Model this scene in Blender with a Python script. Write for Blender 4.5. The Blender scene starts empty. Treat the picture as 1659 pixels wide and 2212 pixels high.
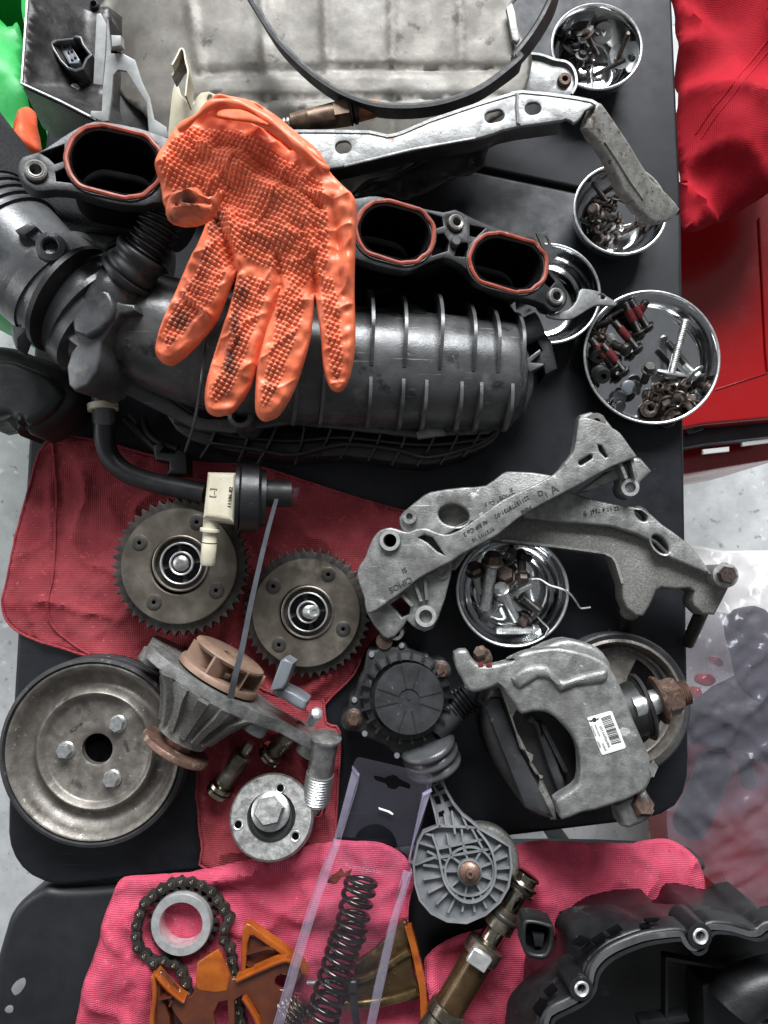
import bpy, bmesh, math, random
import numpy as np
from mathutils import Vector, Matrix
from mathutils.geometry import delaunay_2d_cdt
from mathutils import noise as mnoise
random.seed(7)
R = math.radians
sc = bpy.context.scene
col = sc.collection

# ---------------------------------------------------------------- camera
F_PX, IMG_W, IMG_H = 1700.0, 1659.0, 2212.0      # focal length and frame in tracing pixels
CAM_H, TILT = 0.70, R(4.9)
cam = bpy.data.cameras.new('camera')
cam.sensor_fit = 'VERTICAL'; cam.sensor_height = 36.0; cam.lens = 36.0 * F_PX / IMG_H
cam.clip_start = 0.01; cam.clip_end = 60
cam_ob = bpy.data.objects.new('camera', cam); col.objects.link(cam_ob)
cam_ob.location = (0, 0, CAM_H); cam_ob.rotation_euler = (TILT, 0, 0)
sc.camera = cam_ob
CAM = Vector((0, 0, CAM_H)); CROT = Matrix.Rotation(TILT, 3, 'X')

# ---------------------------------------------------------------- light
world = bpy.data.worlds.new('World'); sc.world = world; world.use_nodes = True
bg = world.node_tree.nodes['Background']
bg.inputs['Color'].default_value = (0.92, 0.95, 1.0, 1); bg.inputs['Strength'].default_value = 0.20
def area(name, loc, target, sx, sy, power, colr=(1, 1, 1)):
    l = bpy.data.lights.new(name, 'AREA'); l.shape = 'RECTANGLE'; l.size = sx; l.size_y = sy
    l.energy = power; l.color = colr
    o = bpy.data.objects.new(name, l); col.objects.link(o); o.location = loc
    o.rotation_euler = (Vector(target) - Vector(loc)).to_track_quat('-Z', 'Y').to_euler()
    return o
# the open garage door ahead of the table, and the weaker daylight from the side
area('door_daylight', (0.3, 3.0, 2.35), (0, 0, 0), 2.5, 1.6, 365, (0.94, 0.97, 1.0))
area('side_daylight', (-2.2, 0.3, 1.0), (-0.1, 0, 0), 1.2, 1.2, 18, (0.95, 0.97, 1.0))
sc.view_settings.view_transform = 'Standard'; sc.view_settings.look = 'None'
sc.view_settings.exposure = 0.0; sc.view_settings.gamma = 1.0
sc.view_settings.use_curve_mapping = False
sc.cycles.max_bounces = 8; sc.cycles.transparent_max_bounces = 12
sc.cycles.use_denoising = True

# ---------------------------------------------------------------- pixel -> place helpers
def ray(dx, dy):
    return CROT @ Vector(((dx - IMG_W / 2) / F_PX, -(dy - IMG_H / 2) / F_PX, -1.0))
def W(dx, dy, z=0.0):
    d = ray(dx, dy); return CAM + d * ((z - CAM_H) / d.z)
def pxm(r, z): return r * (CAM_H - z) / F_PX       # length of r tracing pixels at height z
ZC = (0.0, 548.6, 1082.9); ZR = (0.0, 548.6, 1097.2, 1635.9)
def P(s):
    return [tuple(float(v) for v in a.split(',')) for a in s.split()]
def T(c, r, s):                                    # points read in an enlarged view
    return [(ZC[c] + x * .3472, ZR[r] + y * .3472) for x, y in P(s)]
def circ(cx, cy, rx, ry=None, n=28, rot=0.0, a0=0, a1=360):
    ry = ry or rx; c, s = math.cos(R(rot)), math.sin(R(rot)); out = []
    full = abs(a1 - a0) >= 360
    for i in range(n):
        t = R(a0 + (a1 - a0) * i / (n if full else n - 1)); x, y = rx * math.cos(t), ry * math.sin(t)
        out.append((cx + x * c - y * s, cy + x * s + y * c))
    return out
def stad(cx, cy, hx, hy, rot=0.0, n=12, pw=1.0):
    out = []; c, s = math.cos(R(rot)), math.sin(R(rot)); L = hx - hy
    for sg in (1, -1):
        for i in range(n + 1):
            t = -math.pi / 2 + math.pi * i / n
            x, y = sg * (L + hy * math.cos(t)), sg * hy * math.sin(t)
            out.append((cx + x * c - y * s, cy + x * s + y * c))
    return out
def cat(pts, n=4, closed=False):                   # Catmull-Rom through points of any dimension
    pts = [np.array(p, float) for p in pts]; N = len(pts); out = []
    rng = range(N) if closed else range(N - 1)
    for i in rng:
        if closed: p0, p1, p2, p3 = pts[i - 1], pts[i], pts[(i + 1) % N], pts[(i + 2) % N]
        else: p0, p1, p2, p3 = pts[max(i - 1, 0)], pts[i], pts[i + 1], pts[min(i + 2, N - 1)]
        for k in range(n):
            t = k / n
            out.append(.5 * (2 * p1 + (p2 - p0) * t + (2 * p0 - 5 * p1 + 4 * p2 - p3) * t * t + (3 * p1 - p0 - 3 * p2 + p3) * t ** 3))
    if not closed: out.append(pts[-1])
    return [tuple(p) for p in out]

class Fr:                                          # a plane in the place, with its own local axes
    def __init__(s, o, x=None, n=None):
        s.o = Vector(o); s.n = Vector(n or (0, 0, 1)).normalized()
        x = Vector(x or (1, 0, 0)); s.x = (x - s.n * x.dot(s.n)).normalized(); s.y = s.n.cross(s.x)
        s.m = Matrix((( s.x.x, s.y.x, s.n.x, s.o.x), (s.x.y, s.y.y, s.n.y, s.o.y), (s.x.z, s.y.z, s.n.z, s.o.z), (0, 0, 0, 1)))
    def w(s, d):
        r = ray(*d); return CAM + r * ((s.o - CAM).dot(s.n) / r.dot(s.n))
    def uv(s, d):
        v = s.w(d) - s.o; return (v.dot(s.x), v.dot(s.y))
    def uvs(s, ds): return [s.uv(d) for d in ds]
    def r(s, px): return px * (s.o - CAM).length / F_PX * .97
    def at(s, u, v, h=0): return s.m @ Vector((u, v, h))
    def up(s, h): return Fr(s.o + s.n * h, s.x, s.n)
def flat(dx, dy, z): return Fr(W(dx, dy, z))
def fr2(d0, z0, d1, z1, tilt=0.0):                 # plane through two points, level across (or tilted)
    a, b = W(*d0, z0), W(*d1, z1); x = (b - a).normalized()
    y = Vector((0, 0, 1)).cross(x).normalized(); n = x.cross(y)
    if tilt: n = Matrix.Rotation(R(tilt), 3, x) @ n
    return Fr((a + b) / 2, x, n)

# ---------------------------------------------------------------- meshes
class MB:
    def __init__(s): s.v = []; s.f = []
    def add(s, v, f, m=None):
        k = len(s.v); s.v += [tuple(m @ Vector(p)) for p in v] if m is not None else [tuple(p) for p in v]
        s.f += [tuple(i + k for i in q) for q in f]; return s
    def lathe(s, prof, seg=32, m=None, close=False):
        v = []; f = []; n = len(prof)
        for r, z in prof:
            for i in range(seg):
                a = 2 * math.pi * i / seg; v.append((max(r, 1e-5) * math.cos(a), max(r, 1e-5) * math.sin(a), z))
        for j in range(n - 1 if not close else n):
            k = (j + 1) % n
            for i in range(seg):
                i2 = (i + 1) % seg; f.append((j * seg + i, j * seg + i2, k * seg + i2, k * seg + i))
        if not close:
            f.append(tuple(reversed(range(seg)))); f.append(tuple(range((n - 1) * seg, n * seg)))
        return s.add(v, f, m)
    def tube(s, path, rad, seg=12, cap=True, sq=1.0):
        path = [Vector(p) for p in path]; n = len(path)
        rad = rad if hasattr(rad, '__len__') else [rad] * n
        t0 = (path[1] - path[0]).normalized(); u = t0.orthogonal().normalized(); v = []; f = []
        for i, p in enumerate(path):
            t = (path[min(i + 1, n - 1)] - path[max(i - 1, 0)]).normalized()
            u = (u - t * u.dot(t)).normalized(); w = t.cross(u)
            for k in range(seg):
                a = 2 * math.pi * k / seg; v.append(p + (u * math.cos(a) + w * math.sin(a)) * rad[i])
        for i in range(n - 1):
            for k in range(seg):
                k2 = (k + 1) % seg; f.append((i * seg + k, i * seg + k2, (i + 1) * seg + k2, (i + 1) * seg + k))
        if cap: f.append(tuple(reversed(range(seg)))); f.append(tuple(range((n - 1) * seg, n * seg)))
        return s.add(v, f)
    def loop_tube(s, path, rad, seg=8):
        path = [Vector(p) for p in path]; n = len(path); v = []; f = []
        for i, p in enumerate(path):
            t = (path[(i + 1) % n] - path[i - 1]).normalized()
            u = t.cross(Vector((0, 0, 1))); u = u.normalized() if u.length > 1e-6 else t.orthogonal(); w = t.cross(u)
            for k in range(seg):
                a = 2 * math.pi * k / seg; v.append(p + (u * math.cos(a) + w * math.sin(a)) * rad)
        for i in range(n):
            j = (i + 1) % n
            for k in range(seg):
                k2 = (k + 1) % seg; f.append((i * seg + k, i * seg + k2, j * seg + k2, j * seg + k))
        return s.add(v, f)
    def sweep(s, path, prof, up=(0, 0, 1), closed=False):   # profile (a along side, b along up) carried on a path
        path = [Vector(p) for p in path]; n = len(path); m = len(prof); up = Vector(up); v = []; f = []
        for i, p in enumerate(path):
            a, b = (path[i - 1], path[(i + 1) % n]) if closed else (path[max(i - 1, 0)], path[min(i + 1, n - 1)])
            t = (b - a).normalized(); side = t.cross(up).normalized(); uu = side.cross(t)
            for x, y in prof: v.append(p + side * x + uu * y)
        for i in range(n if closed else n - 1):
            j = (i + 1) % n
            for k in range(m):
                k2 = (k + 1) % m; f.append((i * m + k, i * m + k2, j * m + k2, j * m + k))
        if not closed: f.append(tuple(reversed(range(m)))); f.append(tuple(range((n - 1) * m, n * m)))
        return s.add(v, f)
    def box(s, m, sx, sy, sz, b=0.0):
        if b <= 0:
            v = [(x * sx / 2, y * sy / 2, z * sz / 2) for z in (-1, 1) for x, y in ((-1, -1), (1, -1), (1, 1), (-1, 1))]
            return s.add(v, [(3, 2, 1, 0), (4, 5, 6, 7), (0, 1, 5, 4), (1, 2, 6, 5), (2, 3, 7, 6), (3, 0, 4, 7)], m)
        o = [(-sx / 2, -sy / 2), (sx / 2, -sy / 2), (sx / 2, sy / 2), (-sx / 2, sy / 2)]
        o2 = []
        for i, (x, y) in enumerate(o):
            sx_, sy_ = (1 if x > 0 else -1), (1 if y > 0 else -1)
            a = (x - sx_ * b, y); c = (x, y - sy_ * b); o2 += [a, c] if i in (1, 3) else [c, a]
        return s.prism(o2, -sz / 2, sz / 2, b, m)
    def prism(s, o, z0, z1, b=0.0, m=None):          # simple outline, chamfered top edge
        o = list(o)
        if sum(o[i - 1][0] * o[i][1] - o[i][0] * o[i - 1][1] for i in range(len(o))) < 0: o.reverse()
        n = len(o)
        def inset(d):
            r = []
            for i in range(n):
                p, q, w = Vector(o[i - 1]), Vector(o[i]), Vector(o[(i + 1) % n])
                e1, e2 = (q - p), (w - q)
                if e1.length < 1e-9 or e2.length < 1e-9: r.append(tuple(q)); continue
                e1.normalize(); e2.normalize()
                nn = Vector((-e1.y - e2.y, e1.x + e2.x)); 
                if nn.length < 1e-6: r.append(tuple(q)); continue
                nn.normalize(); c = max(.5, nn.dot(Vector((-e1.y, e1.x)))); r.append(tuple(q + nn * (d / c)))
            return r
        rings = [(o, z0), (o, z1 - b), (inset(b), z1)] if b > 0 else [(o, z0), (o, z1)]
        v = [(x, y, z) for ring, z in rings for x, y in ring]; f = []
        for j in range(len(rings) - 1):
            for i in range(n):
                k = (i + 1) % n; f.append((j * n + i, j * n + k, (j + 1) * n + k, (j + 1) * n + i))
        f.append(tuple(reversed(range(n)))); f.append(tuple(range((len(rings) - 1) * n, len(rings) * n)))
        return s.add(v, f, m)
    def plate(s, fr, loops, thick, bev=0.0006, top=0.0, res=1):  # outline with holes (tracing px on the plane), hangs below it
        return s.plate_uv(fr.m, [fr.uvs(l) for l in loops], thick, bev, top, res)
    def plate_uv(s, m, loops, thick, bev=0.0006, top=0.0, res=1):
        bev = min(bev, thick * .45); v = []; f = []; caps = []
        area2 = lambda o: sum(o[i - 1][0] * o[i][1] - o[i][0] * o[i - 1][1] for i in range(len(o)))
        for li, l in enumerate(loops):
            o = []
            for p in l:
                if not o or abs(p[0] - o[-1][0]) + abs(p[1] - o[-1][1]) > 2e-5: o.append((p[0], p[1]))
            if abs(o[0][0] - o[-1][0]) + abs(o[0][1] - o[-1][1]) < 2e-5: o.pop()
            if (area2(o) < 0) == (li == 0): o.reverse()          # outline anticlockwise, holes clockwise
            a = np.array(o); n = len(a); e = np.roll(a, -1, 0) - a; e /= np.maximum(np.linalg.norm(e, axis=1, keepdims=True), 1e-9)
            nr = np.stack([-e[:, 1], e[:, 0]], 1); nn = nr + np.roll(nr, 1, 0); nn /= np.maximum(np.linalg.norm(nn, axis=1, keepdims=True), .35)
            c = np.clip((nn * nr).sum(1, keepdims=True), .6, 1); nn = nn / c
            rings = [(a, -thick)]
            for q in range(res + 2):
                t = q / (res + 1) * math.pi / 2; rings.append((a + nn * bev * (1 - math.cos(t)), -bev + bev * math.sin(t)))
            b0 = len(v)
            for ring, z in rings: v += [(x, y, z + top) for x, y in ring]
            for k in range(len(rings) - 1):
                for i in range(n):
                    i2 = (i + 1) % n; f.append((b0 + k * n + i, b0 + k * n + i2, b0 + (k + 1) * n + i2, b0 + (k + 1) * n + i))
            caps.append((rings[0][0], rings[-1][0]))
        for w in (0, 1):
            pts = []; ed = []
            for c in caps:
                l = c[w]; k = len(pts); pts += [Vector((float(x), float(y))) for x, y in l]; ed += [(k + i, k + (i + 1) % len(l)) for i in range(len(l))]
            cv, ce, cf, *_ = delaunay_2d_cdt(pts, ed, [], 0, 1e-9)
            if not cf: continue
            cen = np.array([[sum(cv[i].x for i in q) / len(q), sum(cv[i].y for i in q) / len(q)] for q in cf])
            keep = inside(cen[:, 0], cen[:, 1], [tuple(p) for p in caps[0][w]])
            for c in caps[1:]: keep &= ~inside(cen[:, 0], cen[:, 1], [tuple(p) for p in c[w]])
            b0 = len(v); z = (top if w else top - thick); v += [(p.x, p.y, z) for p in cv]
            f += [tuple(b0 + i for i in (q if w else reversed(q))) for q, k in zip(cf, keep) if k]
        return s.add(v, f, m)
    def build(s, name, mat, parent=None, ang=38):
        org = ORG.get(parent.name, Vector((0, 0, 0))) if parent else Vector((0, 0, 0))
        me = bpy.data.meshes.new(name); me.from_pydata([(x - org.x, y - org.y, z - org.z) for x, y, z in s.v], [], s.f)
        me.validate(); 
        bm = bmesh.new(); bm.from_mesh(me); bmesh.ops.remove_doubles(bm, verts=bm.verts, dist=1e-7); bmesh.ops.recalc_face_normals(bm, faces=bm.faces); bm.to_mesh(me); bm.free()
        me.shade_smooth(); me.set_sharp_from_angle(angle=R(ang))
        o = bpy.data.objects.new(name, me); col.objects.link(o)
        if mat: me.materials.append(MAT[mat] if isinstance(mat, str) else mat)
        if parent: o.parent = parent
        ORG[o.name] = org
        return o
ORG = {}
def tag(o, label, cat_, group=None, kind=None):
    o['label'] = label; o['category'] = cat_
    if group: o['group'] = group
    if kind: o['kind'] = kind
    return o
def root(name, label, cat_, loc, group=None):
    o = bpy.data.objects.new(name, None); col.objects.link(o); o.location = loc; o.empty_display_size = .02
    ORG[o.name] = Vector(loc); return tag(o, label, cat_, group)
def struct(o): o['kind'] = 'structure'; return o
def axis_m(a, b):                                  # matrix at a with +Z towards b
    a, b = Vector(a), Vector(b); return Matrix.Translation(a) @ (b - a).to_track_quat('Z', 'Y').to_matrix().to_4x4()
def hexa(r, h, cham=.12):
    return [(r * (1 - cham), 0), (r, h * .08), (r, h * .8), (r * (1 - cham), h)]
def thread(r, L, pitch):
    p = []; n = max(2, int(L / pitch))
    for i in range(n): p += [(r, -i * pitch), (r * .86, -(i + .5) * pitch)]
    return p + [(r, -n * pitch), (r * .8, -n * pitch - r * .3)]
def text(s, fr, d, h_px, ang, mat, parent, name='lettering', depth=.0005, lift=.0002, xs=1.0):
    cu = bpy.data.curves.new(name, 'FONT'); cu.body = s; cu.align_x = 'CENTER'; cu.align_y = 'CENTER'
    cu.size = fr.r(h_px) * 1.35; cu.extrude = depth; cu.resolution_u = 2
    ob = bpy.data.objects.new('t', cu); me = bpy.data.meshes.new_from_object(ob)
    m = fr.m @ Matrix.Translation((*fr.uv(d), lift)) @ Matrix.Rotation(R(ang) - math.atan2(fr.x.y, fr.x.x), 4, 'Z') @ Matrix.Diagonal((xs, 1, 1, 1))
    b = MB(); b.add([p.co[:] for p in me.vertices], [tuple(q.vertices) for q in me.polygons], m)
    bpy.data.objects.remove(ob); bpy.data.curves.remove(cu); bpy.data.meshes.remove(me)
    return b.build(name, mat, parent)

# cloth / soft sheets: outline traced at a base height, filled with a fine net and lifted by a height function
def inside(px, py, poly):
    r = np.zeros(len(px), bool); n = len(poly); j = n - 1
    for i in range(n):
        xi, yi = poly[i]; xj, yj = poly[j]
        c = ((yi > py) != (yj > py)) & (px < (xj - xi) * (py - yi) / (yj - yi + 1e-12) + xi); r ^= c; j = i
    return r
def bdist(px, py, poly):
    d = np.full(len(px), 1e9); n = len(poly)
    for i in range(n):
        ax, ay = poly[i - 1]; bx, by = poly[i]; ex, ey = bx - ax, by - ay; L = ex * ex + ey * ey + 1e-12
        t = np.clip(((px - ax) * ex + (py - ay) * ey) / L, 0, 1)
        d = np.minimum(d, np.hypot(px - ax - t * ex, py - ay - t * ey))
    return d
def densify(poly, st):
    out = []
    for i in range(len(poly)):
        a, b = np.array(poly[i]), np.array(poly[(i + 1) % len(poly)]); n = max(1, int(np.hypot(*(b - a)) / st))
        out += [tuple(a + (b - a) * k / n) for k in range(n)]
    return out
def net(poly, st, jit=.25, holes=()):
    poly = densify(poly, st); hs = [densify(h, st) for h in holes]
    xs, ys = zip(*poly); x0, x1, y0, y1 = min(xs), max(xs), min(ys), max(ys)
    gx, gy = np.meshgrid(np.arange(x0, x1, st), np.arange(y0, y1, st * .9))
    gx[1::2] += st / 2; rs = np.random.RandomState(3)
    px = gx.ravel() + rs.uniform(-jit, jit, gx.size) * st; py = gy.ravel() + rs.uniform(-jit, jit, gx.size) * st
    k = inside(px, py, poly); px, py = px[k], py[k]
    k = bdist(px, py, poly) > st * .45; px, py = px[k], py[k]
    pts = list(poly); edges = [(i, (i + 1) % len(poly)) for i in range(len(poly))]
    for h in hs:
        k = ~inside(px, py, h) & (bdist(px, py, h) > st * .45); px, py = px[k], py[k]
        b0 = len(pts); pts += h; edges += [(b0 + i, b0 + (i + 1) % len(h)) for i in range(len(h))]
    pts += list(zip(px.tolist(), py.tolist()))
    v, e, f, *_ = delaunay_2d_cdt([Vector(p) for p in pts], edges, [], 1, 1e-7)
    v = np.array([(p.x, p.y) for p in v])
    if hs:
        keep = []
        for q in f:
            c = v[list(q)].mean(0)
            if not any(inside(np.array([c[0]]), np.array([c[1]]), h)[0] for h in hs): keep.append(q)
        f = keep
    return v, f, poly
def nz(x, y, s, seed=0.0, oct=2):
    return np.array([mnoise.fractal(Vector((a * s + seed, b * s - seed, seed * 1.7)), 1.0, 2.0, oct) for a, b in zip(x, y)])
def sheet(name, outline, z0, hf, mat, parent=None, st=.005, thick=.0012, holes=(), hem=None, sm=3):
    """outline in tracing px (read at height z0); hf(x, y, d) -> height above z0, in metres"""
    wl = [tuple(W(x, y, z0))[:2] for x, y in (cat(outline, sm, True) if sm else outline)]
    wh = [[tuple(W(x, y, z0))[:2] for x, y in h] for h in holes]
    v, f, poly = net(wl, st, holes=wh)
    d = bdist(v[:, 0], v[:, 1], poly)
    z = z0 + hf(v[:, 0], v[:, 1], d)
    b = MB(); b.add([(x, y, h) for (x, y), h in zip(v, z)], f)
    o = b.build(name, mat, parent, 60)
    if thick:
        md = o.modifiers.new('thickness', 'SOLIDIFY'); md.thickness = thick; md.offset = -1
    if hem:
        n = len(poly); bz = z[:n]
        hb = MB(); hb.loop_tube([(poly[i][0], poly[i][1], bz[i] + .0004) for i in range(n)], hem, 6)
        hb.build('hem', mat, o)
    return o
# ---------------------------------------------------------------- materials
MAT = {}
def M(name, c1, c2=None, sc_=60, rough=.5, rough2=None, metal=0.0, bump=0.0, bsc=300, spots=None, coat=0.0, lo=.4, hi=.62, spec=.5, trans=0, sss=0, wave=None, tint=None, streak=None):
    m = bpy.data.materials.new(name); m.use_nodes = True; nt = m.node_tree; N = nt.nodes; Lk = nt.links
    b = N['Principled BSDF']; tc = N.new('ShaderNodeTexCoord')
    def noise(s, det=5):
        n = N.new('ShaderNodeTexNoise'); n.inputs['Scale'].default_value = s; n.inputs['Detail'].default_value = det
        n.inputs['Roughness'].default_value = .62; Lk.new(tc.outputs['Object'], n.inputs['Vector']); return n
    def ramp(src, a, c, ca, cc):
        r = N.new('ShaderNodeValToRGB'); r.color_ramp.elements[0].position = a; r.color_ramp.elements[1].position = c
        r.color_ramp.elements[0].color = (*ca, 1); r.color_ramp.elements[1].color = (*cc, 1); Lk.new(src, r.inputs['Fac']); return r
    colr = None
    n1 = noise(sc_)
    if c2 is None: c2 = tuple(x * .8 for x in c1)
    colr = ramp(n1.outputs['Fac'], lo, hi, c2, c1).outputs['Color']
    for sp in (spots or []):
        cs, s2, th, wd = sp
        n2 = noise(s2, 6); mx = N.new('ShaderNodeMix'); mx.data_type = 'RGBA'
        rr = ramp(n2.outputs['Fac'], th, th + wd, (0, 0, 0), (1, 1, 1))
        Lk.new(rr.outputs['Color'], mx.inputs[0]); Lk.new(colr, mx.inputs[6]); mx.inputs[7].default_value = (*cs, 1); colr = mx.outputs[2]
    if streak:                                       # fine scuffs in two directions
        for rot in (.5, 2.0):
            mp = N.new('ShaderNodeMapping'); mp.inputs['Rotation'].default_value = (0, 0, rot); mp.inputs['Scale'].default_value = (14, 620, 200)
            Lk.new(tc.outputs['Object'], mp.inputs['Vector']); n5 = N.new('ShaderNodeTexNoise'); n5.inputs['Scale'].default_value = 1; n5.inputs['Detail'].default_value = 3
            Lk.new(mp.outputs[0], n5.inputs['Vector']); rr = ramp(n5.outputs['Fac'], streak[1], streak[1] + .05, (0, 0, 0), (1, 1, 1))
            mx = N.new('ShaderNodeMix'); mx.data_type = 'RGBA'; Lk.new(rr.outputs['Color'], mx.inputs[0]); Lk.new(colr, mx.inputs[6]); mx.inputs[7].default_value = (*streak[0], 1); colr = mx.outputs[2]
    Lk.new(colr, b.inputs['Base Color'])
    b.inputs['Metallic'].default_value = metal; b.inputs['Specular IOR Level'].default_value = spec
    if rough2 is None: rough2 = min(1, rough * 1.3)
    n3 = noise(sc_ * 1.7 + 11); mr = N.new('ShaderNodeMapRange'); mr.inputs[1].default_value = .35; mr.inputs[2].default_value = .65
    mr.inputs[3].default_value = rough; mr.inputs[4].default_value = rough2
    Lk.new(n3.outputs['Fac'], mr.inputs[0]); Lk.new(mr.outputs[0], b.inputs['Roughness'])
    b.inputs['Coat Weight'].default_value = coat; b.inputs['Coat Roughness'].default_value = .15
    b.inputs['Transmission Weight'].default_value = trans
    if sss: b.inputs['Subsurface Weight'].default_value = sss; b.inputs['Subsurface Radius'].default_value = (.006, .002, .001); b.inputs['Subsurface Scale'].default_value = 1
    if bump or wave:
        h = None
        if bump: h = noise(bsc, 4).outputs['Fac']
        if wave:
            for ax in ('X', 'Y'):
                w = N.new('ShaderNodeTexWave'); w.wave_type = 'BANDS'; w.bands_direction = ax; w.inputs['Scale'].default_value = wave[0]
                w.inputs['Distortion'].default_value = 1.2; w.inputs['Detail'].default_value = 2; w.inputs['Detail Scale'].default_value = 3
                Lk.new(tc.outputs['Object'], w.inputs['Vector'])
                if h is None: h = w.outputs['Fac']
                else:
                    ad = N.new('ShaderNodeMath'); ad.operation = 'ADD'; Lk.new(h, ad.inputs[0]); Lk.new(w.outputs['Fac'], ad.inputs[1]); h = ad.outputs[0]
        bp = N.new('ShaderNodeBump'); bp.inputs['Strength'].default_value = wave[1] if wave else bump
        bp.inputs['Distance'].default_value = .0012; Lk.new(h, bp.inputs['Height']); Lk.new(bp.outputs['Normal'], b.inputs['Normal'])
    MAT[name] = m; return m
g = lambda v: (v, v, v)
M('table', (.0085, .0094, .013), (.006, .0066, .009), 25, .40, .56, bump=.16, bsc=1200, spec=.34, streak=((.035, .036, .04), .70), spots=[((.022, .023, .026), 400, .67, .03), ((.016, .017, .02), 7, .55, .2)])
M('table2', (.013, .014, .016), (.009, .0095, .011), 22, .38, .5, bump=.1, bsc=1400, spots=[((.35, .36, .33), 26, .735, .012)])
M('concrete', (.52, .53, .525), (.40, .41, .41), 14, .8, spots=[((.25, .26, .27), 60, .62, .06), ((.72, .73, .72), 33, .6, .1)], bump=.3, bsc=250)
M('castal', (.29, .29, .278), (.165, .165, .157), 95, .34, .54, metal=.5, bump=.32, bsc=620, streak=((.62, .62, .60), .71), spots=[((.13, .125, .115), 22, .54, .16), ((.55, .55, .53), 70, .66, .05), ((.085, .08, .074), 120, .68, .05)])
M('castdark', (.21, .205, .19), (.135, .13, .12), 560, .46, .65, metal=.45, bump=.35, bsc=700, spots=[((.38, .38, .36), 160, .65, .08), ((.065, .058, .05), 26, .57, .16)])
M('machined', (.72, .72, .71), (.56, .56, .55), 150, .3, .42, metal=.7)
M('sheetal', (.185, .172, .150), (.115, .104, .09), 20, .46, .62, metal=.3, bump=.14, bsc=140, spots=[((.055, .043, .036), 48, .62, .06), ((.17, .166, .158), 18, .58, .1), ((.06, .05, .045), 230, .68, .03)])
M('sheetdk', (.05, .047, .045), (.022, .02, .019), 40, .32, .5, metal=.35, bump=.2, bsc=160, spots=[((.11, .105, .10), 60, .62, .08)])
M('galv', (.27, .272, .27), (.18, .18, .175), 90, .36, .52, metal=.6, bump=.18, bsc=350, spots=[((.15, .10, .075), 60, .64, .05), ((.08, .07, .06), 260, .66, .03)])
M('galvold', (.33, .32, .295), (.22, .21, .19), 120, .45, .6, metal=.45, bump=.3, bsc=420, spots=[((.12, .08, .055), 95, .60, .06), ((.05, .042, .038), 300, .62, .03)])
M('steel', (.48, .475, .46), (.30, .295, .28), 120, .3, .48, metal=.85, bump=.1, bsc=500, spots=[((.10, .085, .07), 70, .62, .07)])
M('zinc', (.66, .67, .66), (.48, .49, .48), 260, .28, .42, metal=.85, bump=.05, bsc=700)
M('gearside', (.23, .205, .17), (.15, .13, .105), 30, .34, .48, metal=.8, bump=.05, bsc=500, spots=[((.10, .075, .05), 24, .58, .12), ((.33, .29, .24), 30, .63, .1)])
M('gearteeth', (.085, .08, .072), (.05, .047, .042), 60, .38, .55, metal=.75, bump=.1, bsc=500)
M('darkbolt', (.05, .047, .044), (.028, .026, .024), 200, .32, .5, metal=.7, bump=.1, bsc=500, spots=[((.14, .10, .07), 220, .62, .06)])
M('pulley', (.235, .215, .19), (.15, .135, .118), 90, .38, .52, metal=.55, bump=.2, bsc=520, spots=[((.10, .085, .07), 38, .60, .10), ((.44, .43, .41), 190, .64, .05)])
M('rubberrim', (.035, .034, .036), (.02, .02, .021), 70, .5, .7, bump=.2, bsc=400, spots=[((.12, .115, .115), 120, .6, .1)])
M('rust', (.125, .072, .05), (.06, .04, .032), 190, .5, .75, metal=.4, bump=.4, bsc=500, spots=[((.20, .12, .085), 260, .58, .06)])
M('rustbolt', (.10, .072, .058), (.05, .04, .035), 260, .36, .55, metal=.65, bump=.2, bsc=500, spots=[((.17, .10, .065), 160, .60, .06)])
M('chrome', (.72, .73, .74), (.62, .63, .64), 30, .07, .14, metal=1.0, spots=[((.35, .34, .33), 90, .66, .08)])
M('plastic', (.013, .0132, .014), (.008, .0083, .0088), 35, .36, .5, bump=.14, bsc=600, spots=[((.042, .042, .041), 45, .63, .08), ((.05, .05, .05), 260, .68, .03)])
M('plenum', (.078, .078, .078), (.042, .0425, .043), 30, .22, .40, streak=((.20, .20, .195), .69), bump=.14, bsc=500, spots=[((.16, .155, .142), 24, .59, .14), ((.02, .02, .021), 40, .60, .08), ((.15, .15, .145), 190, .67, .03)])
M('plastgrey', (.085, .087, .09), (.05, .052, .054), 26, .20, .38, bump=.14, bsc=500, spots=[((.13, .125, .112), 34, .62, .1), ((.02, .02, .017), 16, .56, .12)])
M('hose', (.022, .022, .023), (.013, .013, .014), 60, .34, .46, bump=.1, bsc=400)
M('braid', (.05, .05, .052), (.012, .012, .013), 900, .55, .7, wave=(420, .9), bump=.2)
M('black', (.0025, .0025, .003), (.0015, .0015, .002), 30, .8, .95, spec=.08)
M('palemetal', (.46, .465, .455), (.34, .345, .335), 60, .4, .55, metal=.25, spots=[((.12, .1, .08), 150, .68, .03)])
M('rubber', (.013, .0125, .0125), (.008, .008, .008), 60, .45, .62, bump=.15, bsc=350, spots=[((.045, .043, .04), 90, .62, .08)])
M('gasket', (.30, .055, .028), (.20, .035, .02), 120, .4, .55, spots=[((.42, .22, .17), 130, .63, .05), ((.05, .02, .015), 90, .66, .05)])
M('ragred', (.335, .060, .070), (.26, .043, .052), 26, .9, 1, wave=(190, .38), bump=.3, bsc=700, spec=.1, spots=[((.48, .09, .105), 260, .60, .08), ((.17, .022, .027), 13, .60, .12), ((.08, .015, .018), 60, .70, .03)])
M('ragpink', (.59, .088, .145), (.48, .066, .112), 26, .9, 1, wave=(190, .38), bump=.3, bsc=700, spec=.1, spots=[((.66, .125, .19), 260, .60, .08), ((.42, .042, .07), 13, .61, .12), ((.18, .02, .03), 60, .71, .03)])
M('redcloth', (.36, .012, .022), (.25, .007, .014), 11, .75, .9, wave=(230, .22), bump=.2, bsc=900, spec=.12)
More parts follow.
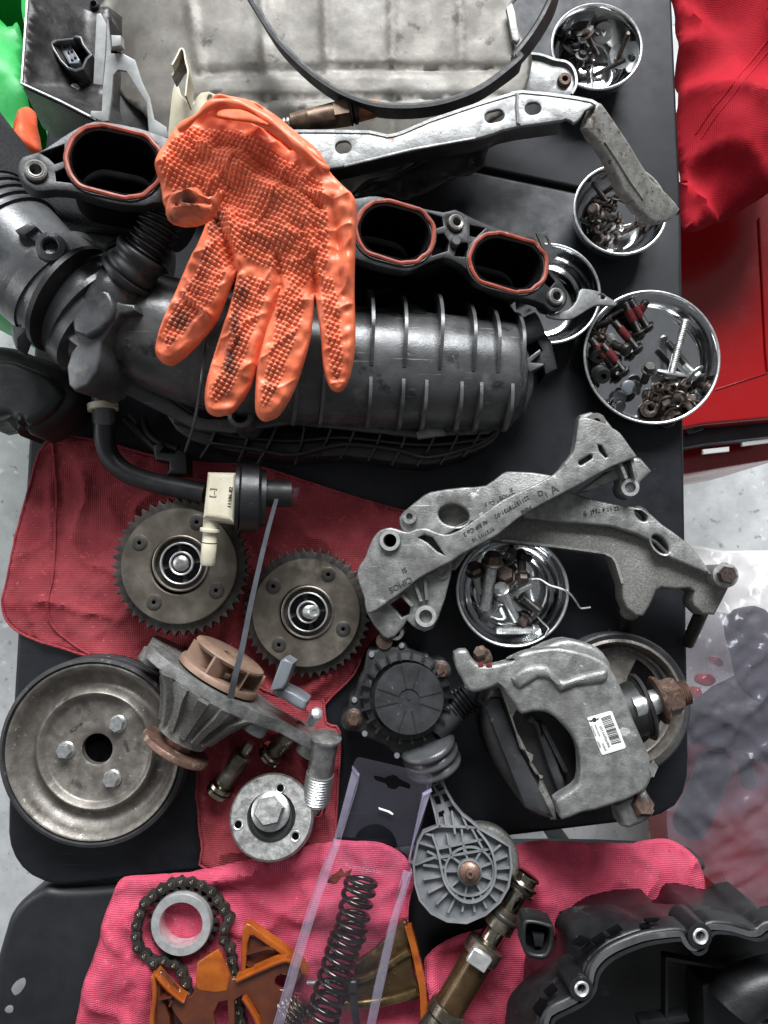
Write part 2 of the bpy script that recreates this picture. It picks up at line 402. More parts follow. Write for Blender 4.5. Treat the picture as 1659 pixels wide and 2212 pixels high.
M('redpaint', (.36, .006, .008), (.30, .0045, .006), 8, .2, .3, coat=.4, spots=[((.22, .006, .007), 16, .6, .12)])
M('green', (.045, .42, .105), (.03, .32, .075), 9, .4, .55, spots=[((.13, .50, .20), 14, .6, .15), ((.02, .16, .04), 30, .66, .06)], bump=.1, bsc=200)
M('orangecloth', (.78, .12, .035), (.62, .08, .02), 30, .6, .7)
M('tan', (.28, .18, .13), (.20, .125, .088), 50, .42, .55, sss=.1, spots=[((.16, .09, .06), 60, .61, .08)])
M('copper', (.24, .14, .10), (.15, .09, .07), 90, .4, .6, metal=.6, bump=.2, bsc=400, spots=[((.38, .31, .24), 110, .58, .06)])
M('cream', (.62, .57, .44), (.52, .47, .34), 40, .45, .6, spots=[((.16, .13, .09), 34, .64, .08), ((.05, .04, .03), 180, .71, .02)], bump=.08, bsc=400)
M('white', (.8, .8, .76), (.74, .74, .70), 30, .5, .6)
M('ink', (.03, .03, .03), (.02, .02, .02), 30, .6)
M('inkgrey', (.22, .23, .22), (.16, .17, .16), 400, .6)
M('redpaintmark', (.20, .022, .024), (.10, .014, .016), 200, .4)
M('engrave', (.045, .042, .04), (.03, .028, .026), 200, .7)
M('amber', (.35, .092, .011), (.25, .056, .007), 34, .16, .24, sss=.3, spots=[((.20, .04, .008), 20, .58, .12)])
M('amberdk', (.11, .030, .012), (.07, .018, .009), 24, .12, .2, coat=.6, spots=[((.20, .055, .012), 22, .6, .1)])
M('brass', (.26, .19, .085), (.14, .095, .04), 40, .2, .32, metal=.9, spots=[((.5, .46, .34), 60, .62, .08), ((.05, .035, .02), 70, .6, .06)])
M('oilbrown', (.115, .072, .034), (.07, .042, .02), 30, .2, .32, metal=.6, spots=[((.22, .15, .07), 30, .6, .1)])
M('collarmat', (.25, .225, .18), (.13, .112, .085), 60, .24, .4, metal=.85, spots=[((.5, .46, .38), 60, .62, .08), ((.05, .04, .025), 40, .6, .08)])
M('oilsteel', (.55, .50, .42), (.34, .29, .22), 60, .12, .25, metal=1.0)
M('spring', (.09, .074, .06), (.04, .034, .028), 80, .16, .26, metal=.95)
M('chainmat', (.10, .092, .082), (.055, .05, .046), 90, .34, .5, metal=.8)
M('greyplast', (.20, .205, .21), (.14, .145, .15), 40, .42, .55, bump=.1, bsc=500, spots=[((.33, .33, .32), 60, .64, .06), ((.09, .09, .09), 30, .6, .1)])
M('bluegrey', (.17, .18, .20), (.13, .14, .155), 40, .3, .42)
M('tiegrey', (.085, .09, .10), (.06, .064, .072), 60, .3, .42)
M('rubber2', (.02, .0195, .0195), (.012, .012, .012), 60, .4, .6)
M('capdusty', (.03, .031, .033), (.018, .0185, .02), 40, .42, .58, bump=.12, bsc=500, spots=[((.22, .225, .22), 75, .66, .05), ((.09, .09, .09), 200, .66, .04)])
M('purpleblack', (.05, .035, .05), (.02, .016, .02), 9, .3, .5)
M('oilstain', (.16, .02, .005), (.05, .008, .004), 220, .3)
M('brownsensor', (.20, .145, .095), (.10, .06, .045), 60, .35, .55, metal=.6, spots=[((.38, .33, .25), 70, .62, .07)])
M('orangeceram', (.36, .14, .05), (.16, .06, .03), 90, .5)
def film(name, tint, fac, rough=.12, bump=.15, bsc=40, diff=.05):
    m = bpy.data.materials.new(name); m.use_nodes = True; nt = m.node_tree; N = nt.nodes; Lk = nt.links
    N.remove(N['Principled BSDF']); out = N['Material Output']
    tr = N.new('ShaderNodeBsdfTransparent'); tr.inputs[0].default_value = (*tint, 1)
    gl = N.new('ShaderNodeBsdfGlossy'); gl.inputs['Roughness'].default_value = rough; gl.inputs[0].default_value = (.9, .9, .95, 1)
    df = N.new('ShaderNodeBsdfDiffuse'); df.inputs[0].default_value = (.70, .67, .80, 1)
    lw = N.new('ShaderNodeLayerWeight'); lw.inputs['Blend'].default_value = fac
    tc = N.new('ShaderNodeTexCoord'); no = N.new('ShaderNodeTexNoise'); no.inputs['Scale'].default_value = bsc
    Lk.new(tc.outputs['Object'], no.inputs['Vector'])
    bp = N.new('ShaderNodeBump'); bp.inputs['Strength'].default_value = bump; bp.inputs['Distance'].default_value = .004
    Lk.new(no.outputs['Fac'], bp.inputs['Height']); Lk.new(bp.outputs['Normal'], gl.inputs['Normal']); Lk.new(bp.outputs['Normal'], lw.inputs['Normal'])
    m1 = N.new('ShaderNodeMixShader'); Lk.new(lw.outputs['Fresnel'], m1.inputs[0]); Lk.new(tr.outputs[0], m1.inputs[1]); Lk.new(gl.outputs[0], m1.inputs[2])
    m2 = N.new('ShaderNodeMixShader'); m2.inputs[0].default_value = diff; Lk.new(m1.outputs[0], m2.inputs[1]); Lk.new(df.outputs[0], m2.inputs[2])
    Lk.new(m2.outputs[0], out.inputs['Surface']); MAT[name] = m
film('clearfilm', (.955, .945, .985), .09, .10, .35, 60, .016)
film('milkfilm', (.93, .91, .97), .14, .12, .5, 60, .12)
film('bagfilm', (.96, .93, .95), .30, .20, .12, 30, .11)
# the glove: rubber, darkened by a mesh value: grease stains plus shade painted between pyramids
def glove_mat():
    m = bpy.data.materials.new('glove'); m.use_nodes = True; nt = m.node_tree; N = nt.nodes; Lk = nt.links; b = N['Principled BSDF']
    tc = N.new('ShaderNodeTexCoord'); at = N.new('ShaderNodeAttribute'); at.attribute_name = 'grime_shade'
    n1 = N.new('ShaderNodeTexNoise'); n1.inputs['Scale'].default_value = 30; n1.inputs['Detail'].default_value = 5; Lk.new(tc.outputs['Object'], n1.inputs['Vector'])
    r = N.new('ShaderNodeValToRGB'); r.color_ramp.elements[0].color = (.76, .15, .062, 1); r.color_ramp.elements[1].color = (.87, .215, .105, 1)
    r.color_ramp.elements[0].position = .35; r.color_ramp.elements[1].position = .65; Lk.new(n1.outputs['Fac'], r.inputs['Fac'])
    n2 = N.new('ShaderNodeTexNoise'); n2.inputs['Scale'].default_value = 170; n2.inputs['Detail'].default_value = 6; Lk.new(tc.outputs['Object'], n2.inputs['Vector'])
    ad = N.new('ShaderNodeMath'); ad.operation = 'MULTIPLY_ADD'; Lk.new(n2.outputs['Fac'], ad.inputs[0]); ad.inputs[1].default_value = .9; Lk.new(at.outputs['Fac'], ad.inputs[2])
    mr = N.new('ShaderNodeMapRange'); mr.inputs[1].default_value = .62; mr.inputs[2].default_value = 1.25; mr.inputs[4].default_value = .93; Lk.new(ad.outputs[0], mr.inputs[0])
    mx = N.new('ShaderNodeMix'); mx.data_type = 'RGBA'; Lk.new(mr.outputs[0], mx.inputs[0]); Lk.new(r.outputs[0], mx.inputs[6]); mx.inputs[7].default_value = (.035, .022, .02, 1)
    Lk.new(mx.outputs[2], b.inputs['Base Color']); b.inputs['Roughness'].default_value = .42
    b.inputs['Subsurface Weight'].default_value = .12; b.inputs['Subsurface Radius'].default_value = (.006, .002, .001); b.inputs['Subsurface Scale'].default_value = 1
    n4 = N.new('ShaderNodeTexNoise'); n4.inputs['Scale'].default_value = 90; n4.inputs['Detail'].default_value = 4; Lk.new(tc.outputs['Object'], n4.inputs['Vector'])
    bp = N.new('ShaderNodeBump'); bp.inputs['Strength'].default_value = .25; bp.inputs['Distance'].default_value = .002; Lk.new(n4.outputs['Fac'], bp.inputs['Height']); Lk.new(bp.outputs['Normal'], b.inputs['Normal'])
    MAT['glove'] = m
glove_mat()
# ---------------------------------------------------------------- setting
b = MB(); fz = -.73
b.add([(-4, -4, fz), (4, -4, fz), (4, 4, fz), (-4, 4, fz)], [(0, 1, 2, 3)])
struct(b.build('floor', 'concrete'))

# folding table: two leaves with an open joint between them, rounded corners, on legs
tb = root('folding_table', 'black plastic folding table under the engine parts, joint across its top', 'table', (0, 0, 0))
fr0 = flat(830, 1100, 0)
lower = P('105,174 300,216 700,299 1050,373 1250,415 1473,461 1478,950 1489,1636 1487,1680 1478,1715 1460,1742 1430,1760 1390,1772 1083,1809 600,1862 160,1911 128,1913 94,1906 66,1893 45,1875 30,1853 20,1828 16,1800 17,1740 28,1514 52,1104 90,450')
upper = P('106,166 300,207 700,290 1050,364 1250,406 1472,452 1452,0 1450,-120 113,-120')
b = MB(); b.plate(fr0, [lower], .042, .004, res=3); b.build('table_leaf', 'table', tb)
b = MB(); b.plate(fr0, [upper], .042, .003, res=3); b.build('table_leaf', 'table', tb)
for dx, dy in ((200, 300), (1400, 300), (200, 1700), (1350, 1650)):
    p = W(dx, dy, -.042); b = MB(); b.tube([p, (p.x, p.y, fz)], .012, 10); b.build('leg', 'rubber', tb)
t2 = root('plastic_table', 'second black plastic table with scuffs and rounded corner under the pink cloths', 'table', W(700, 2100, -.004))
o2 = P('-20,2330 -12,2080 5,2021 21,1976 52,1941 94,1918 140,1921 260,1914 600,1876 1083,1845 1495,1856 1515,1900 1520,2330')
b = MB(); b.plate(flat(700, 2050, -.003), [cat(o2[1:-1], 4) + [o2[-1], o2[0]]], .04, .008, res=4); b.build('table_top', 'table2', t2)
for l in ('70,1440 100,1395 150,1372 160,1410 130,1460 95,1482 78,1465', '28,1570 50,1545 80,1550 78,1585 45,1592'):
    b = MB(); b.plate(flat(700, 2050, -.0026), [cat(T(0, 3, l), 2, True)], .0006, .0002); b.build('paint_spot', 'greyplast', t2)
for dx, dy in ((150, 2100), (1400, 2100)):
    p = W(dx, dy, -.045); b = MB(); b.tube([p, (p.x, p.y, fz)], .012, 10); b.build('leg', 'rubber', t2)

# ---------------------------------------------------------------- what stands beside the table
def folds(amp, s, seed, edge=0.0):
    def f(x, y, d): return amp * nz(x, y, s, seed, 3) + edge * np.exp(-d / .01)
    return f
# green plastic tub at the left
gt = root('plastic_tub', 'bright green plastic tub beside the table corner', 'tub', W(10, 220, -.55))
def tubring(d, z): return [tuple(W(x, y, z)) for x, y in d]
gl = cat(P('-260,-150 30,-130 58,-20 62,40 88,150 120,330 128,470 60,560 -260,560'), 5, True)
for nm, z0, z1, k in (('wall', -.18, -.6, 1.0),):
    top = [W(x, y, -.18) for x, y in gl]; cen = sum(top, Vector()) / len(top)
    b = MB(); n = len(top); rings = [(1.0, -.18), (.985, -.185), (.97, -.25), (.94, -.42), (.9, -.6), (.88, -.6), (.92, -.42), (.945, -.25), (.95, -.18)]
    v = [tuple(cen + (p - cen) * k_ + Vector((0, 0, z_ + .18))) for k_, z_ in rings for p in top]; f = []
    for j in range(len(rings)):
        j2 = (j + 1) % len(rings)
        for i in range(n): i2 = (i + 1) % n; f.append((j * n + i, j * n + i2, j2 * n + i2, j2 * n + i))
    b.add(v, f); b.build('wall', 'green', gt)
    b = MB(); b.sweep([cen + (p - cen) * 1.01 + Vector((0, 0, .002)) for p in top], [(-.008, -.006), (.004, -.006), (.006, .002), (.0, .005), (-.006, .003)], closed=True); b.build('rim', 'green', gt)
    b = MB(); b.prism([tuple((cen + (p - cen) * .905))[:2] for p in top], -.605, -.6); b.build('bottom', 'green', gt)
o = sheet('crumpled_lid', cat(P('-60,30 10,50 30,38 42,80 50,140 62,240 40,300 20,400 40,470 -60,470'), 3, True), -.22, lambda x, y, d: .02 * nz(x, y, 14, 3) + .02 * np.minimum(d / .03, 1), 'green', None, st=.008, sm=0)
tag(o, 'lighter green plastic sheet lying inside the tub edge', 'plastic sheet')
o = sheet('spare_glove', P('20,330 28,270 45,236 62,228 78,250 84,300 90,330 60,345'), -.14, lambda x, y, d: .012 * nz(x, y, 30, 5) + .018 * np.minimum(d / .012, 1), 'orangecloth', None, st=.004)
tag(o, 'crumpled orange rubber glove in the green tub', 'glove')

# red cloth bag over a red tool chest at the right
def redbag(x, y, d):
    u = (x * .72 + y * .69); return .034 * nz(x, y, 7, 2, 3) + .012 * np.clip(1 - 2.6 * np.abs(nz(x * .7 + y * .7, y * .4 - x * .4, 12, 8, 2)), 0, 1) ** 2 + .03 * np.minimum(d / .05, 1) ** .6 + .005 * np.sin(u * 60 + 2 * nz(x, y, 5, 8))
o = sheet('red_cloth_bag', P('1440,-80 1448,60 1452,140 1458,240 1454,300 1466,400 1471,505 1530,490 1600,455 1700,405 1800,300 1800,-80'), -.06, redbag, 'redcloth', None, st=.006, thick=.002, sm=2)
tag(o, 'bright red woven cloth bag slumped beside the table corner', 'bag')
def seam_on(pts, z, mat, parent, name, r=.0012):
    b = MB(); b.tube([tuple(W(x, y, z)) for x, y in cat(pts, 5)], r, 6); return b.build(name, mat, parent)
bagseam = T(2, 0, '1659,250 1560,370 1480,470 1390,590 1300,700 1215,830')
def lift(o, pts, off=.001):                          # heights of a sheet under a traced line
    pass
from mathutils.bvhtree import BVHTree
def drape_line(ob, pts, r, mat, name, off=.0006, parent=None, base=-.03):
    me = ob.data; org = ORG.get(ob.name, Vector((0, 0, 0))); tr = BVHTree.FromPolygons([v.co + org for v in me.vertices], [tuple(p.vertices) for p in me.polygons])
    path = []
    for x, y in cat(pts, 6):
        h = tr.ray_cast(CAM, ray(x, y).normalized())
        if h[0] is not None: path.append(h[0] + Vector((0, 0, off)))
    if len(path) > 2:
        b = MB(); b.tube(path, r, 6); return b.build(name, mat, parent or ob)
drape_line(o, bagseam, .0014, 'redcloth', 'seam', -.0006)
drape_line(o, [(x + 12, y + 10) for x, y in bagseam], .0010, 'redcloth', 'seam', -.0004)

tcst = root('tool_chest', 'glossy red steel tool chest standing beside the table', 'tool chest', W(1600, 700, -.7))
fz1 = flat(1600, 700, -.16)
b = MB(); b.plate(fz1, [P('1420,400 1760,330 1760,895 1523,917 1420,937')], .03, .004, res=2); b.build('lid', 'redpaint', tcst)
b = MB(); b.plate(fz1.up(-.032), [P('1425,410 1750,345 1750,885 1523,910 1425,928')], .30, .003); b.build('body', 'redpaint', tcst)
b = MB(); b.tube([tuple(W(x, y, -.158)) for x, y in P('1640,470 1649,640 1655,760 1659,800')], .0012, 6); b.build('edge_crease', 'redpaint', tcst)
b = MB(); b.plate(fz1.up(.0015), [T(2, 1, '1330,842 1659,735 1659,741 1330,848')], .001, .0004); b.build('panel_joint', 'redpaint', tcst)
b = MB(); b.plate(flat(1550, 965, -.19), [T(2, 1, '1100,1130 1240,1085 1760,1010 1760,1130 1300,1180 1100,1215')], .03, .004); b.build('handle_rail', 'purpleblack', tcst)
b = MB(); b.plate(flat(1550, 985, -.24), [T(2, 1, '1100,1220 1760,1130 1760,1270 1150,1370 1100,1370')], .22, .004); b.build('front', 'redpaint', tcst)
b = MB(); b.plate(flat(1500, 940, -.17), [T(2, 1, '1195,1040 1255,1030 1262,1090 1200,1110')], .02, .002); b.build('corner_pad', 'rubber', tcst)
b = MB(); b.plate(flat(1600, 975, -.186), [T(2, 1, '1255,1215 1420,1198 1420,1228 1258,1246')], .004, .001); b.build('label_strip', 'white', tcst)
b = MB(); b.plate(flat(1600, 975, -.186), [T(2, 1, '1500,1170 1700,1145 1700,1170 1500,1196')], .004, .001); b.build('label_strip', 'white', tcst)

# things in and under a clear plastic bag at the lower right
zb = -.40
rb = root('red_crate', 'red plastic crate on the floor seen through the clear bag', 'crate', W(1600, 1800, fz))
b = MB(); b.plate(flat(1600, 1750, zb - .08), [P('1465,1590 1550,1600 1700,1640 1760,1700 1760,2080 1520,2040 1465,1700')], .18, .01, res=2); b.build('body', 'redpaint', rb)
b = MB(); b.plate(flat(1600, 1750, zb - .078), [P('1560,1885 1740,1860 1740,1990 1600,1985')], .004, .001); b.build('raised_panel', 'redpaint', rb)
def rod(name, lab, pts, z, r, mat, cat_='rod'):
    b = MB(); b.tube([tuple(W(x, y, z)) for x, y in cat(pts, 4)], [pxm(r, z)] * ((len(pts) - 1) * 4 + 1), 16); o = b.build(name, mat); return tag(o, lab, cat_)
def capsule(name, lab, pts, z, r, mat, cat_):
    path = [W(x, y, z) for x, y in cat(pts, 4)]; n = len(path); rr = pxm(r, z)
    d0 = (path[0] - path[1]).normalized(); d1 = (path[-1] - path[-2]).normalized()
    full = [path[0] + d0 * rr * .9, path[0] + d0 * rr * .7, path[0] + d0 * rr * .35] + path + [path[-1] + d1 * rr * .35, path[-1] + d1 * rr * .7, path[-1] + d1 * rr * .9]
    b = MB(); b.tube(full, [rr * .45, rr * .75, rr * .95] + [rr] * n + [rr * .95, rr * .75, rr * .45], 18); return tag(b.build(name, mat), lab, cat_)
capsule('black_hose', 'short black rubber hose lying under the clear bag near the crate', P('1545,1655 1518,1720 1492,1775'), zb - .02, 36, 'rubber', 'hose')
capsule('black_hose', 'thick black rubber hose with rounded end standing up in the bag', P('1620,1360 1640,1440 1660,1560'), zb - .01, 52, 'rubber', 'hose')
capsule('black_hose', 'thin black hose end poking out beside the red crate', P('1605,1640 1618,1690'), zb - .03, 16, 'rubber', 'hose')
o = sheet('dark_cover', P('1470,1520 1560,1470 1640,1440 1760,1460 1760,1640 1620,1640 1520,1600 1470,1600'), zb - .03, lambda x, y, d: .03 * nz(x, y, 10, 4, 3) + .03 * np.minimum(d / .04, 1), 'rubber', None, st=.01, thick=.004)
tag(o, 'crumpled dark rubber cover inside the clear plastic bag', 'cover')
for i, (cx, cy, s) in enumerate(((1530, 1470, 20), (1555, 1430, 14), (1510, 1500, 15))):
    b = MB(); b.plate(flat(cx, cy, zb - .06), [cat(circ(cx, cy, s, s * .7, 7, rot=40 * i), 2, True)], .02, .005, res=2)
    tag(b.build('red_plastic_clip', 'redpaint'), ('largest of three small dark red clips under the clear bag', 'uppermost small dark red clip under the clear bag', 'lowest small dark red clip under the clear bag')[i], 'clip', 'clips in the clear bag')
def bagf(x, y, d):
    u_, v_ = x * .5 + y * .35, y * 1.0 - x * .75
    rid = lambda q: np.clip(1 - 2.6 * np.abs(q), 0, 1) ** 2
    return .022 * nz(x, y, 4, 6, 2) + .03 * np.minimum(d / .08, 1) + .005 * rid(nz(u_ * 3, v_ * 3, 6, 12, 2)) + .004 * rid(nz(u_ * 4 + v_, v_ * 9, 3, 15, 2)) + .004 * rid(nz(v_ * 3, u_ * 14, 3, 19, 2))
o = sheet('clear_plastic_bag', P('1440,1200 1500,1185 1560,1195 1700,1200 1760,1300 1760,1900 1700,1995 1600,1960 1520,1890 1460,1880 1440,1800 1420,1500'), zb, bagf, 'bagfilm', None, st=.006, thick=0)
tag(o, 'crumpled clear plastic bag heaped beside the table', 'plastic bag')
o = sheet('plastic_wrap', P('1440,1205 1490,1180 1560,1190 1690,1195 1740,1250 1740,1340 1600,1330 1440,1290'), -.62, lambda x, y, d: .02 * nz(x, y, 16, 9, 4) + .02, 'white', None, st=.01, thick=0)
tag(o, 'crumpled white plastic wrap on the concrete floor', 'plastic wrap')

# ---------------------------------------------------------------- rags
def rag(name, lab, out, z0, mat, seed, amp=.004, hump=None, st=.0035, grp=None):
    def hf(x, y, d):
        rr_ = 1 - np.abs(nz(x, y, 17, seed + 3, 2)) * 2.2
        h = amp * (nz(x, y, 13, seed, 3) + .55) + amp * .9 * np.clip(rr_, 0, 1) ** 3 + .0016 * np.clip(1 - 3 * np.abs(nz(x, y, 38, seed + 7, 2)), 0, 1) ** 2
        h = np.maximum(h, .0008)
        if hump is not None: h = h + hump(x, y, d)
        return h
    o = sheet(name, out, z0, hf, mat, None, st, .0014, hem=.0011); tag(o, lab, 'cloth', grp); return o
def ridge(x, y, a, c, w, h):                       # a fold between two traced points
    p, q = W(*a), W(*c); ex, ey = q.x - p.x, q.y - p.y; L2 = ex * ex + ey * ey
    t = np.clip(((x - p.x) * ex + (y - p.y) * ey) / L2, 0, 1)
    return h * np.exp(-(np.hypot(x - p.x - t * ex, y - p.y - t * ey) / w) ** 2) * (.35 + .65 * np.sin(math.pi * np.clip(t, .06, .94)))
G = 'red shop rags'
rA = rag('shop_rag', 'dark red shop rag under the two toothed cam wheels', P('110,958 155,944 240,960 330,985 420,1000 560,1010 690,1050 870,1104 950,1110 960,1200 900,1290 830,1350 790,1400 765,1455 720,1500 690,1530 640,1530 560,1480 470,1450 330,1432 200,1416 130,1396 60,1374 26,1350 12,1318 16,1280 32,1220 55,1110 80,1020'), .001, 'ragred', 1.3, .005,
    lambda x, y, d: ridge(x, y, (118, 990), (108, 1330), .004, .004) + ridge(x, y, (60, 1100), (30, 1300), .008, .006) + ridge(x, y, (200, 1405), (310, 1425), .006, .004) + ridge(x, y, (650, 1500), (760, 1420), .008, .012), grp=G)
drape_line(rA, T(0, 2, '335,0 345,150 340,300 325,450 300,560 305,680 350,760 420,820 490,870 560,910'), .0013, 'ragred', 'stitched_seam', .0003)
drape_line(rA, T(0, 1, '330,1180 340,1330 355,1500 345,1659'), .0013, 'ragred', 'stitched_seam', .0003)
b = MB(); b.tube([tuple(W(x, y, .004)) for x, y in cat(T(0, 1, '330,1185 390,1160 448,1122'), 4)], .0005, 5); b.build('loose_thread', 'ragred', rA)
rB = rag('shop_rag', 'red shop rag running down under the water pump and hub', P('470,1440 600,1500 690,1500 705,1560 735,1580 730,1700 725,1790 720,1850 640,1880 450,1875 440,1830 430,1740 428,1660 440,1560'), .0025, 'ragred', 4.1, .006,
    lambda x, y, d: ridge(x, y, (650, 1540), (660, 1760), .012, .012) + ridge(x, y, (450, 1600), (450, 1850), .006, .005), grp=G)
rC = rag('shop_rag', 'pink red shop rag under the chain and amber guides', [(x, y) for x, y in T(0, 3, '440,1800 500,1659 560,1380 640,1150 700,920 765,765 800,720 850,704 1000,700 1280,668')] + T(1, 3, '60,600 250,560 480,515 640,505 800,520 930,600 975,690 985,770 962,870 950,980 985,1110 1030,1290 1060,1450 1085,1600 1110,1800'), .006, 'ragpink', 2.2, .006,
    lambda x, y, d: ridge(x, y, (290, 1900), (205, 2210), .016, .012) + ridge(x, y, (330, 1890), (700, 1850), .010, .010) + ridge(x, y, (360, 1990), (300, 2212), .007, .009) + ridge(x, y, (600, 1940), (900, 1990), .014, .008) + ridge(x, y, (885, 1960), (925, 2180), .006, .014), grp=G)
rD = rag('shop_rag', 'bright pink shop rag hanging out right above the black cover', T(2, 3, '60,560 100,530 250,515 500,528 800,520 960,505 1050,516 1150,575 1215,655 1250,760 1256,900 1240,1300 400,1400 100,1800') + P('960,2260 935,2212 920,2120 918,2070 930,2050 950,2030 1000,2005 1050,1985 1085,1945 1100,1900'), .007, 'ragpink', 6.4, .004,
    lambda x, y, d: ridge(x, y, (1120, 1850), (1180, 1960), .016, .010) + ridge(x, y, (930, 2060), (930, 2200), .006, .012) + ridge(x, y, (950, 2030), (1090, 1960), .006, .010) + ridge(x, y, (1190, 1890), (1460, 1860), .02, .006), grp=G)
drape_line(rD, T(2, 3, '480,548 800,550 960,540 1040,552 1120,610 1180,690 1215,790 1222,900'), .0011, 'ragpink', 'stitched_seam', .0003)
# ---------------------------------------------------------------- sheet metal at the top
def seg_ridge(x, y, a, c, z, w):
    p, q = W(*a, z), W(*c, z); ex, ey = q.x - p.x, q.y - p.y; L2 = ex * ex + ey * ey
    t = np.clip(((x - p.x) * ex + (y - p.y) * ey) / L2, 0, 1)
    return np.exp(-(np.hypot(x - p.x - t * ex, y - p.y - t * ey) / w) ** 2)
zs = .075
hs = root('heat_shield', 'large embossed aluminium heat shield across the top of the table', 'heat shield', W(700, 150, 0))
shl = P('215,-90 215,60 226,150 300,225 330,262 420,300 600,330 740,345 840,350 930,310 1000,285 1060,262 1110,230 1132,205 1150,130 1140,95 1122,60 1105,10 1098,-90')
lines = [((565, -90), (572, 150)), ((700, -90), (706, 152)), ((846, -60), (848, 135)), ((992, -60), (996, 145)), ((395, -90), (430, 145)), ((430, 152), (1110, 146)), ((420, 212), (1090, 210)), ((572, 214), (575, 300)), ((848, 214), (850, 285))]
def shf(x, y, d):
    h = .0016 * nz(x, y, 22, 3, 3)
    for i, (a, c) in enumerate(lines): h = h + (.0026 if i < 5 else -.0030) * seg_ridge(x, y, a, c, zs, .0032)
    p = W(240, 100, zs); h = h - .035 * np.exp(-np.maximum(x - p.x + .012, 0) / .035)
    q = W(700, 230, zs); h = h - .25 * np.maximum(q.y - y, 0)
    return h
o = sheet('embossed_sheet', shl, zs, shf, 'sheetal', hs, st=.0042, thick=.0012, sm=2)
b = MB(); b.plate(flat(1115, 40, .083), [T(1, 0, '1570,45 1605,15 1625,70 1655,240 1640,262 1608,245')], .004, .0008); b.build('folded_edge', 'galv', hs)
# ear with a rusty bush at the right end
fe = flat(1200, 170, .07)
b = MB(); b.plate(fe, [cat(T(2, 0, '-40,330 100,330 230,338 330,370 400,385 445,420 470,480 468,540 440,590 390,600 200,585 0,610 -80,620'), 3, True), circ(1219, 174, 6)], .003, .001); b.build('ear', 'galv', hs)
b = MB(); b.lathe([(pxm(7, .07), -.006), (pxm(7, .07), .003), (pxm(14, .07), .003), (pxm(16, .07), 0), (pxm(16, .07), -.006)], 24, Matrix.Translation(W(1219, 174, .071)), close=True); b.build('bush', 'rust', hs)
b = MB(); b.sweep([tuple(W(x, y, .0715)) for x, y in cat(T(2, 0, '100,340 230,345 330,378 400,392 440,425 462,480 462,540 436,590'), 3)], [(-.001, -.001), (.001, -.001), (.001, .002), (-.001, .002)]); b.build('folded_edge', 'galv', hs)
# lower lip under the bent bracket, bright metal then scorched dark
lipA = P('695,378 745,356 826,342 838,361 895,360 850,385 795,395 762,425 740,408'); lipB = T(1, 0, '620,1215 700,1135 850,1092 1000,1042 1160,935 1300,885 1490,830 1470,900 1445,960 1430,1040 1340,1092 1280,1098 1210,1122 1140,1165 1080,1200 1000,1225 940,1250 800,1212 700,1228 640,1232')
o = sheet('lower_lip', lipA, .045, lambda x, y, d: .003 * nz(x, y, 30, 7) + .006 * np.exp(-d / .004), 'sheetal', hs, st=.0045, thick=.001)
o = sheet('scorched_lip', lipB, .028, lambda x, y, d: .004 * nz(x, y, 35, 5, 3), 'sheetdk', hs, st=.0045, thick=.001, holes=[circ(794, 406, 12, 3, 12, rot=-30), circ(1021, 352, 4, 6, 10)], sm=0)

# dark housing at the upper left: tilted tray with a plug socket moulded in its floor
bx = root('sensor_housing', 'dark dented metal housing with a moulded plug socket inside', 'housing', W(150, 120, 0))
zt = .10
rim = T(0, 0, '175,-160 170,0 150,300 135,520 380,632 600,745 720,790 860,700 900,300 880,-160')
def house(x, y, d):
    e_ = [tuple(W(*q, zt))[:2] for q in rim[:7]]; d = bdist(x, y, e_ + e_[::-1])
    return -.036 * np.minimum(d / .035, 1) ** .8 + .003 * nz(x, y, 26, 9, 3) * np.minimum(d / .01, 1) - .05 * np.clip((x - W(214, 120, .08).x) / .03, 0, 1)
o = sheet('tray', rim, zt, house, 'sheetdk', bx, st=.004, thick=.0015, sm=0)
b = MB(); b.tube([tuple(W(x, y, zt + .0003)) for x, y in T(0, 0, '172,-100 170,0 150,300 135,520 380,632 600,745')], .0011, 6); b.build('rim', 'steel', bx)
# outer wall seen below the rim
q1 = T(0, 0, '135,520 380,632 600,745'); q2 = T(0, 0, '262,775 345,838 520,800')
va = [tuple(W(x, y, zt - .0005)) for x, y in q1]; vb = [tuple(W(x, y, .025)) for x, y in q2]
b = MB(); b.add(va + vb + [(x, y - .002, z - .002) for x, y, z in va] + [(x, y - .002, z - .002) for x, y, z in vb], [(0, 1, 4, 3), (1, 2, 5, 4), (9, 10, 7, 6), (10, 11, 8, 7), (3, 4, 10, 9), (4, 5, 11, 10)]); b.build('outer_wall', 'castdark', bx)
fs = flat(150, 118, .082)
sk = cat(T(0, 0, '305,265 340,245 455,232 470,215 505,225 520,270 575,340 545,370 520,430 470,448 420,430 370,380 320,300'), 1, True)
def shrink(l, k):
    cx = sum(p[0] for p in l) / len(l); cy = sum(p[1] for p in l) / len(l); return [(cx + (x - cx) * k, cy + (y - cy) * k) for x, y in l]
b = MB(); b.plate(fs, [sk, shrink(sk, .84)], .018, .0008); sock = b.build('plug_socket', 'plastgrey', bx)
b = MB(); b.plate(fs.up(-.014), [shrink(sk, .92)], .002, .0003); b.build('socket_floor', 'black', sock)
pins = T(0, 0, '370,290 430,265 495,370 490,392 430,396'); holes = [circ(ZC[0] + x * .3472, ZR[0] + y * .3472, 3.2, 3.2, 8) for x, y in P('400,292 420,285 428,328 445,322 448,375 466,362')]
b = MB(); b.plate(fs.up(-.006), [pins] + holes, .008, .0006); b.build('pin_block', 'bluegrey', sock)
b = MB(); b.lathe([(.004, -.02), (.004, 0), (.0035, .001), (.0001, .001)], 16, Matrix.Translation(W(162, 190, .07))); b.build('stud', 'steel', bx)
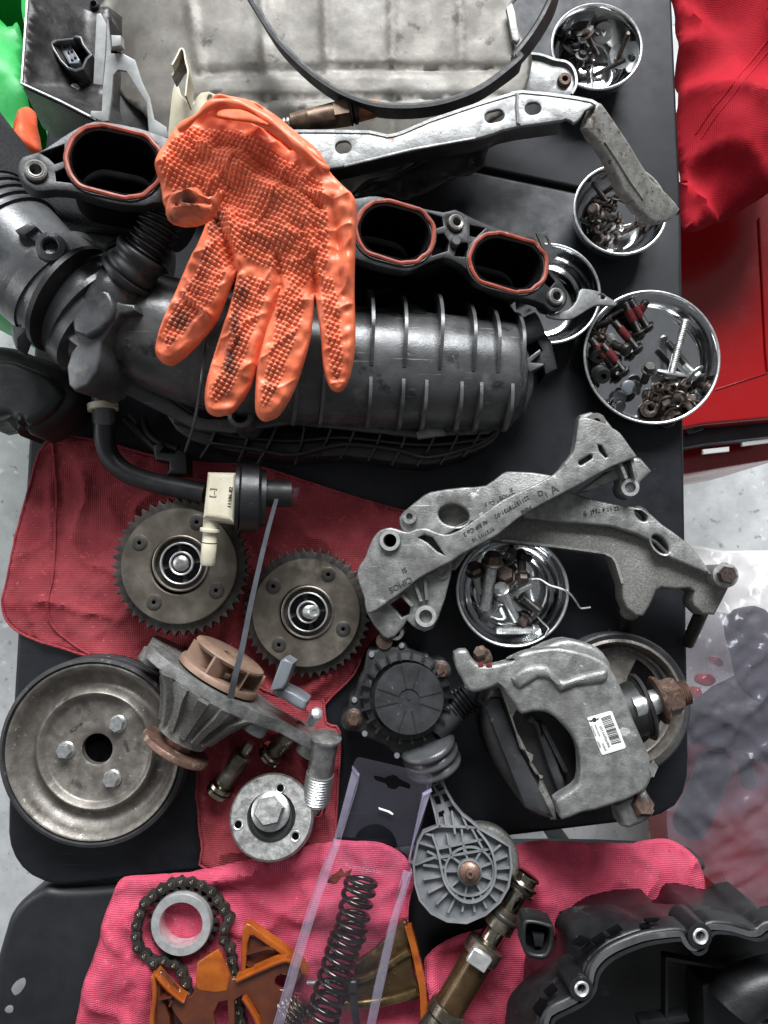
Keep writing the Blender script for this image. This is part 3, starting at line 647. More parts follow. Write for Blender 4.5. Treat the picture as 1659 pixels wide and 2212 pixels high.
for cx, cy, r in ((118, 18, 26), (205, 14, 12), (178, 175, 18)):
    b = MB(); rr = pxm(r, .06); b.lathe([(rr, -.014), (rr * .95, .0), (rr * .85, .003), (rr * .6, .004), (rr * .5, -.001), (.0001, -.001)], 24, Matrix.Translation(W(cx, cy, .063))); b.build('boss', 'sheetdk', bx)

# pale forked bracket standing in it
ab = root('forked_bracket', 'pale forked metal bracket standing between housing and heat shield', 'bracket', W(275, 200, .03))
fa = fr2((225, 60), .135, (300, 290), .112)
b = MB(); b.plate(fa, [T(0, 0, '668,110 690,300 690,330 765,332 840,372 880,500 930,605 958,740 1035,790 1048,858 925,832 912,640 835,520 785,442 735,434 706,465 695,600 676,752 640,757 560,722 566,688 632,690 640,530 660,340')], .003, .0007); b.build('fork', 'palemetal', ab)
b = MB(); b.plate(fa.up(-.002), [T(0, 0, '580,520 600,85 625,80 662,150 655,330 638,530')], .0025, .0006); b.build('side_flange', 'palemetal', ab)
b = MB(); b.plate(fa.up(.007), [T(0, 0, '690,215 752,218 756,282 695,290')], .010, .001); b.build('nub', 'palemetal', ab)
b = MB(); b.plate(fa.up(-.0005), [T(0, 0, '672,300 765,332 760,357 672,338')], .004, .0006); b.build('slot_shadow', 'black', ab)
b = MB(); b.plate(flat(300, 200, .05), [T(0, 0, '706,455 785,450 915,640 922,850 690,760')], .002, .0004); b.build('backing', 'sheetdk', ab)
# spring clip bracket
cb = root('clip_bracket', 'cream coated metal clip bracket with hooked loops beside the glove cuff', 'bracket', W(410, 210, .05))
b = MB(); b.plate(fr2((365, 280), .10, (470, 210), .12), [T(0, 0, '1040,860 1072,560 1085,520 1100,530 1115,580 1165,640 1205,648 1225,600 1250,575 1295,568 1345,590 1370,620 1380,800 1200,860'), circ(452, 215, 6, 11, 12, rot=10)], .0025, .0007); b.build('plate', 'cream', cb)
b = MB(); b.sweep([tuple(W(x, y, .13)) for x, y in cat(T(0, 0, '1090,450 1120,395 1142,352 1162,362 1172,420 1188,490 1180,560 1172,640'), 4)], [(-.0006, -.009), (.0006, -.009), (.0006, .009), (-.0006, .009)]); b.build('loop', 'cream', cb)
b = MB(); b.sweep([tuple(W(x, y, .125)) for x, y in cat(T(0, 0, '1085,505 1130,430 1158,408 1170,440'), 4)], [(-.0006, -.007), (.0006, -.007), (.0006, .007), (-.0006, .007)]); b.build('loop', 'galvold', cb)

# oxygen sensor lying on the shield
os_ = root('oxygen_sensor', 'heat stained oxygen sensor with hex collar lying on the heat shield', 'sensor', W(700, 250, .09))
A, B = W(*T(1, 0, '160,775')[0], .098), W(*T(1, 0, '790,668')[0], .098); L = (B - A).length; ma = axis_m(A, B); k = L / 630.
def prof(s, kk=k): return [(r * kk, (z - 160) * kk) for z, r in P(s)]
b = MB(); b.lathe(prof('160,20 162,32 172,33 178,24 186,34 196,34 202,24 210,34 222,34 228,26'), 20, ma); b.build('threaded_end', 'steel', os_)
b = MB(); b.lathe(prof('226,40 232,50 320,62 335,66 345,60 500,74 505,60'), 28, ma); b.build('body', 'brownsensor', os_)
b = MB(); b.lathe(prof('495,70 500,84 590,86 598,70'), 6, ma); b.build('hex_collar', 'brownsensor', os_)
b = MB(); b.lathe(prof('592,60 596,76 606,78 612,60 622,74 640,72 644,50'), 24, ma); b.build('seal_ring', 'rubber', os_)
b = MB(); b.lathe(prof('640,48 645,62 740,54 785,46 790,30'), 20, ma); b.build('tip', 'orangeceram', os_)

# ribbed belt on edge
be = root('ribbed_belt', 'black ribbed drive belt looping down over the heat shield', 'belt', W(860, 200, .09))
bp = cat([(*p, .105) for p in T(1, 0, '-60,-70 20,60 150,265 300,425 450,545 600,628 780,682 1000,688 1200,655 1400,578 1560,468 1650,390')] + [(*p, .105) for p in T(2, 0, '70,395 170,270 250,150 310,30 340,-80')], 5)
path = [W(x, y, z) for x, y, z in bp]
bw = .0105
prof_ = [(-.0022, -bw), (-.0022, bw)]; n = 6
for i in range(n):
    y1 = bw - 2 * bw * i / n; y0 = bw - 2 * bw * (i + 1) / n; prof_ += [(.0004, y1 - .0002), (.0022, (y1 * .65 + y0 * .35)), (.0022, (y1 * .35 + y0 * .65)), (.0004, y0 + .0002)]
v = MB(); 
# lean the belt slightly outwards like the photo shows, more at the right
b = MB(); m_ = len(prof_); vv = []; ff = []
for i, p in enumerate(path):
    t = (path[min(i + 1, len(path) - 1)] - path[max(i - 1, 0)]).normalized(); s_ = t.cross(Vector((0, 0, 1))).normalized()
    q_ = i / len(path); lean = R(10 if q_ < .5 else 10 - 56 * (q_ - .5)); up = Vector((0, 0, 1)) * math.cos(lean) + s_ * math.sin(lean); sd = s_ * math.cos(lean) - Vector((0, 0, 1)) * math.sin(lean)
    vv += [p - sd * x + up * y for x, y in prof_]
for i in range(len(path) - 1):
    for k_ in range(m_): k2 = (k_ + 1) % m_; ff.append((i * m_ + k_, i * m_ + k2, (i + 1) * m_ + k2, (i + 1) * m_ + k_))
b.add(vv, ff); b.build('belt_loop', 'rubber', be, 25)

# long bent bracket
lb = root('bent_bracket', 'long bent galvanised bracket with slots, cracked at its bend', 'bracket', W(1050, 300, .05))
fl = fr2((700, 320), .125, (1270, 235), .135)
up_ = T(1, 0, '160,822 260,820 480,820 720,825 790,840 830,850 880,842 930,825 1100,752 1400,650 1640,578') + T(2, 0, '60,585 130,574 300,590 470,614 560,632 590,650')
lo_ = T(2, 0, '560,668 520,690 500,725 480,748 450,768 430,750 400,740 380,748 240,768 110,786 0,810') + T(1, 0, '1490,832 1380,862 1180,892 990,932 760,985 560,1036 455,1052 300,1075')
hl = [stad(ZC[1] + 555 * .3472, 915 * .3472, 17, 13, -8), stad(ZC[1] + 1497 * .3472, 722 * .3472, 21, 12.5, -14), stad(ZC[2] + 198 * .3472, 674 * .3472, 17, 13, -8)]
b = MB(); b.plate(fl, [up_ + lo_] + hl, .0026, .0009, res=2); b.build('top_flange', 'galv', lb)
b = MB(); vu = [fl.w(p) for p in up_]; b.sweep([p - Vector((0, .0005, .002)) for p in vu], [(-.0018, -.004), (.001, -.004), (.0016, .001), (.0004, .0028), (-.0018, .0028)]); b.build('rolled_edge', 'galv', lb)
b = MB(); vl = [fl.w(p) for p in lo_[7:]]; b.sweep([p + Vector((0, .0012, -.011)) for p in vl], [(-.0008, -.009), (.0008, -.009), (.0008, .009), (-.0008, .009)]); b.build('side_web', 'sheetdk', lb)  # darker metal than the flange: the shade on the web is painted in
b = MB(); b.plate(fl.up(.0012), [T(1, 0, '556,1022 980,920 1376,850 1380,862 990,934 562,1038')], .0016, .0005); b.build('stepped_lip', 'galv', lb)
b = MB(); pr = [fl.w(p) + Vector((0, 0, .0006)) for p in T(2, 0, '95,585 100,680 112,775')]; b.tube(pr, .0011, 6); b.build('crease', 'galv', lb)
b = MB(); pr = [fl.w(p) + Vector((0, 0, .0006)) for p in T(1, 0, '1640,590 1632,660 1640,770')]; b.tube(pr, .0011, 6); b.build('crease', 'galv', lb)
f2 = fr2((1280, 225), .134, (1450, 465), .075)
limb = T(2, 0, '592,640 612,632 634,640 690,718 800,882 870,1000 940,1112 985,1150 1040,1202 1090,1255 1122,1300 1108,1325 1090,1350 1030,1385 985,1396 960,1398 920,1372 850,1312 750,1182 700,1060 650,962 600,890 565,848 536,790 552,732 575,690')
b = MB(); b.plate(f2, [limb], .009, .0035, res=3); lm = b.build('broken_limb', 'galvold', lb)
b = MB(); b.tube([f2.w(p) + f2.n * .0003 for p in T(2, 0, '640,880 720,1000 800,1130 880,1240')], .0008, 6); b.build('crease', 'galvold', lm)

# braided hose passing behind the manifold port
bh = root('braided_hose', 'thick black braided hose curving behind the manifold flange', 'hose', W(150, 430, .03))
b = MB(); pth = [W(x, y, z) for x, y, z in cat([(-60, 240, .07), (0, 320, .07), (60, 392, .07), (140, 440, .075), (240, 462, .08), (340, 470, .085), (400, 500, .085)], 6)]
b.tube(pth, .0185, 24); b.build('hose_body', 'braid', bh)

# ---------------------------------------------------------------- bowls
def bowl(dx, dy, r, h, lab, flatk=.52, zr=None, shallow=False, grp='polished steel parts bowls'):
    zr = zr or h; c = W(dx, dy, zr); t = root('steel_bowl', lab, 'bowl', (c.x, c.y, zr - h), grp)
    p = [(.0001, .0018), (r * flatk * .5, .0014), (r * flatk, .0010)]
    for i in range(1, 10):
        a = i / 9; p.append((r * (flatk + (1 - flatk - .03) * math.sin(a * math.pi / 2) ** (.8 if shallow else .95)), .001 + (h - .002) * (1 - math.cos(a * math.pi / 2)) ** .9))
    p += [(r * .985, h), (r, h + .0006), (r * 1.012, h - .0002), (r * 1.012, h - .0018), (r * .99, h - .0016)]
    for i in range(9, 0, -1):
        a = i / 9; p.append((r * (flatk + (1 - flatk - .03) * math.sin(a * math.pi / 2) ** (.8 if shallow else .95)) + .0006, .0002 + (h - .0026) * (1 - math.cos(a * math.pi / 2)) ** .9))
    p.append((.0001, 0))
    m = Matrix.Translation((c.x, c.y, zr - h))
    b = MB(); b.lathe(p, 72, m); b.build('shell', 'chrome', t)
    b = MB(); b.lathe([(r * 1.0 + .0013 * math.cos(q), h + .0013 * math.sin(q)) for q in [i * math.pi / 4 for i in range(8)]], 72, m, close=True); b.build('rolled_rim', 'zinc', t)
    return t
bowl(1289, 101, .0400, .036, 'polished steel bowl of washers and bolts at the top of the table')
bowl(1340, 453, .0405, .034, 'polished steel bowl of small screws under the broken bracket end')
bowl(1186, 634, .0440, .034, 'polished steel bowl half hidden behind the manifold end')
bowl(1408, 771, .0590, .024, 'widest steel dish, holding red marked bolts and rusty nuts', .80, shallow=True)
bowl(1107, 1276, .0465, .034, 'steel bowl of large bolts and wire beneath the aluminium brackets')

# fasteners; head point, tip point (tracing px) with heights
def bolt(h, zh, t, zt, r_px, mat, lab, grp, head='hex', flange=1.5, hl=None, mat2=None, thr=True, patch=None, name='bolt'):
    a, c = W(*h, zh), W(*t, zt); r = pxm(r_px, zh); m = axis_m(c, a); L = (a - c).length
    o = root(name, lab, 'bolt', a, grp)
    b = MB()
    pf = [(r * .75, 0), (r, r * .35)]
    if thr:
        n = min(40, max(4, int(L / (r * .42)))); st = (L - r * .35) / n
        for i in range(n): pf += [(r, r * .35 + st * i), (r * .86, r * .35 + st * (i + .5))]
    pf.append((r, L)); b.lathe(pf, 14, m); b.build('shank', mat2 or mat, o)
    if patch:
        b = MB(); b.lathe([(r * 1.03, L * .25), (r * 1.06, L * .27), (r * 1.06, L * .62), (r * 1.03, L * .64)], 14, m); b.build('thread_lock_patch', 'redpaintmark', o)
    hl = hl or r * 1.3; mh = axis_m(a, a + (a - c))
    if flange:
        b = MB(); b.lathe([(r * flange * .92, -.0002), (r * flange, r * .1), (r * flange, r * .3), (r * flange * .85, r * .5)], 22, mh); b.build('flange', mat, o)
    if head == 'hex':
        b = MB(); b.lathe([(x, z + r * .4) for x, z in hexa(r * 1.55 if (flange or 0) > 2 or not flange else r * min(1.6, flange * .82), hl)], 6, mh); b.build('head', mat, o)
    elif head == 'dome':
        b = MB(); b.lathe([(r * 1.5, r * .3), (r * 1.55, r * .6), (r * 1.3, hl), (r * .7, hl * 1.15), (.0001, hl * 1.2)], 18, mh); b.build('head', mat, o)
    elif head == 'socket':
        b = MB(); b.lathe([(r * 1.35, r * .3), (r * 1.4, hl), (r * 1.2, hl * 1.1), (r * .8, hl * 1.1), (r * .75, hl * .6), (.0001, hl * .6)], 18, mh); b.build('head', mat, o)
    return o
def nut(d, z, r_px, mat, lab, grp, tilt=(0, 0), flange=True):
    r = pxm(r_px, z); c = W(*d, z); o = root('nut', lab, 'nut', c, grp)
    m = Matrix.Translation(c) @ Matrix.Rotation(R(tilt[0]), 4, 'X') @ Matrix.Rotation(R(tilt[1]), 4, 'Y') @ Matrix.Rotation(random.uniform(0, 1), 4, 'Z')
    b = MB(); b.lathe([(r * .45, -r * .5), (r * .5, 0), (r * .46, r * .5), (r * .62, r * .55), (r * .78, r * .4), (r * .78, -r * .4), (r * .6, -r * .5)], 6, m, close=True); b.build('hex_body', mat, o)
    if flange:
        b = MB(); b.lathe([(r * .5, -r * .35), (r * .95, -r * .4), (r, -r * .55), (r * .95, -r * .68), (r * .5, -r * .68)], 24, m, close=True); b.build('flange', mat, o)
    return o
def washer(d, z, r_px, mat, lab, grp, tilt=(0, 0), hole=.3, th=.0012):
    r = pxm(r_px, z); c = W(*d, z)
    m = Matrix.Translation(c) @ Matrix.Rotation(R(tilt[0]), 4, 'X') @ Matrix.Rotation(R(tilt[1]), 4, 'Y')
    b = MB(); b.lathe([(r * hole, 0), (r * .97, 0), (r, -th * .5), (r * .97, -th), (r * hole, -th)], 30, m, close=True)
    return tag(b.build('washer', mat), lab, 'washer', grp)
t20 = lambda s: T(2, 0, s)[0]
t21 = lambda s: T(2, 1, s)[0]
GA = 'fasteners in the top bowl'
for d, z, r, m_, tl, lab in (('490,118', .022, 24, 'darkbolt', (38, 10), 'dark round washer tilted at the back of the top bowl'), ('632,205', .020, 23, 'steel', (18, -28), 'grey round washer against the inner side of the top bowl'), ('450,300', .016, 29, 'darkbolt', (-30, 20), 'wide dark washer plate at the near side of the top bowl'),
    ('738,352', .014, 27, 'zinc', (8, 16), 'pale washer under an upright screw in the top bowl'), ('570,480', .016, 25, 'steel', (10, 70), 'washer standing on edge in the top bowl'), ('520,190', .026, 20, 'steel', (-45, -30), 'washer leaning over others in the top bowl')):
    washer(t20(d), z, r, m_, lab, GA, tl)
for h, zh, t, zt_, r, m_, fl, lab in (('728,360', .018, '790,205', .050, 5, 'rustbolt', None, 'long brown screw standing upright in the top bowl'), ('575,470', .014, '772,372', .026, 5.5, 'darkbolt', 2.4, 'long dark threaded bolt lying across the top bowl'),
    ('535,220', .030, '600,345', .016, 6, 'rustbolt', 3.0, 'rusty bolt with wide washer amid the top bowl'), ('410,215', .022, '335,212', .018, 5, 'darkbolt', 2.4, 'short black screw at the rim of the top bowl'), ('520,395', .014, '660,400', .012, 5, 'darkbolt', 2.0, 'bolt lying under the long threaded one in the top bowl'),
    ('500,350', .024, '470,430', .012, 6, 'darkbolt', 2.6, 'short dark bolt leaning in the lower part of the top bowl'), ('540,430', .020, '545,520', .012, 5, 'darkbolt', 2.6, 'small screw by the lower wall of the top bowl')):
    bolt(t20(h), zh, t20(t), zt_, r, m_, lab, GA, flange=fl)
GB = 'screws in the second bowl'
for h, zh, t, zt_, r, fl, lab in (('650,1248', .014, '570,1140', .024, 6, 2.0, 'screw leaning up the back of the second bowl'), ('640,1200', .014, '725,1140', .024, 5, None, 'headless stud by the bracket end in the second bowl'), ('690,1290', .014, '558,1240', .014, 6, 2.2, 'rusty screw lying across the second bowl'), ('640,1345', .014, '760,1392', .010, 6, 2.2, 'rusty screw low in the second bowl'),
    ('575,1305', .022, '600,1350', .008, 7, 2.0, 'hex bolt with its head turned up in the second bowl'), ('715,1235', .018, '690,1310', .010, 5, 2.6, 'screw with washer head in the middle of the second bowl'), ('610,1420', .014, '660,1400', .010, 6, 2.2, 'screw at the near side of the second bowl'), ('650,1460', .012, '720,1430', .010, 6, 2.4, 'screw nearest the lower wall of the second bowl'), ('850,1392', .018, '740,1450', .010, 8, 1.9, 'thick bolt under the bracket end in the second bowl'), ('600,1350', .018, '690,1370', .018, 6, 2.0, 'brown screw lying over others in the second bowl')):
    bolt(t20(h), zh, t20(t), zt_, r, 'rustbolt', lab, GB, flange=fl)
GD = 'fasteners in the wide dish'
for h, t, lab in (('850,480', '765,300', 'red marked black bolt at the back of the dish'), ('900,448', '800,285', 'red marked bolt next to the backmost one in the dish'), ('835,582', '700,420', 'red marked bolt in the middle of the row in the dish'), ('752,722', '625,560', 'lower red marked bolt of the pair in the dish'), ('690,700', '555,525', 'red marked bolt against the rim of the dish'), ('840,390', '905,290', 'short red tipped bolt up the wall of the dish')):
    bolt(t21(h), .012, t21(t), .022, 9, 'darkbolt', lab, GD, 'socket', 1.9, patch=True)
bolt(t21('575,455'), .014, t21('690,410'), .020, 8, 'darkbolt', 'dark bolt lying along the upper rim of the dish', GD, 'socket', 1.9)
bolt(t21('670,540'), .02, t21('620,600'), .010, 8, 'steel', 'silver bolt end among the dark bolts of the dish', GD, 'hex', None)
bolt(t21('760,590'), .016, t21('700,570'), .010, 10, 'darkbolt', 'bolt with shiny head between red marked bolts in the dish', GD, 'dome', 1.4)
for d, lab in (('620,745', 'round black rubber bush by the left wall of the dish'), ('600,620', 'smaller black rubber bush under the red marked bolts')):
    c = W(*t21(d), .012); o = root('rubber_bush', lab, 'bush', c, GD); b = MB(); rr = pxm(19, .012)
    b.lathe([(rr * .4, -.008), (rr * .9, -.008), (rr, -.003), (rr * .75, 0), (rr, .003), (rr * .85, .008), (rr * .4, .008)], 24, Matrix.Translation(c) @ Matrix.Rotation(R(35), 4, 'X'), close=True); b.build('body', 'rubber', o)
bolt(t21('1060,735'), .010, t21('1148,405'), .030, 9, 'steel', 'longest threaded bolt leaning up the right wall of the dish', GD, 'hex', 3.4)
bolt(t21('1225,775'), .012, t21('1028,545'), .014, 8, 'darkbolt', 'dark threaded bolt lying behind the longest one', GD, 'hex', 2.6)
bolt(t21('1200,745'), .018, t21('1140,690'), .014, 8, 'zinc', 'bright bolt with pale washer near the right wall', GD, 'hex', 3.0)
bolt(t21('1260,825'), .014, t21('1195,790'), .012, 9, 'rustbolt', 'brown capped bolt at the right wall of the dish', GD, 'dome', 1.8)
bolt(t21('915,725'), .022, t21('885,800'), .008, 9, 'darkbolt', 'black spline bolt standing in the middle of the dish', GD, 'hex', 1.8)
for d, z, tl, r, lab in (('790,830', .016, (20, 12), 16, 'grey plastic push clip tilted in the dish'), ('735,890', .012, (40, -30), 15, 'grey plastic clip by the lower left rim of the dish'), ('840,830', .012, (-12, 45), 17, 'grey plastic disc clip behind the others in the dish'), ('740,950', .010, (30, 20), 14, 'dark plastic clip at the lower rim of the dish')):
    c = W(*t21(d), z); o = root('push_clip', lab, 'clip', c, GD); rr = pxm(r, z); m = Matrix.Translation(c) @ Matrix.Rotation(R(tl[0]), 4, 'X') @ Matrix.Rotation(R(tl[1]), 4, 'Y')
    b = MB(); b.lathe([(rr, -.001), (rr * 1.02, 0), (rr * .9, .001), (rr * .6, .0016), (.0001, .0018)], 24, m); b.build('cap', 'bluegrey' if z > .013 else 'rubber', o)
    b = MB(); b.lathe([(rr * .45, -.009), (rr * .5, -.004), (rr * .38, -.001)], 12, m); b.build('stem', 'rubber', o)
for d, z, r, tl, lab in (('925,960', .010, 19, (5, -8), 'rusty flange nut lying flat nearest the dish edge'), ('1055,842', .014, 18, (10, 12), 'rusty nut facing up in the middle of the heap'), ('978,828', .016, 13, (-10, 20), 'small rusty nut at the left of the heap'), ('960,880', .010, 17, (35, -20), 'tilted nut under the small one'), ('1030,935', .012, 18, (70, 10), 'rusty nut lying on its side in the heap'), ('1150,835', .012, 18, (40, 35), 'dark nut leaning on the bolts'),
    ('1075,1000', .011, 17, (55, 20), 'rusty nut low in the heap by the dish wall'), ('1150,955', .012, 18, (60, -40), 'brown nut at the right of the heap'), ('1185,905', .013, 16, (20, 60), 'nut standing at the right end of the heap'), ('1100,905', .020, 17, (50, -30), 'nut on top of the heap'), ('1045,1040', .009, 16, (15, 10), 'nut touching the near wall of the dish')):
    nut(t21(d), z, r, 'rustbolt', lab, GD, tl)
q5 = lambda s: [(960 + x * .1984, 1124.6 + y * .1984) for x, y in P(s)]
GE = 'bolts in the lower bowl'
for h, zh, t, zt_, r, m_, m2, fl, hd, lab in (('520,470', .042, '440,955', .018, 14, 'rustbolt', 'zinc', 1.75, 'hex', 'largest bolt with zinc thread and rusty head in the lower bowl'), ('340,560', .03, '410,780', .012, 12, 'rustbolt', 'steel', 1.8, 'hex', 'rusty headed bolt at the left wall of the lower bowl'), ('670,620', .028, '690,720', .012, 13, 'rustbolt', 'steel', 1.8, 'hex', 'rusty bolt deep in the middle of the lower bowl'),
    ('850,600', .040, '830,330', .022, 10, 'rustbolt', 'darkbolt', 1.7, 'hex', 'brown bolt pointing away under the bracket'), ('630,765', .036, '790,1085', .014, 10, 'zinc', 'zinc', 1.7, 'hex', 'bright silver hex bolt at the centre of the lower bowl'), ('850,840', .03, '1025,985', .024, 9, 'darkbolt', 'darkbolt', 1.3, None, 'black pin with polished end in the lower bowl'),
    ('730,800', .022, '955,695', .026, 7, 'steel', 'zinc', 1.6, None, 'threaded stud crossing under the pin'), ('900,700', .018, '955,885', .014, 9, 'zinc', 'zinc', None, None, 'zinc threaded stud by the right wall of the lower bowl'), ('950,1195', .014, '565,1195', .016, 9, 'zinc', 'zinc', 1.6, 'hex', 'zinc bolt lying along the near wall of the lower bowl'), ('870,1050', .014, '910,1000', .012, 12, 'rustbolt', 'darkbolt', 1.6, 'hex', 'rusty bolt head between silver bolts'),
    ('590,880', .012, '540,980', .008, 10, 'steel', 'steel', 1.6, 'hex', 'steel bolt at the bottom of the lower bowl'), ('860,400', .03, '940,415', .026, 8, 'darkbolt', 'darkbolt', 1.6, 'hex', 'small dark bolt under the edge of the bracket')):
    bolt(q5(h)[0], zh, q5(t)[0], zt_, r, m_, lab, GE, hd, fl, mat2=m2)
b = MB(); b.tube([tuple(W(x, y, z)) for x, y, z in cat([(*p, z) for p, z in zip(q5('950,640 1040,640 1150,705 1280,745 1370,800 1430,880 1475,950 1520,955 1590,945'), (.03, .032, .036, .038, .036, .033, .03, .03, .03))], 5)], .0009, 8)
tag(b.build('wire_clip', 'zinc'), 'thin bent wire hook sticking out over the bowl rim', 'wire')
b = MB(); b.tube([tuple(W(x, y, z)) for x, y, z in cat([(*p, z) for p, z in zip(q5('990,1020 1060,1100 1130,1170 1115,1210 1092,1270'), (.02, .03, .037, .038, .037))], 5)], .0007, 8)
tag(b.build('wire_clip', 'zinc'), 'short thin wire hooked over the lower rim of the bowl', 'wire')
rz = random.Random(4)
for cx, cy, rr_, n_, lab_x, g_ in ((1262, 92, 46, 9, 'small dark screw in the crowded heap of the top bowl', GA), (1318, 470, 42, 10, 'small dark screw in the crowded heap of the second bowl', GB), (1290, 735, 34, 5, 'short dark bolt under the red marked bolts of the dish', GD), (1085, 1225, 44, 7, 'dark bolt deep in the shade of the lower bowl', GE)):
    for i in range(n_):
        a_, q_ = rz.uniform(0, 6.28), rr_ * math.sqrt(rz.random()); x_, y_ = cx + q_ * math.cos(a_), cy + q_ * math.sin(a_); a2 = rz.uniform(0, 6.28); l_ = rz.uniform(18, 34)
        bolt((x_, y_), rz.uniform(.010, .020), (x_ + l_ * math.cos(a2), y_ + l_ * math.sin(a2)), rz.uniform(.008, .014), rz.uniform(4.5, 7), rz.choice(('darkbolt', 'rustbolt', 'darkbolt', 'steel')), lab_x, g_, flange=rz.choice((2.0, 2.4, 3.0)))
# tin strap clip between the bowls
sc_ = root('metal_strap', 'dull metal strap clip bridging the two bowls by the manifold', 'strap', W(1240, 650, .03))
b = MB(); b.plate(fr2((1175, 660), .085, (1290, 640), .07), [cat(T(2, 1, '285,375 340,368 420,345 470,290 490,225 520,215 600,230 660,262 722,305 700,322 640,318 580,322 500,370 440,402 380,408 300,395'), 2, True), circ(ZC[2] + 628 * .3472, ZR[1] + 264 * .3472, 8, 5, 12, rot=25)], .0022, .0008, res=2); b.build('band', 'galv', sc_)
b = MB(); b.plate(fr2((1165, 510), .08, (1195, 560), .07), [T(2, 0, '218,1450 290,1438 325,1560 350,1600 300,1640 262,1560'), circ(ZC[2] + 278 * .3472, 1497 * .3472, 5, 9, 10, rot=-25)], .002, .0006); b.build('tab', 'galv', sc_)
# ---------------------------------------------------------------- intake manifold
im = root('intake_manifold', 'black plastic intake manifold with red port gaskets, lying under the orange glove', 'manifold', W(650, 700, 0))
ff = fr2((250, 348), .180, (1097, 562), .098, tilt=-4)
fout = P('40,352 50,338 83,328 110,312 146,288 187,266 222,262 300,276 365,298 470,335 560,360 660,395 740,424 771,428 799,423 826,425 868,437 899,446 958,458 983,452 1010,465 1052,484 1083,495 1125,503 1158,517 1173,545 1187,580 1215,611 1227,642 1215,667 1191,672 1173,656 1135,644 1104,640 1062,624 1031,608 1010,583 986,566 958,557 924,568 896,582 871,585 819,575 771,559 680,530 560,500 460,470 354,436 312,444 260,441 208,429 167,415 118,410 80,413 52,399 38,372')
ports = [(247, 350, 94, 62, 12), (560, 428, 84, 57, 13), (853, 502, 75, 52, 14.5), (1097, 568, 74, 48, 14)]
po = [stad(x, y, hx, hy, r, 14) for x, y, hx, hy, r in ports]
pk = [P('88,331 138,313 137,347 118,354 104,340'), T(0, 0, '345,1070 398,1045 470,1140 350,1125'), T(1, 0, '1085,1325 1170,1350 1180,1405 1120,1425'), T(1, 0, '1125,1460 1180,1450 1215,1500 1205,1560 1110,1590'), T(1, 0, '1345,1400 1440,1420 1380,1475 1345,1465'), T(1, 0, '1275,1510 1330,1510 1340,1600 1250,1590'), P('1184,590 1200,608 1188,622 1178,612')]
bos = [(78, 371, 21), (984, 483, 19), (1199, 642, 20)]
bh_ = [circ(x, y, r - 1, r - 1, 20) for x, y, r in bos]
b = MB(); b.plate(ff, [cat(fout, 2, True)] + po + pk + bh_, .010, .001, res=1); b.build('port_flange', 'plastic', im)
b = MB(); b.plate(ff.up(-.009), [[(x * .995 + 3, y * .995 + 3) for x, y in fout]] + po + [circ(x, y, r * .55, r * .55, 16) for x, y, r in bos], .004, .0006); b.build('flange_web', 'black', im)
for (x, y, hx, hy, r) in ports:
    l0 = stad(x, y, hx + 10, hy + 9, r, 14); wob = [(px_ + 1.2 * math.sin(i * 1.7), py_ + 1.4 * math.sin(i * 2.3 + 1)) for i, (px_, py_) in enumerate(l0)]
    b = MB(); pth = [ff.w(p) for p in cat(wob, 3, True)]; b.loop_tube([p + ff.n * .0004 for p in pth], .0019, 8); gk = b.build('gasket', 'gasket', im)
    b = MB(); b.plate(ff.up(.0012), [stad(x, y, hx + 17, hy + 16, r, 14), stad(x, y, hx + 13.5, hy + 12.5, r, 14)], .006, .0006); b.build('gasket_lip', 'plastic', im)
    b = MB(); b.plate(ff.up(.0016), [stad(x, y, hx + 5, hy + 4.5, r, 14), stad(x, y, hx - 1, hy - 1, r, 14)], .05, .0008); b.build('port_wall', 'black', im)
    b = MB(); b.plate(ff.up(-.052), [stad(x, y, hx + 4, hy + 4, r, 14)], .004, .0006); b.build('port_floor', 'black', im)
    # runner under the port
    c0 = ff.w((x, y)) - ff.n * .105; c1 = W(min(x + 40, 1040), min(y + 250, 790), .070)
    mid = (c0 + c1) / 2 - Vector((0, -.015, .035))
    b = MB(); b.tube([Vector(p) for p in cat([tuple(c0), tuple(mid), tuple(c1)], 6)], [.030] * 13, 20); b.build('runner', 'plastic', im)
for x, y, r in bos:
    rr = ff.r(r); m = Matrix.Translation(ff.w((x, y))) @ ff.m.to_3x3().to_4x4()
    b = MB(); b.lathe([(rr * .66, -.02), (rr * .66, .003), (rr * .8, .0034), (rr * .97, .0026), (rr, -.001), (rr, -.02)], 32, m, close=True); bb = b.build('bolt_boss', 'castdark', im)
    b = MB(); b.lathe([(rr * .52, -.02), (rr * .52, .0032), (rr * .64, .0036), (rr * .655, -.02)], 28, m, close=True); b.build('metal_sleeve', 'steel', bb)
b = MB(); c = ff.w(T(1, 0, '1245,1512')[0]); b.lathe([(.004, -.012), (.004, .004), (.0033, .005), (.0001, .005)], 18, Matrix.Translation(c) @ ff.m.to_3x3().to_4x4()); b.build('locating_pin', 'plenum', im)

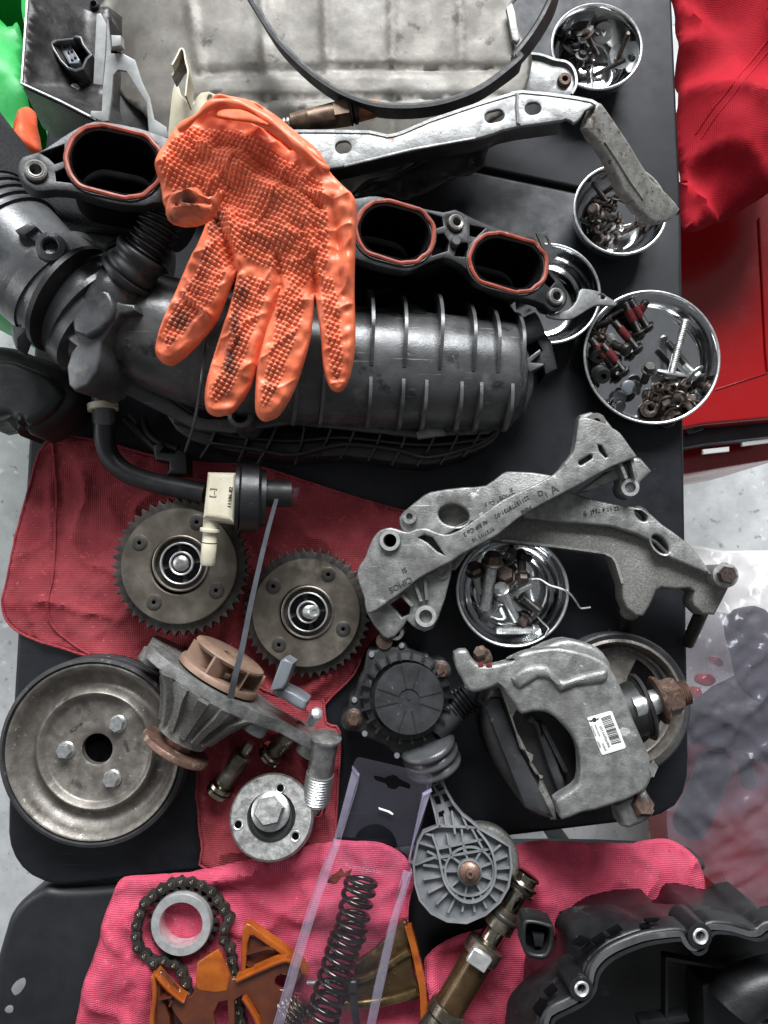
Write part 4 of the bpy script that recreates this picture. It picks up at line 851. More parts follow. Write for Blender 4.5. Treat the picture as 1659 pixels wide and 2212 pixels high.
# plenum drum
axp = [(205, 655, .098, .036), (300, 700, .094, .043), (420, 745, .086, .048), (560, 775, .076, .050), (720, 792, .066, .050), (860, 800, .060, .049), (1000, 808, .056, .047), (1080, 812, .053, .0455), (1108, 814, .052, .042), (1122, 815, .052, .035), (1130, 815, .052, .022), (1132, 815, .052, .002)]
axc = cat([(*tuple(W(x, y, z)), r) for x, y, z, r in axp], 6); pth = [Vector(p[:3]) for p in axc]; rad = [p[3] for p in axc]
b = MB(); b.tube(pth, rad, 56); b.build('plenum', 'plenum', im, 60)
def axis_at(dx):                                   # point, direction and radius of the drum where it crosses an image column
    best = min(range(1, len(pth) - 1), key=lambda i: abs(px_of(pth[i])[0] - dx)); return pth[best], (pth[best + 1] - pth[best - 1]).normalized(), rad[best]
def px_of(p):
    q = CROT.transposed() @ (Vector(p) - CAM); return (IMG_W / 2 + F_PX * q.x / -q.z, IMG_H / 2 - F_PX * q.y / -q.z)
def rib(dx, a0, a1, h=.006, th=.0026, skew=0):
    p, t, r = axis_at(dx); s = Vector((0, 0, 1)).cross(t).normalized(); u = t.cross(s); v = []; f = []; n = 14
    for i in range(n + 1):
        a = R(a0 + (a1 - a0) * i / n); k = min(1, .04 + 1.15 * math.sin(math.pi * i / n)); dr = s * math.cos(a) + u * math.sin(a)
        for rr in (r - .004, r + h * k):
            for sg in (-1, 1): v.append(p + dr * rr + t * (th / 2 * sg))
    for i in range(n):
        q = i * 4; f += [(q, q + 4, q + 5, q + 1), (q + 2, q + 3, q + 7, q + 6), (q, q + 2, q + 6, q + 4), (q + 1, q + 5, q + 7, q + 3)]
    f += [(0, 1, 3, 2), (n * 4, n * 4 + 2, n * 4 + 3, n * 4 + 1)]
    b = MB(); b.add(v, f); return b.build('rib', 'plenum', im, 30)
for dx, h in ((700, .010), (784, .010), (868, .008), (930, .011), (992, .008), (1048, .007), (1096, .006)): rib(dx, 102, -22, h * 1.4)
for dx in (640, 700, 782, 856, 918, 972, 1024, 1078): rib(dx, 112, 176, .010)
b = MB(); b.plate(flat(800, 630, .070), [P('470,500 771,545 880,580 960,552 1020,585 1090,640 1128,690 1100,740 700,720 470,660')], .03, .003); b.build('runner_web', 'black', im)
# flange ledge around the drum and the ribbed lower half
led = P('212,820 236,793 330,838 408,895 440,905 521,905 628,897 694,908 826,919 899,928 965,926 1040,922 1085,892 1112,850 1122,858 1098,905 1056,938 965,940 899,944 760,928 628,914 560,925 500,935 420,925 330,880 240,835')
b = MB(); b.plate(fr2((240, 820), .092, (1050, 930), .050), [led], .006, .001); b.build('seam_ledge', 'plenum', im)
low = P('330,835 430,900 560,925 760,930 899,940 1056,930 1098,890 1075,945 1045,968 1000,985 940,1002 900,1004 860,1000 743,985 640,990 549,982 451,965 380,930')
b = MB(); b.plate(flat(700, 950, .040), [cat(low, 2, True)], .036, .003); b.build('lower_half', 'plastic', im)
for l, z in ((P('451,958 549,972 635,985 743,962 860,975 924,990 1017,968 1070,940'), .046), (P('380,915 451,935 549,950 640,955 743,948 880,962 960,962 1050,950'), .044)):
    b = MB(); b.sweep([tuple(W(x, y, z)) for x, y in cat(l, 4)], [(-.0009, -.008), (.0009, -.008), (.0009, .006), (-.0009, .006)]); b.build('long_rib', 'plastic', im)
for x0, y0, x1, y1 in ((470, 925, 440, 985), (540, 930, 520, 992), (600, 920, 560, 1000), (660, 912, 640, 1000), (720, 915, 690, 985), (770, 920, 740, 985), (826, 925, 800, 990), (880, 930, 850, 1000), (940, 940, 905, 1002), (990, 938, 955, 998), (1040, 930, 1005, 982)):
    b = MB(); b.sweep([tuple(W(x, y, z)) for x, y, z in cat([(x0, y0, .050), ((x0 + x1) / 2 + 3, (y0 + y1) / 2, .046), (x1, y1, .036)], 4)], [(-.0009, -.007), (.0009, -.007), (.0009, .005), (-.0009, .005)]); b.build('cross_rib', 'plastic', im)
b = MB(); b.plate(flat(932, 935, .062), [T(1, 1, '1008,1108 1060,1078 1160,1070 1190,1095 1195,1125 1020,1148')], .006, .0012); b.build('clip_tab', 'galv', im)
for cx, cy, z, r in ((521, 897, .088, 33),):
    c = W(cx, cy, z); rr = pxm(r, z); m = Matrix.Translation(c)
    b = MB(); b.lathe([(rr * .45, -.05), (rr * .46, .0), (rr * .6, .003), (rr * .85, .002), (rr, -.004), (rr * 1.05, -.05)], 28, m, close=True); b.build('bolt_boss', 'plenum', im)
    b = MB(); b.lathe([(rr * .5, -.045), (.0001, -.045)], 16, m); b.build('boss_floor', 'black', im)
# stub pipe and plug at the right end
b = MB(); b.tube([tuple(W(x, y, z)) for x, y, z in ((1085, 745, .06), (1120, 722, .062), (1165, 702, .064))], .0115, 20); b.build('stub_pipe', 'plastgrey', im)
fp = flat(1175, 750, .066)
b = MB(); b.plate(fp, [T(2, 1, '195,435 245,445 312,540 352,712 275,752 262,690 180,735 165,670 255,600 215,530')], .03, .002); pl = b.build('plug', 'plastic', im)
b = MB(); b.plate(fp.up(.006), [T(2, 1, '155,655 240,590 252,612 180,675 262,680 268,692 175,735 160,700')], .012, .001); b.build('latch', 'plastgrey', pl)
b = MB(); b.tube([tuple(W(x, y, z)) for x, y, z in cat([(1118, 770, .06), (1130, 800, .06), (1128, 840, .055), (1112, 880, .05)], 4)], .009, 14); b.build('end_flange', 'plenum', im)

# throttle body and air pipe at the left end
def mtube(pts, r, name, mat, parent=None, seg=24, n=5, cap=True):
    p = cat([(*tuple(W(x, y, z)), rr) for (x, y, z), rr in zip(pts, r)], n); b = MB(); b.tube([q[:3] for q in p], [q[3] for q in p], seg, cap); return b.build(name, mat, parent or im, 50)
mtube([(-40, 470, .105), (20, 530, .105), (90, 600, .105), (170, 662, .102), (230, 690, .10)], [.043, .043, .042, .041, .040], 'throttle_housing', 'plastgrey', seg=40)
for i in range(5):
    x, y = -28 + 14 * i, 452 + 9 * i
    p0, p1 = W(-40 + 15 * i, 472 + 14 * i, .105), W(-36 + 15 * i, 476 + 14 * i, .105)
    ax = (W(90, 600, .105) - W(-40, 470, .105)).normalized(); b = MB(); m = axis_m(p0, p0 + ax)
    b.lathe([(.0425, -.0022), (.0452, -.0010), (.0452, .0010), (.0425, .0022)], 48, m); b.build('collar_ring', 'hose', im)
ax = (W(90, 600, .105) - W(-40, 470, .105)).normalized()
for (x, y), r0, wd in (((165, 652), .0475, .005), ((128, 622), .0455, .012), ((215, 680), .049, .004)):
    b = MB(); m = axis_m(W(x, y, .103), W(x, y, .103) + ax); b.lathe([(.040, -wd / 2), (r0, -wd / 2), (r0, wd / 2), (.040, wd / 2)], 56, m); b.build('band', 'plastgrey', im)
b = MB(); c = W(203 / .5486 * .5486 - 2, 0, 0)
m = Matrix.Translation(W(203 - 2, 275 + 259, 0))
b = MB(); m = axis_m(W(168, 655, .103), W(168, 655, .103) + ax); b.lathe([(.040, -.030), (.0438, -.030), (.0442, .030), (.040, .030)], 56, m); b.build('throttle_sleeve', 'plastgrey', im)
# boss with a hole, arm and lug on the housing
fb = fr2((60, 500), .150, (150, 580), .146)
bx0, by0 = 203 * 0 + 203 * .0 + 202 / 2 + 0, 0
B7 = lambda s: [(x * .2728, 384 + y * .2728) for x, y in P(s)]
c7 = B7('405,548')[0]; rr = fb.r(29); m = Matrix.Translation(fb.w(c7)) @ fb.m.to_3x3().to_4x4()
b = MB(); b.lathe([(rr * .52, -.028), (rr * .52, .002), (rr * .62, .003), (rr * .98, .002), (rr, -.002), (rr * 1.1, -.028)], 30, m, close=True); b.build('bolt_boss', 'plastgrey', im)
b = MB(); b.lathe([(rr * .55, -.02), (.0001, -.02)], 16, m); b.build('boss_floor', 'rubber', im)
b = MB(); b.plate(fb, [B7('205,455 285,395 350,470 300,525 300,520')], .02, .002); b.build('arm', 'plastgrey', im)
b = MB(); b.plate(fb.up(.004), [B7('110,410 235,345 290,385 195,455 135,440')], .026, .002); b.build('lug', 'plastgrey', im)
b = MB(); b.plate(fb.up(-.012), [B7('5,590 130,470 145,530 70,630')], .02, .003); b.build('lug', 'bluegrey', im)
b = MB(); b.plate(fr2((160, 510), .125, (230, 570), .12), [B7('580,470 640,450 880,580 910,590 985,665 930,715 870,690 700,560 630,530'), B7('615,480 650,475 680,500 640,500')], .006, .0012); b.build('latch_bar', 'plastic', im)
b = MB(); b.plate(fr2((60, 700), .13, (120, 760), .11), [B7('125,1270 210,1175 290,1180 310,1310 250,1330 215,1430 130,1360')], .03, .003); b.build('lug', 'plastic', im)
# elbow block with bellows hose
el = im
blk = B7('505,1190 530,1100 590,1000 700,850 760,812 800,830 870,855 905,960 960,990 1060,1000 1072,1050 1000,1075 950,1080 870,1190 800,1290 790,1400 760,1530 690,1640 590,1690 540,1640 525,1500 560,1380 600,1330 515,1270')
b = MB(); b.plate(fr2((150, 700), .138, (260, 660), .146), [blk], .055, .0022, res=2); b.build('elbow_block', 'plastgrey', im)
b = MB(); b.plate(fr2((150, 700), .146, (260, 660), .152), [B7('560,1110 620,1000 720,880 780,860 860,900 900,1000 880,1100 790,1200 680,1260 580,1220')], .02, .003, res=2); b.build('elbow_crown', 'plastgrey', im)
mtube([(262, 612, .128), (244, 640, .130), (225, 662, .126)], [.019, .021, .022], 'elbow_neck', 'plastgrey', seg=24)
b = MB(); b.plate(fr2((130, 700), .140, (200, 620), .146), [B7('470,1250 520,1090 600,960 700,835 755,805 762,815 700,870 610,985 540,1100 495,1250')], .04, .0008); b.build('elbow_fin', 'plastic', im)
b = MB(); ax2 = (W(250, 700, .12) - W(160, 640, .12)).normalized(); m = axis_m(W(152, 648, .122), W(152, 648, .122) + ax2); b.lathe([(.030, -.002), (.044, -.002), (.044, .002), (.030, .002)], 40, m); b.build('elbow_flange', 'plastic', im)
b = MB(); m = axis_m(W(262, 705, .10), W(262, 705, .10) + Vector((.3, -.2, 1))); b.lathe([(.020, -.02), (.027, -.02), (.029, .0), (.0285, .004), (.023, .005), (.019, 0)], 36, m, close=True); b.build('socket_ring', 'plastgrey', im)
mtube([(235, 668, .12), (255, 690, .112), (262, 702, .098)], [.022, .022, .021], 'socket_stub', 'plastgrey', seg=24)
bel = [(252, 628, .128), (275, 596, .134), (300, 562, .139), (322, 528, .143), (340, 496, .146), (352, 466, .147), (360, 440, .146)]
bc = cat([tuple(W(*p)) for p in bel], 26); n = len(bc); rr = []
for i in range(n):
    t = i / n; 
    if t < .16: r_ = .0185
    elif t < .20: r_ = .0225
    elif t < .42: r_ = .0195 + .0012 * math.sin((t - .2) / .22 * math.pi * 3) 
    else: r_ = .0168 + .0026 * max(-.7, math.sin((t - .42) / .58 * math.pi * 2 * 9))
    rr.append(r_)
b = MB(); b.tube(bc, [q * (.98 if i < n * .42 else .80) for i, q in enumerate(rr)], 28); b.build('bellows_hose', 'hose', im, 60)
# dark actuator body hanging at the lower left
o = cat(P('-60,760 0,742 60,760 130,790 165,835 140,885 100,918 60,935 45,925 30,936 18,918 0,908 -60,905'), 3, True)
b = MB(); b.plate(flat(40, 850, .070), [o], .05, .012, res=3); b.build('actuator', 'rubber', im)
b = MB(); b.plate(flat(40, 850, .078), [shrink(o, .72)], .02, .006, res=2); b.build('actuator_cover', 'plastic', im)
# drain pipe, clamp and vacuum hose down to the check valve
mtube([(222, 845, .06), (224, 880, .055), (224, 912, .05)], [.0095, .0095, .009], 'drain_stub', 'plastgrey', seg=16)
b = MB(); b.tube([tuple(W(x, y, .055)) for x, y in ((222, 873), (223, 886))], .0125, 20); b.build('clamp_ring', 'cream', im)
for l in (B7('1130,1900 1160,2000 1250,2090 1408,2150'), B7('1000,1900 1150,2060 1300,2200')):
    b = MB(); b.tube([tuple(W(x, y, .03)) for x, y in cat(l, 4)], .004, 10); b.build('hose_line', 'plastic', im)
b = MB(); b.plate(flat(360, 985, .04), [T(0, 1, '950,1190 1000,1170 1020,1200 1000,1230 1080,1240 1110,1210 1160,1240 1165,1370 1060,1375 1010,1410 1050,1340 1050,1290 960,1280')], .02, .002); b.build('hose_clip', 'plastic', im)

vh = root('vacuum_hose', 'black vacuum hose from the manifold to the cream valve', 'hose', W(330, 1020, .01))
p = cat([(*tuple(W(x, y, z)), r) for x, y, z, r in ((224, 900, .05, .0085), (226, 950, .045, .0085), (240, 990, .042, .0085), (275, 1022, .042, .0085), (330, 1042, .044, .0085), (390, 1055, .047, .0085), (445, 1066, .05, .0085))], 6)
b = MB(); b.tube([q[:3] for q in p], [q[3] for q in p], 18); b.build('hose_body', 'hose', vh, 60)
# cream check valve with black drum
cv = root('check_valve', 'cream plastic check valve with stained nozzle over the toothed wheel', 'valve', W(480, 1080, .05))
q6 = lambda s: [(274.3 + x * .26455, 960 + y * .26455) for x, y in P(s)]
f6 = flat(475, 1075, .108)
b = MB(); b.plate(f6, [q6('650,220 895,225 868,640 740,622 610,605 640,330')], .034, .005, res=3); b.build('body', 'cream', cv)
p0, p1 = W(*q6('690,590')[0], .098), W(*q6('658,985')[0], .092); L = (p1 - p0).length; k = L / 395
b = MB(); b.lathe([(r * k, z * k) for r, z in ((52, 0), (62, 5), (62, 85), (62, 92), (82, 95), (84, 108), (82, 120), (58, 124), (58, 200), (61, 205), (61, 375), (52, 395), (30, 395), (28, 360))], 28, axis_m(p0, p1)); b.build('nozzle', 'cream', cv)
b = MB(); b.lathe([(59.5 * k, 205 * k), (62.5 * k, 207 * k), (62.5 * k, 213 * k), (59.5 * k, 215 * k)], 28, axis_m(p0, p1)); b.build('seal_line', 'ink', cv)
A, B = W(*q6('885,430')[0], .090), W(*q6('1130,440')[0], .086); L = (B - A).length
b = MB(); b.lathe([(.0255, 0), (.0255, L * .12), (.0245, L * .15), (.0265, L * .2), (.027, L * .75), (.0255, L * .82), (.022, L * .85), (.022, L), (.016, L)], 40, axis_m(A, B)); b.build('drum', 'plastic', cv)
A, B = W(*q6('1130,400')[0], .088), W(*q6('1340,405')[0], .085)
b = MB(); b.tube([A, B], .0105, 20); b.build('outlet', 'rubber', cv)
text('11106-82', f6, q6('845,430')[0], 9, 86, 'engrave', cv, depth=.0002)
text('[...]', f6, q6('700,395')[0], 12, 86, 'engrave', cv, depth=.0002)
o = sheet('clear_tube_end', q6('1325,355 1350,345 1418,355 1400,470 1330,475'), .092, lambda x, y, d: .006 * np.minimum(d / .004, 1) + .002 * nz(x, y, 120, 3), 'clearfilm', None, st=.0018, sm=1)
tag(o, 'small clear plastic tube end beside the check valve', 'tube')
# long cable tie
ct = root('cable_tie', 'long grey cable tie hanging across the gap between the toothed wheels', 'cable tie', W(545, 1300, .07))
p = [W(x, y, z) for x, y, z in cat([(598, 1075, .095), (575, 1160, .098), (545, 1290, .10), (523, 1400, .10), (508, 1460, .098), (498, 1508, .09)], 5)]
b = MB(); vv = []; f_ = []
for i, q in enumerate(p):
    t = (p[min(i + 1, len(p) - 1)] - p[max(i - 1, 0)]).normalized(); s = t.cross(Vector((.25, 0, 1))).normalized(); u = s.cross(t)
    for x, y in ((-.0020, -.0007), (.0020, -.0007), (.0020, .0007), (-.0020, .0007)): vv.append(q + s * x * (.75 + .5 * i / len(p)) + u * y)
for i in range(len(p) - 1):
    for k in range(4): f_.append((i * 4 + k, i * 4 + (k + 1) % 4, i * 4 + 4 + (k + 1) % 4, i * 4 + 4 + k))
f_ += [(3, 2, 1, 0), tuple(range(len(vv) - 4, len(vv)))]
b.add(vv, f_); b.build('strap', 'tiegrey', ct)
# thin tie line over the plenum
b = MB(); b.tube([tuple(W(x, y, z)) for x, y, z in cat([(442, 740, .135), (434, 830, .132), (418, 920, .10), (400, 975, .06)], 5)], .0012, 8)
tag(b.build('tie_strap', 'plastgrey'), 'thin grey strap running down over the manifold from the glove', 'strap')
# ---------------------------------------------------------------- orange rubber glove
gv = root('rubber_glove', 'orange textured rubber glove, blackened with grease, lying on the manifold', 'glove', W(560, 560, .1))
go = P('465,214 500,212 535,220 565,232 610,262 650,296 690,330 708,362 712,372 740,402 768,432 770,480 767,560 766,640 768,740 760,799 750,830 738,845 726,847 711,835 698,792 693,729 686,680 680,640 676,690 670,735 656,788 635,847 606,895 586,908 568,910 553,893 551,855 557,780 572,722 592,672 604,626 582,690 562,764 542,837 505,890 485,898 462,899 444,880 447,822 476,724 498,660 512,590 480,672 462,705 417,757 380,787 362,789 345,778 336,755 351,701 382,628 405,575 425,535 440,500 449,470 440,440 400,450 358,452 347,400 335,361 345,335 361,309 382,278 424,250')
go = cat(go, 3, True)
def gbase(dx, dy): return .196 - .062 * np.clip((dy - 215) / 690, 0, 1) + 0 * dx
st = 2.1
v, f, poly = net(go, st, .12)
px, py = v[:, 0], v[:, 1]; d = bdist(px, py, poly)
kk = np.clip((py - 500) / 160, 0, 1); infl = .0068 + .0002 * kk; Rr = 17. - 2 * kk
t_ = np.clip(d / Rr, 0, 1); h = infl * np.sqrt(np.maximum(1 - (1 - t_) ** 2, 0))
wr = nz(px, py, .012, 1.0, 3); wr2 = np.clip(1 - 3.2 * np.abs(nz(px * .6 + py * .8, py * .35 - px * .4, .014, 6.0, 2)), 0, 1) ** 2; h = h + .0018 * wr2 * np.clip(d / 10, 0, 1) + .0055 * wr * np.clip(d / 10, 0, 1)
# soft creases
def crease(a, c, w, amp):
    ex, ey = c[0] - a[0], c[1] - a[1]; t = np.clip(((px - a[0]) * ex + (py - a[1]) * ey) / (ex * ex + ey * ey), 0, 1)
    return amp * np.exp(-(np.hypot(px - a[0] - t * ex, py - a[1] - t * ey) / w) ** 2)
for a, c, w, amp in (((470, 480), (512, 590), 12, -.007), ((600, 560), (604, 626), 9, -.005), ((680, 560), (680, 640), 8, -.005), ((500, 470), (520, 600), 9, .004), ((712, 372), (640, 330), 7, .005), ((640, 330), (540, 260), 7, -.005), ((450, 330), (600, 430), 16, .004), ((520, 330), (690, 450), 12, -.003), ((460, 690), (400, 640), 6, .003), ((540, 700), (500, 760), 6, .003), ((590, 760), (640, 720), 6, .002), ((720, 440), (740, 640), 9, -.003), ((660, 480), (690, 600), 9, .003)):
    h = h + crease(a, c, w, amp) * np.clip(d / 8, 0, 1)
# grip of small pyramids on palm and finger pads
def padmask():
    m = np.zeros(len(px))
    pads = [P('372,320 420,285 520,290 620,350 700,400 712,470 716,560 705,600 690,625 672,610 640,640 610,600 560,580 520,560 480,600 455,560 450,480 380,440 350,380'), P('455,520 510,560 495,600 470,660 430,700 400,735 372,765 352,750 372,690 400,640 430,590'), P('505,620 540,600 590,610 575,660 548,740 530,800 505,850 470,880 455,860 475,810 495,740'), P('595,640 650,615 665,650 650,720 625,790 605,850 585,885 565,885 567,850 580,790 595,720'), P('690,610 720,600 735,660 742,740 745,790 735,825 720,825 710,790 702,720')]
    for p in pads:
        k = inside(px, py, p); m = np.maximum(m, np.where(k, np.clip(bdist(px, py, p) / 8, 0, 1), 0))
    return m
mk = padmask()
wx = px + 5 * nz(px, py, .006, 5); wy = py + 5 * nz(px, py, .006, 9)
u = (wx * .86 + wy * .5) / 10.2; w_ = (-wx * .42 + wy * .9) / 10.2
tri = lambda q: 1 - np.abs((q % 1) * 2 - 1)
pyr = np.minimum(tri(u), tri(w_)) * 2
h = h + .0018 * (np.clip(pyr, 0, 1.2) - .5) * mk
zb_ = gbase(px, py)
top = [tuple(W(a, b_, z) + Vector((0, 0, hh))) for a, b_, z, hh in zip(px, py, zb_, h)]
bot = [tuple(W(a, b_, z) - Vector((0, 0, .003 if dd > 1 else 0))) for a, b_, z, dd in zip(px, py, zb_, d)]
nv = len(top); bm_ = MB(); bm_.add(top + bot, [tuple(q) for q in f] + [tuple(reversed([i + nv for i in q])) for q in f])
org = ORG[gv.name]
me = bpy.data.meshes.new('glove_body'); me.from_pydata([tuple(Vector(p) - org) for p in bm_.v], [], bm_.f); me.validate(); me.shade_smooth()
a_ = me.attributes.new('grime_shade', 'FLOAT', 'POINT'); gr = np.zeros(nv)
for cx, cy, rx, ry, s in ((404, 436, 30, 26, .75), (430, 470, 22, 20, .45), (470, 480, 30, 50, .5), (400, 700, 30, 26, .62), (375, 750, 22, 20, .4), (430, 600, 40, 55, .35), (500, 790, 18, 50, .75), (515, 720, 14, 60, .62), (490, 850, 26, 30, .35), (520, 640, 26, 50, .55), (590, 830, 24, 50, .30), (600, 700, 30, 70, .22), (727, 822, 12, 14, .5), (560, 420, 120, 120, .16), (560, 520, 90, 70, .22), (440, 560, 30, 40, .4)):
    gr = np.maximum(gr, s * np.exp(-(((px - cx) / rx) ** 2 + ((py - cy) / ry) ** 2)))
gr = gr + (.34 + .12 * np.clip((py - 380) / 300, 0, 1)) * mk * np.clip(.85 - pyr, 0, 1) - .08  # gaps between the pyramids darkened: painted shade added to the grease stains
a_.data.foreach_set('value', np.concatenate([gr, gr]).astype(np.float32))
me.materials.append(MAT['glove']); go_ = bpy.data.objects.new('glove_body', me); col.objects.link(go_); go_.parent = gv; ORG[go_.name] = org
# thumb folded flat over the palm, crumpled
def grime_sheet(name, out, z0, hf, st, spots, base=0.05, parent=gv, sm=2):
    o = sheet(name, out, z0, hf, 'glove', parent, st=st, thick=.001, sm=sm); at_ = o.data.attributes.new('grime_shade', 'FLOAT', 'POINT'); vals = []
    for v_ in o.data.vertices:
        x, y = px_of(v_.co + org); vals.append(base + max([s_ * math.exp(-(((x - cx) / rx) ** 2 + ((y - cy) / ry) ** 2)) for cx, cy, rx, ry, s_ in spots] or [0]))
    at_.data.foreach_set('value', np.array(vals, np.float32)); return o
def thumbf(x, y, d):
    h = .016 * np.sqrt(np.clip(d / .012, 0, 1)) + .0025 * nz(x, y, 40, 4, 2) * np.clip(d / .006, 0, 1)
    for a, c in (('1310,1235', '1090,1250'), ('1320,1290', '1100,1330'), ('1250,1200', '1150,1290'), ('1330,1310', '1200,1400')):
        h = h + .0045 * seg_ridge(x, y, T(0, 0, a)[0], T(0, 0, c)[0], .215, .0028) * np.clip(d / .005, 0, 1)
    for a, c in (('1300,1260', '1120,1290'), ('1290,1340', '1130,1370')):
        h = h - .0045 * seg_ridge(x, y, T(0, 0, a)[0], T(0, 0, c)[0], .215, .0025) * np.clip(d / .005, 0, 1)
    return h
grime_sheet('thumb', T(0, 0, '1030,1330 1040,1270 1070,1220 1130,1195 1190,1180 1240,1178 1262,1205 1290,1235 1325,1240 1352,1205 1378,1180 1384,1225 1370,1290 1335,1345 1290,1390 1220,1412 1150,1416 1080,1400 1045,1370'), .2065, thumbf, .0018, [(405, 430, 34, 26, .62), (372, 470, 18, 10, .5), (450, 420, 30, 8, .35)], .16, sm=1)
# rolled cuff with open mouth
cf = [W(x, y, z) for x, y, z in cat([(386, 280, .205), (424, 252, .210), (464, 222, .214), (505, 222, .214), (550, 240, .213), (600, 275, .212), (650, 318, .211), (695, 358, .208), (708, 370, .203)], 5)]
b = MB(); b.tube(cf, [(.0022 + .0008 * math.sin(i * .9)) for i in range(len(cf))], 12); b.build('rolled_cuff', 'glove', gv, 70)
o = sheet('cuff_mouth', P('440,240 465,216 505,213 545,222 600,255 650,296 690,332 706,360 680,352 630,318 560,275 520,262 470,255'), .205, lambda x, y, d: .010 * np.minimum(d / .008, 1) - .004 * nz(x, y, 60, 3), 'glove', gv, st=.003)
o = sheet('cuff_inside', P('480,238 520,236 560,254 580,268 540,262 500,258 470,252'), .2155, lambda x, y, d: .002 * nz(x, y, 60, 3), 'orangecloth', gv, st=.003)
# ---------------------------------------------------------------- cam wheels
def star(r, n=6, k=.62, rot=0):
    return [(r * (1 if i % 2 else k) * math.cos(R(rot) + math.pi * i / n), r * (1 if i % 2 else k) * math.sin(R(rot) + math.pi * i / n)) for i in range(2 * n)]
def camwheel(dx, dy, z, rpx, lab, screws, stud, ctr=None, thick=.022):
    c = W(dx, dy, z); ro = pxm(rpx, z); o = root('cam_gear', lab, 'gear', (c.x, c.y, z - thick), 'toothed cam adjuster wheels')
    m = Matrix.Translation(c); nt = 46; l = []
    for i in range(nt):
        a = 2 * math.pi * i / nt; s = 2 * math.pi / nt
        for q, k in ((-.5, .925), (-.36, .925), (-.22, .955), (-.06, .997), (.06, .997), (.22, .955), (.36, .925)):
            l.append((ro * k * math.cos(a + q * s), ro * k * math.sin(a + q * s)))
    b = MB(); b.plate_uv(m, [l, circ(0, 0, ro * .5)], .008, .0007, -.006); b.build('toothed_ring', 'gearteeth', o)
    rd = ro * .825
    cc = W(*(ctr or (dx, dy)), z); mc = Matrix.Translation(cc)
    b = MB(); b.lathe([(ro * .40, -thick), (rd * .985, -thick), (rd, -thick + .001), (rd, -.0008), (rd * .985, 0), (ro * .42, 0), (ro * .40, -.001)], 96, m, close=True); b.build('cover_disc', 'gearside', o)
    k = ro / 154.
    b = MB(); b.lathe([(62 * k * 0 + ro * .36, -.006), (ro * .365, .0012), (ro * .385, .0022), (ro * .40, .0018), (ro * .405, -.001)], 72, mc, close=True); b.build('hub_collar', 'gearside', o)
    b = MB(); b.lathe([(ro * .36, -.004), (.0001, -.0045)], 48, mc); b.build('hub_floor', 'gearteeth', o)
    b = MB(); b.lathe([(ro * .275, -.006), (ro * .278, .0004), (ro * .29, .0009), (ro * .302, .0004), (ro * .305, -.006)], 64, mc, close=True); b.build('bright_ring', 'machined', o)
    b = MB(); b.lathe([(ro * .14, -.006), (ro * .145, -.0002), (ro * .158, .0002), (ro * .172, -.0004), (ro * .175, -.006)], 48, mc, close=True); b.build('bright_ring', 'machined', o)
    b = MB()
    for i in range(4):
        a = i * 90 + 20; l2 = [(ro * .27 * math.cos(R(a + t)), ro * .27 * math.sin(R(a + t))) for t in range(0, 73, 12)] + [(ro * .18 * math.cos(R(a + t)), ro * .18 * math.sin(R(a + t))) for t in range(72, -1, -12)]
        b.plate_uv(mc, [l2], .003, .0004, -.0015)
    b.build('spider', 'black', o)
    if stud:
        p1 = W(*stud, z + .016); b = MB(); b.lathe(thread(.0052, .022, .0012), 18, axis_m(p1 , cc)); 
        b = MB(); A = cc + Vector((0, 0, -.004)); mm = axis_m(A, p1); L = (p1 - A).length
        pf = [(.0058, 0)] ; nn = 12
        for i in range(nn): pf += [(.0058, L * (.2 + .7 * i / nn)), (.0050, L * (.2 + .7 * (i + .5) / nn))]
        b.lathe(pf + [(.0052, L * .94), (.0042, L), (.0026, L), (.0024, L - .001), (.0001, L - .001)], 20, mm); b.build('threaded_stud', 'zinc', o)
    else:
        b = MB(); b.lathe([(ro * .115, -.005), (ro * .11, .001), (ro * .08, .0022), (ro * .04, .0025), (.0001, .0022)], 28, mc); b.build('centre_bolt', 'steel', o)
    for s in screws:
        cs = W(*s, z); r = ro * .105; ms = Matrix.Translation(cs) @ Matrix.Rotation(random.uniform(0, 1), 4, 'Z')
        b = MB(); b.plate_uv(ms, [circ(0, 0, r, r, 28), star(r * .36)], .002, .0004, .0010); sc1 = b.build('torx_screw', 'gearteeth', o)
        b = MB(); b.lathe([(r * .4, .0002), (.0001, .0002)], 12, ms); b.build('recess', 'black', sc1)
        b = MB(); b.lathe([(r * 1.02, .0001), (r * 1.05, .0004), (r * 1.12, .0003), (r * 1.14, 0)], 28, ms, close=True); b.build('countersink', 'gearside', sc1)
    return o
camwheel(386, 1222, .050, 152, 'upper toothed cam wheel under the cream valve nozzle', T(0, 2, '868,218 1345,515 958,588 1225,90'), None, T(0, 2, '1127,345')[0], .046)
camwheel(661, 1323, .028, 141, 'lower toothed cam wheel with a threaded stud in its hub', T(1, 2, '120,488 462,415 555,755 155,852'), T(1, 2, '375,650')[0], T(1, 2, '335,648')[0], .024)

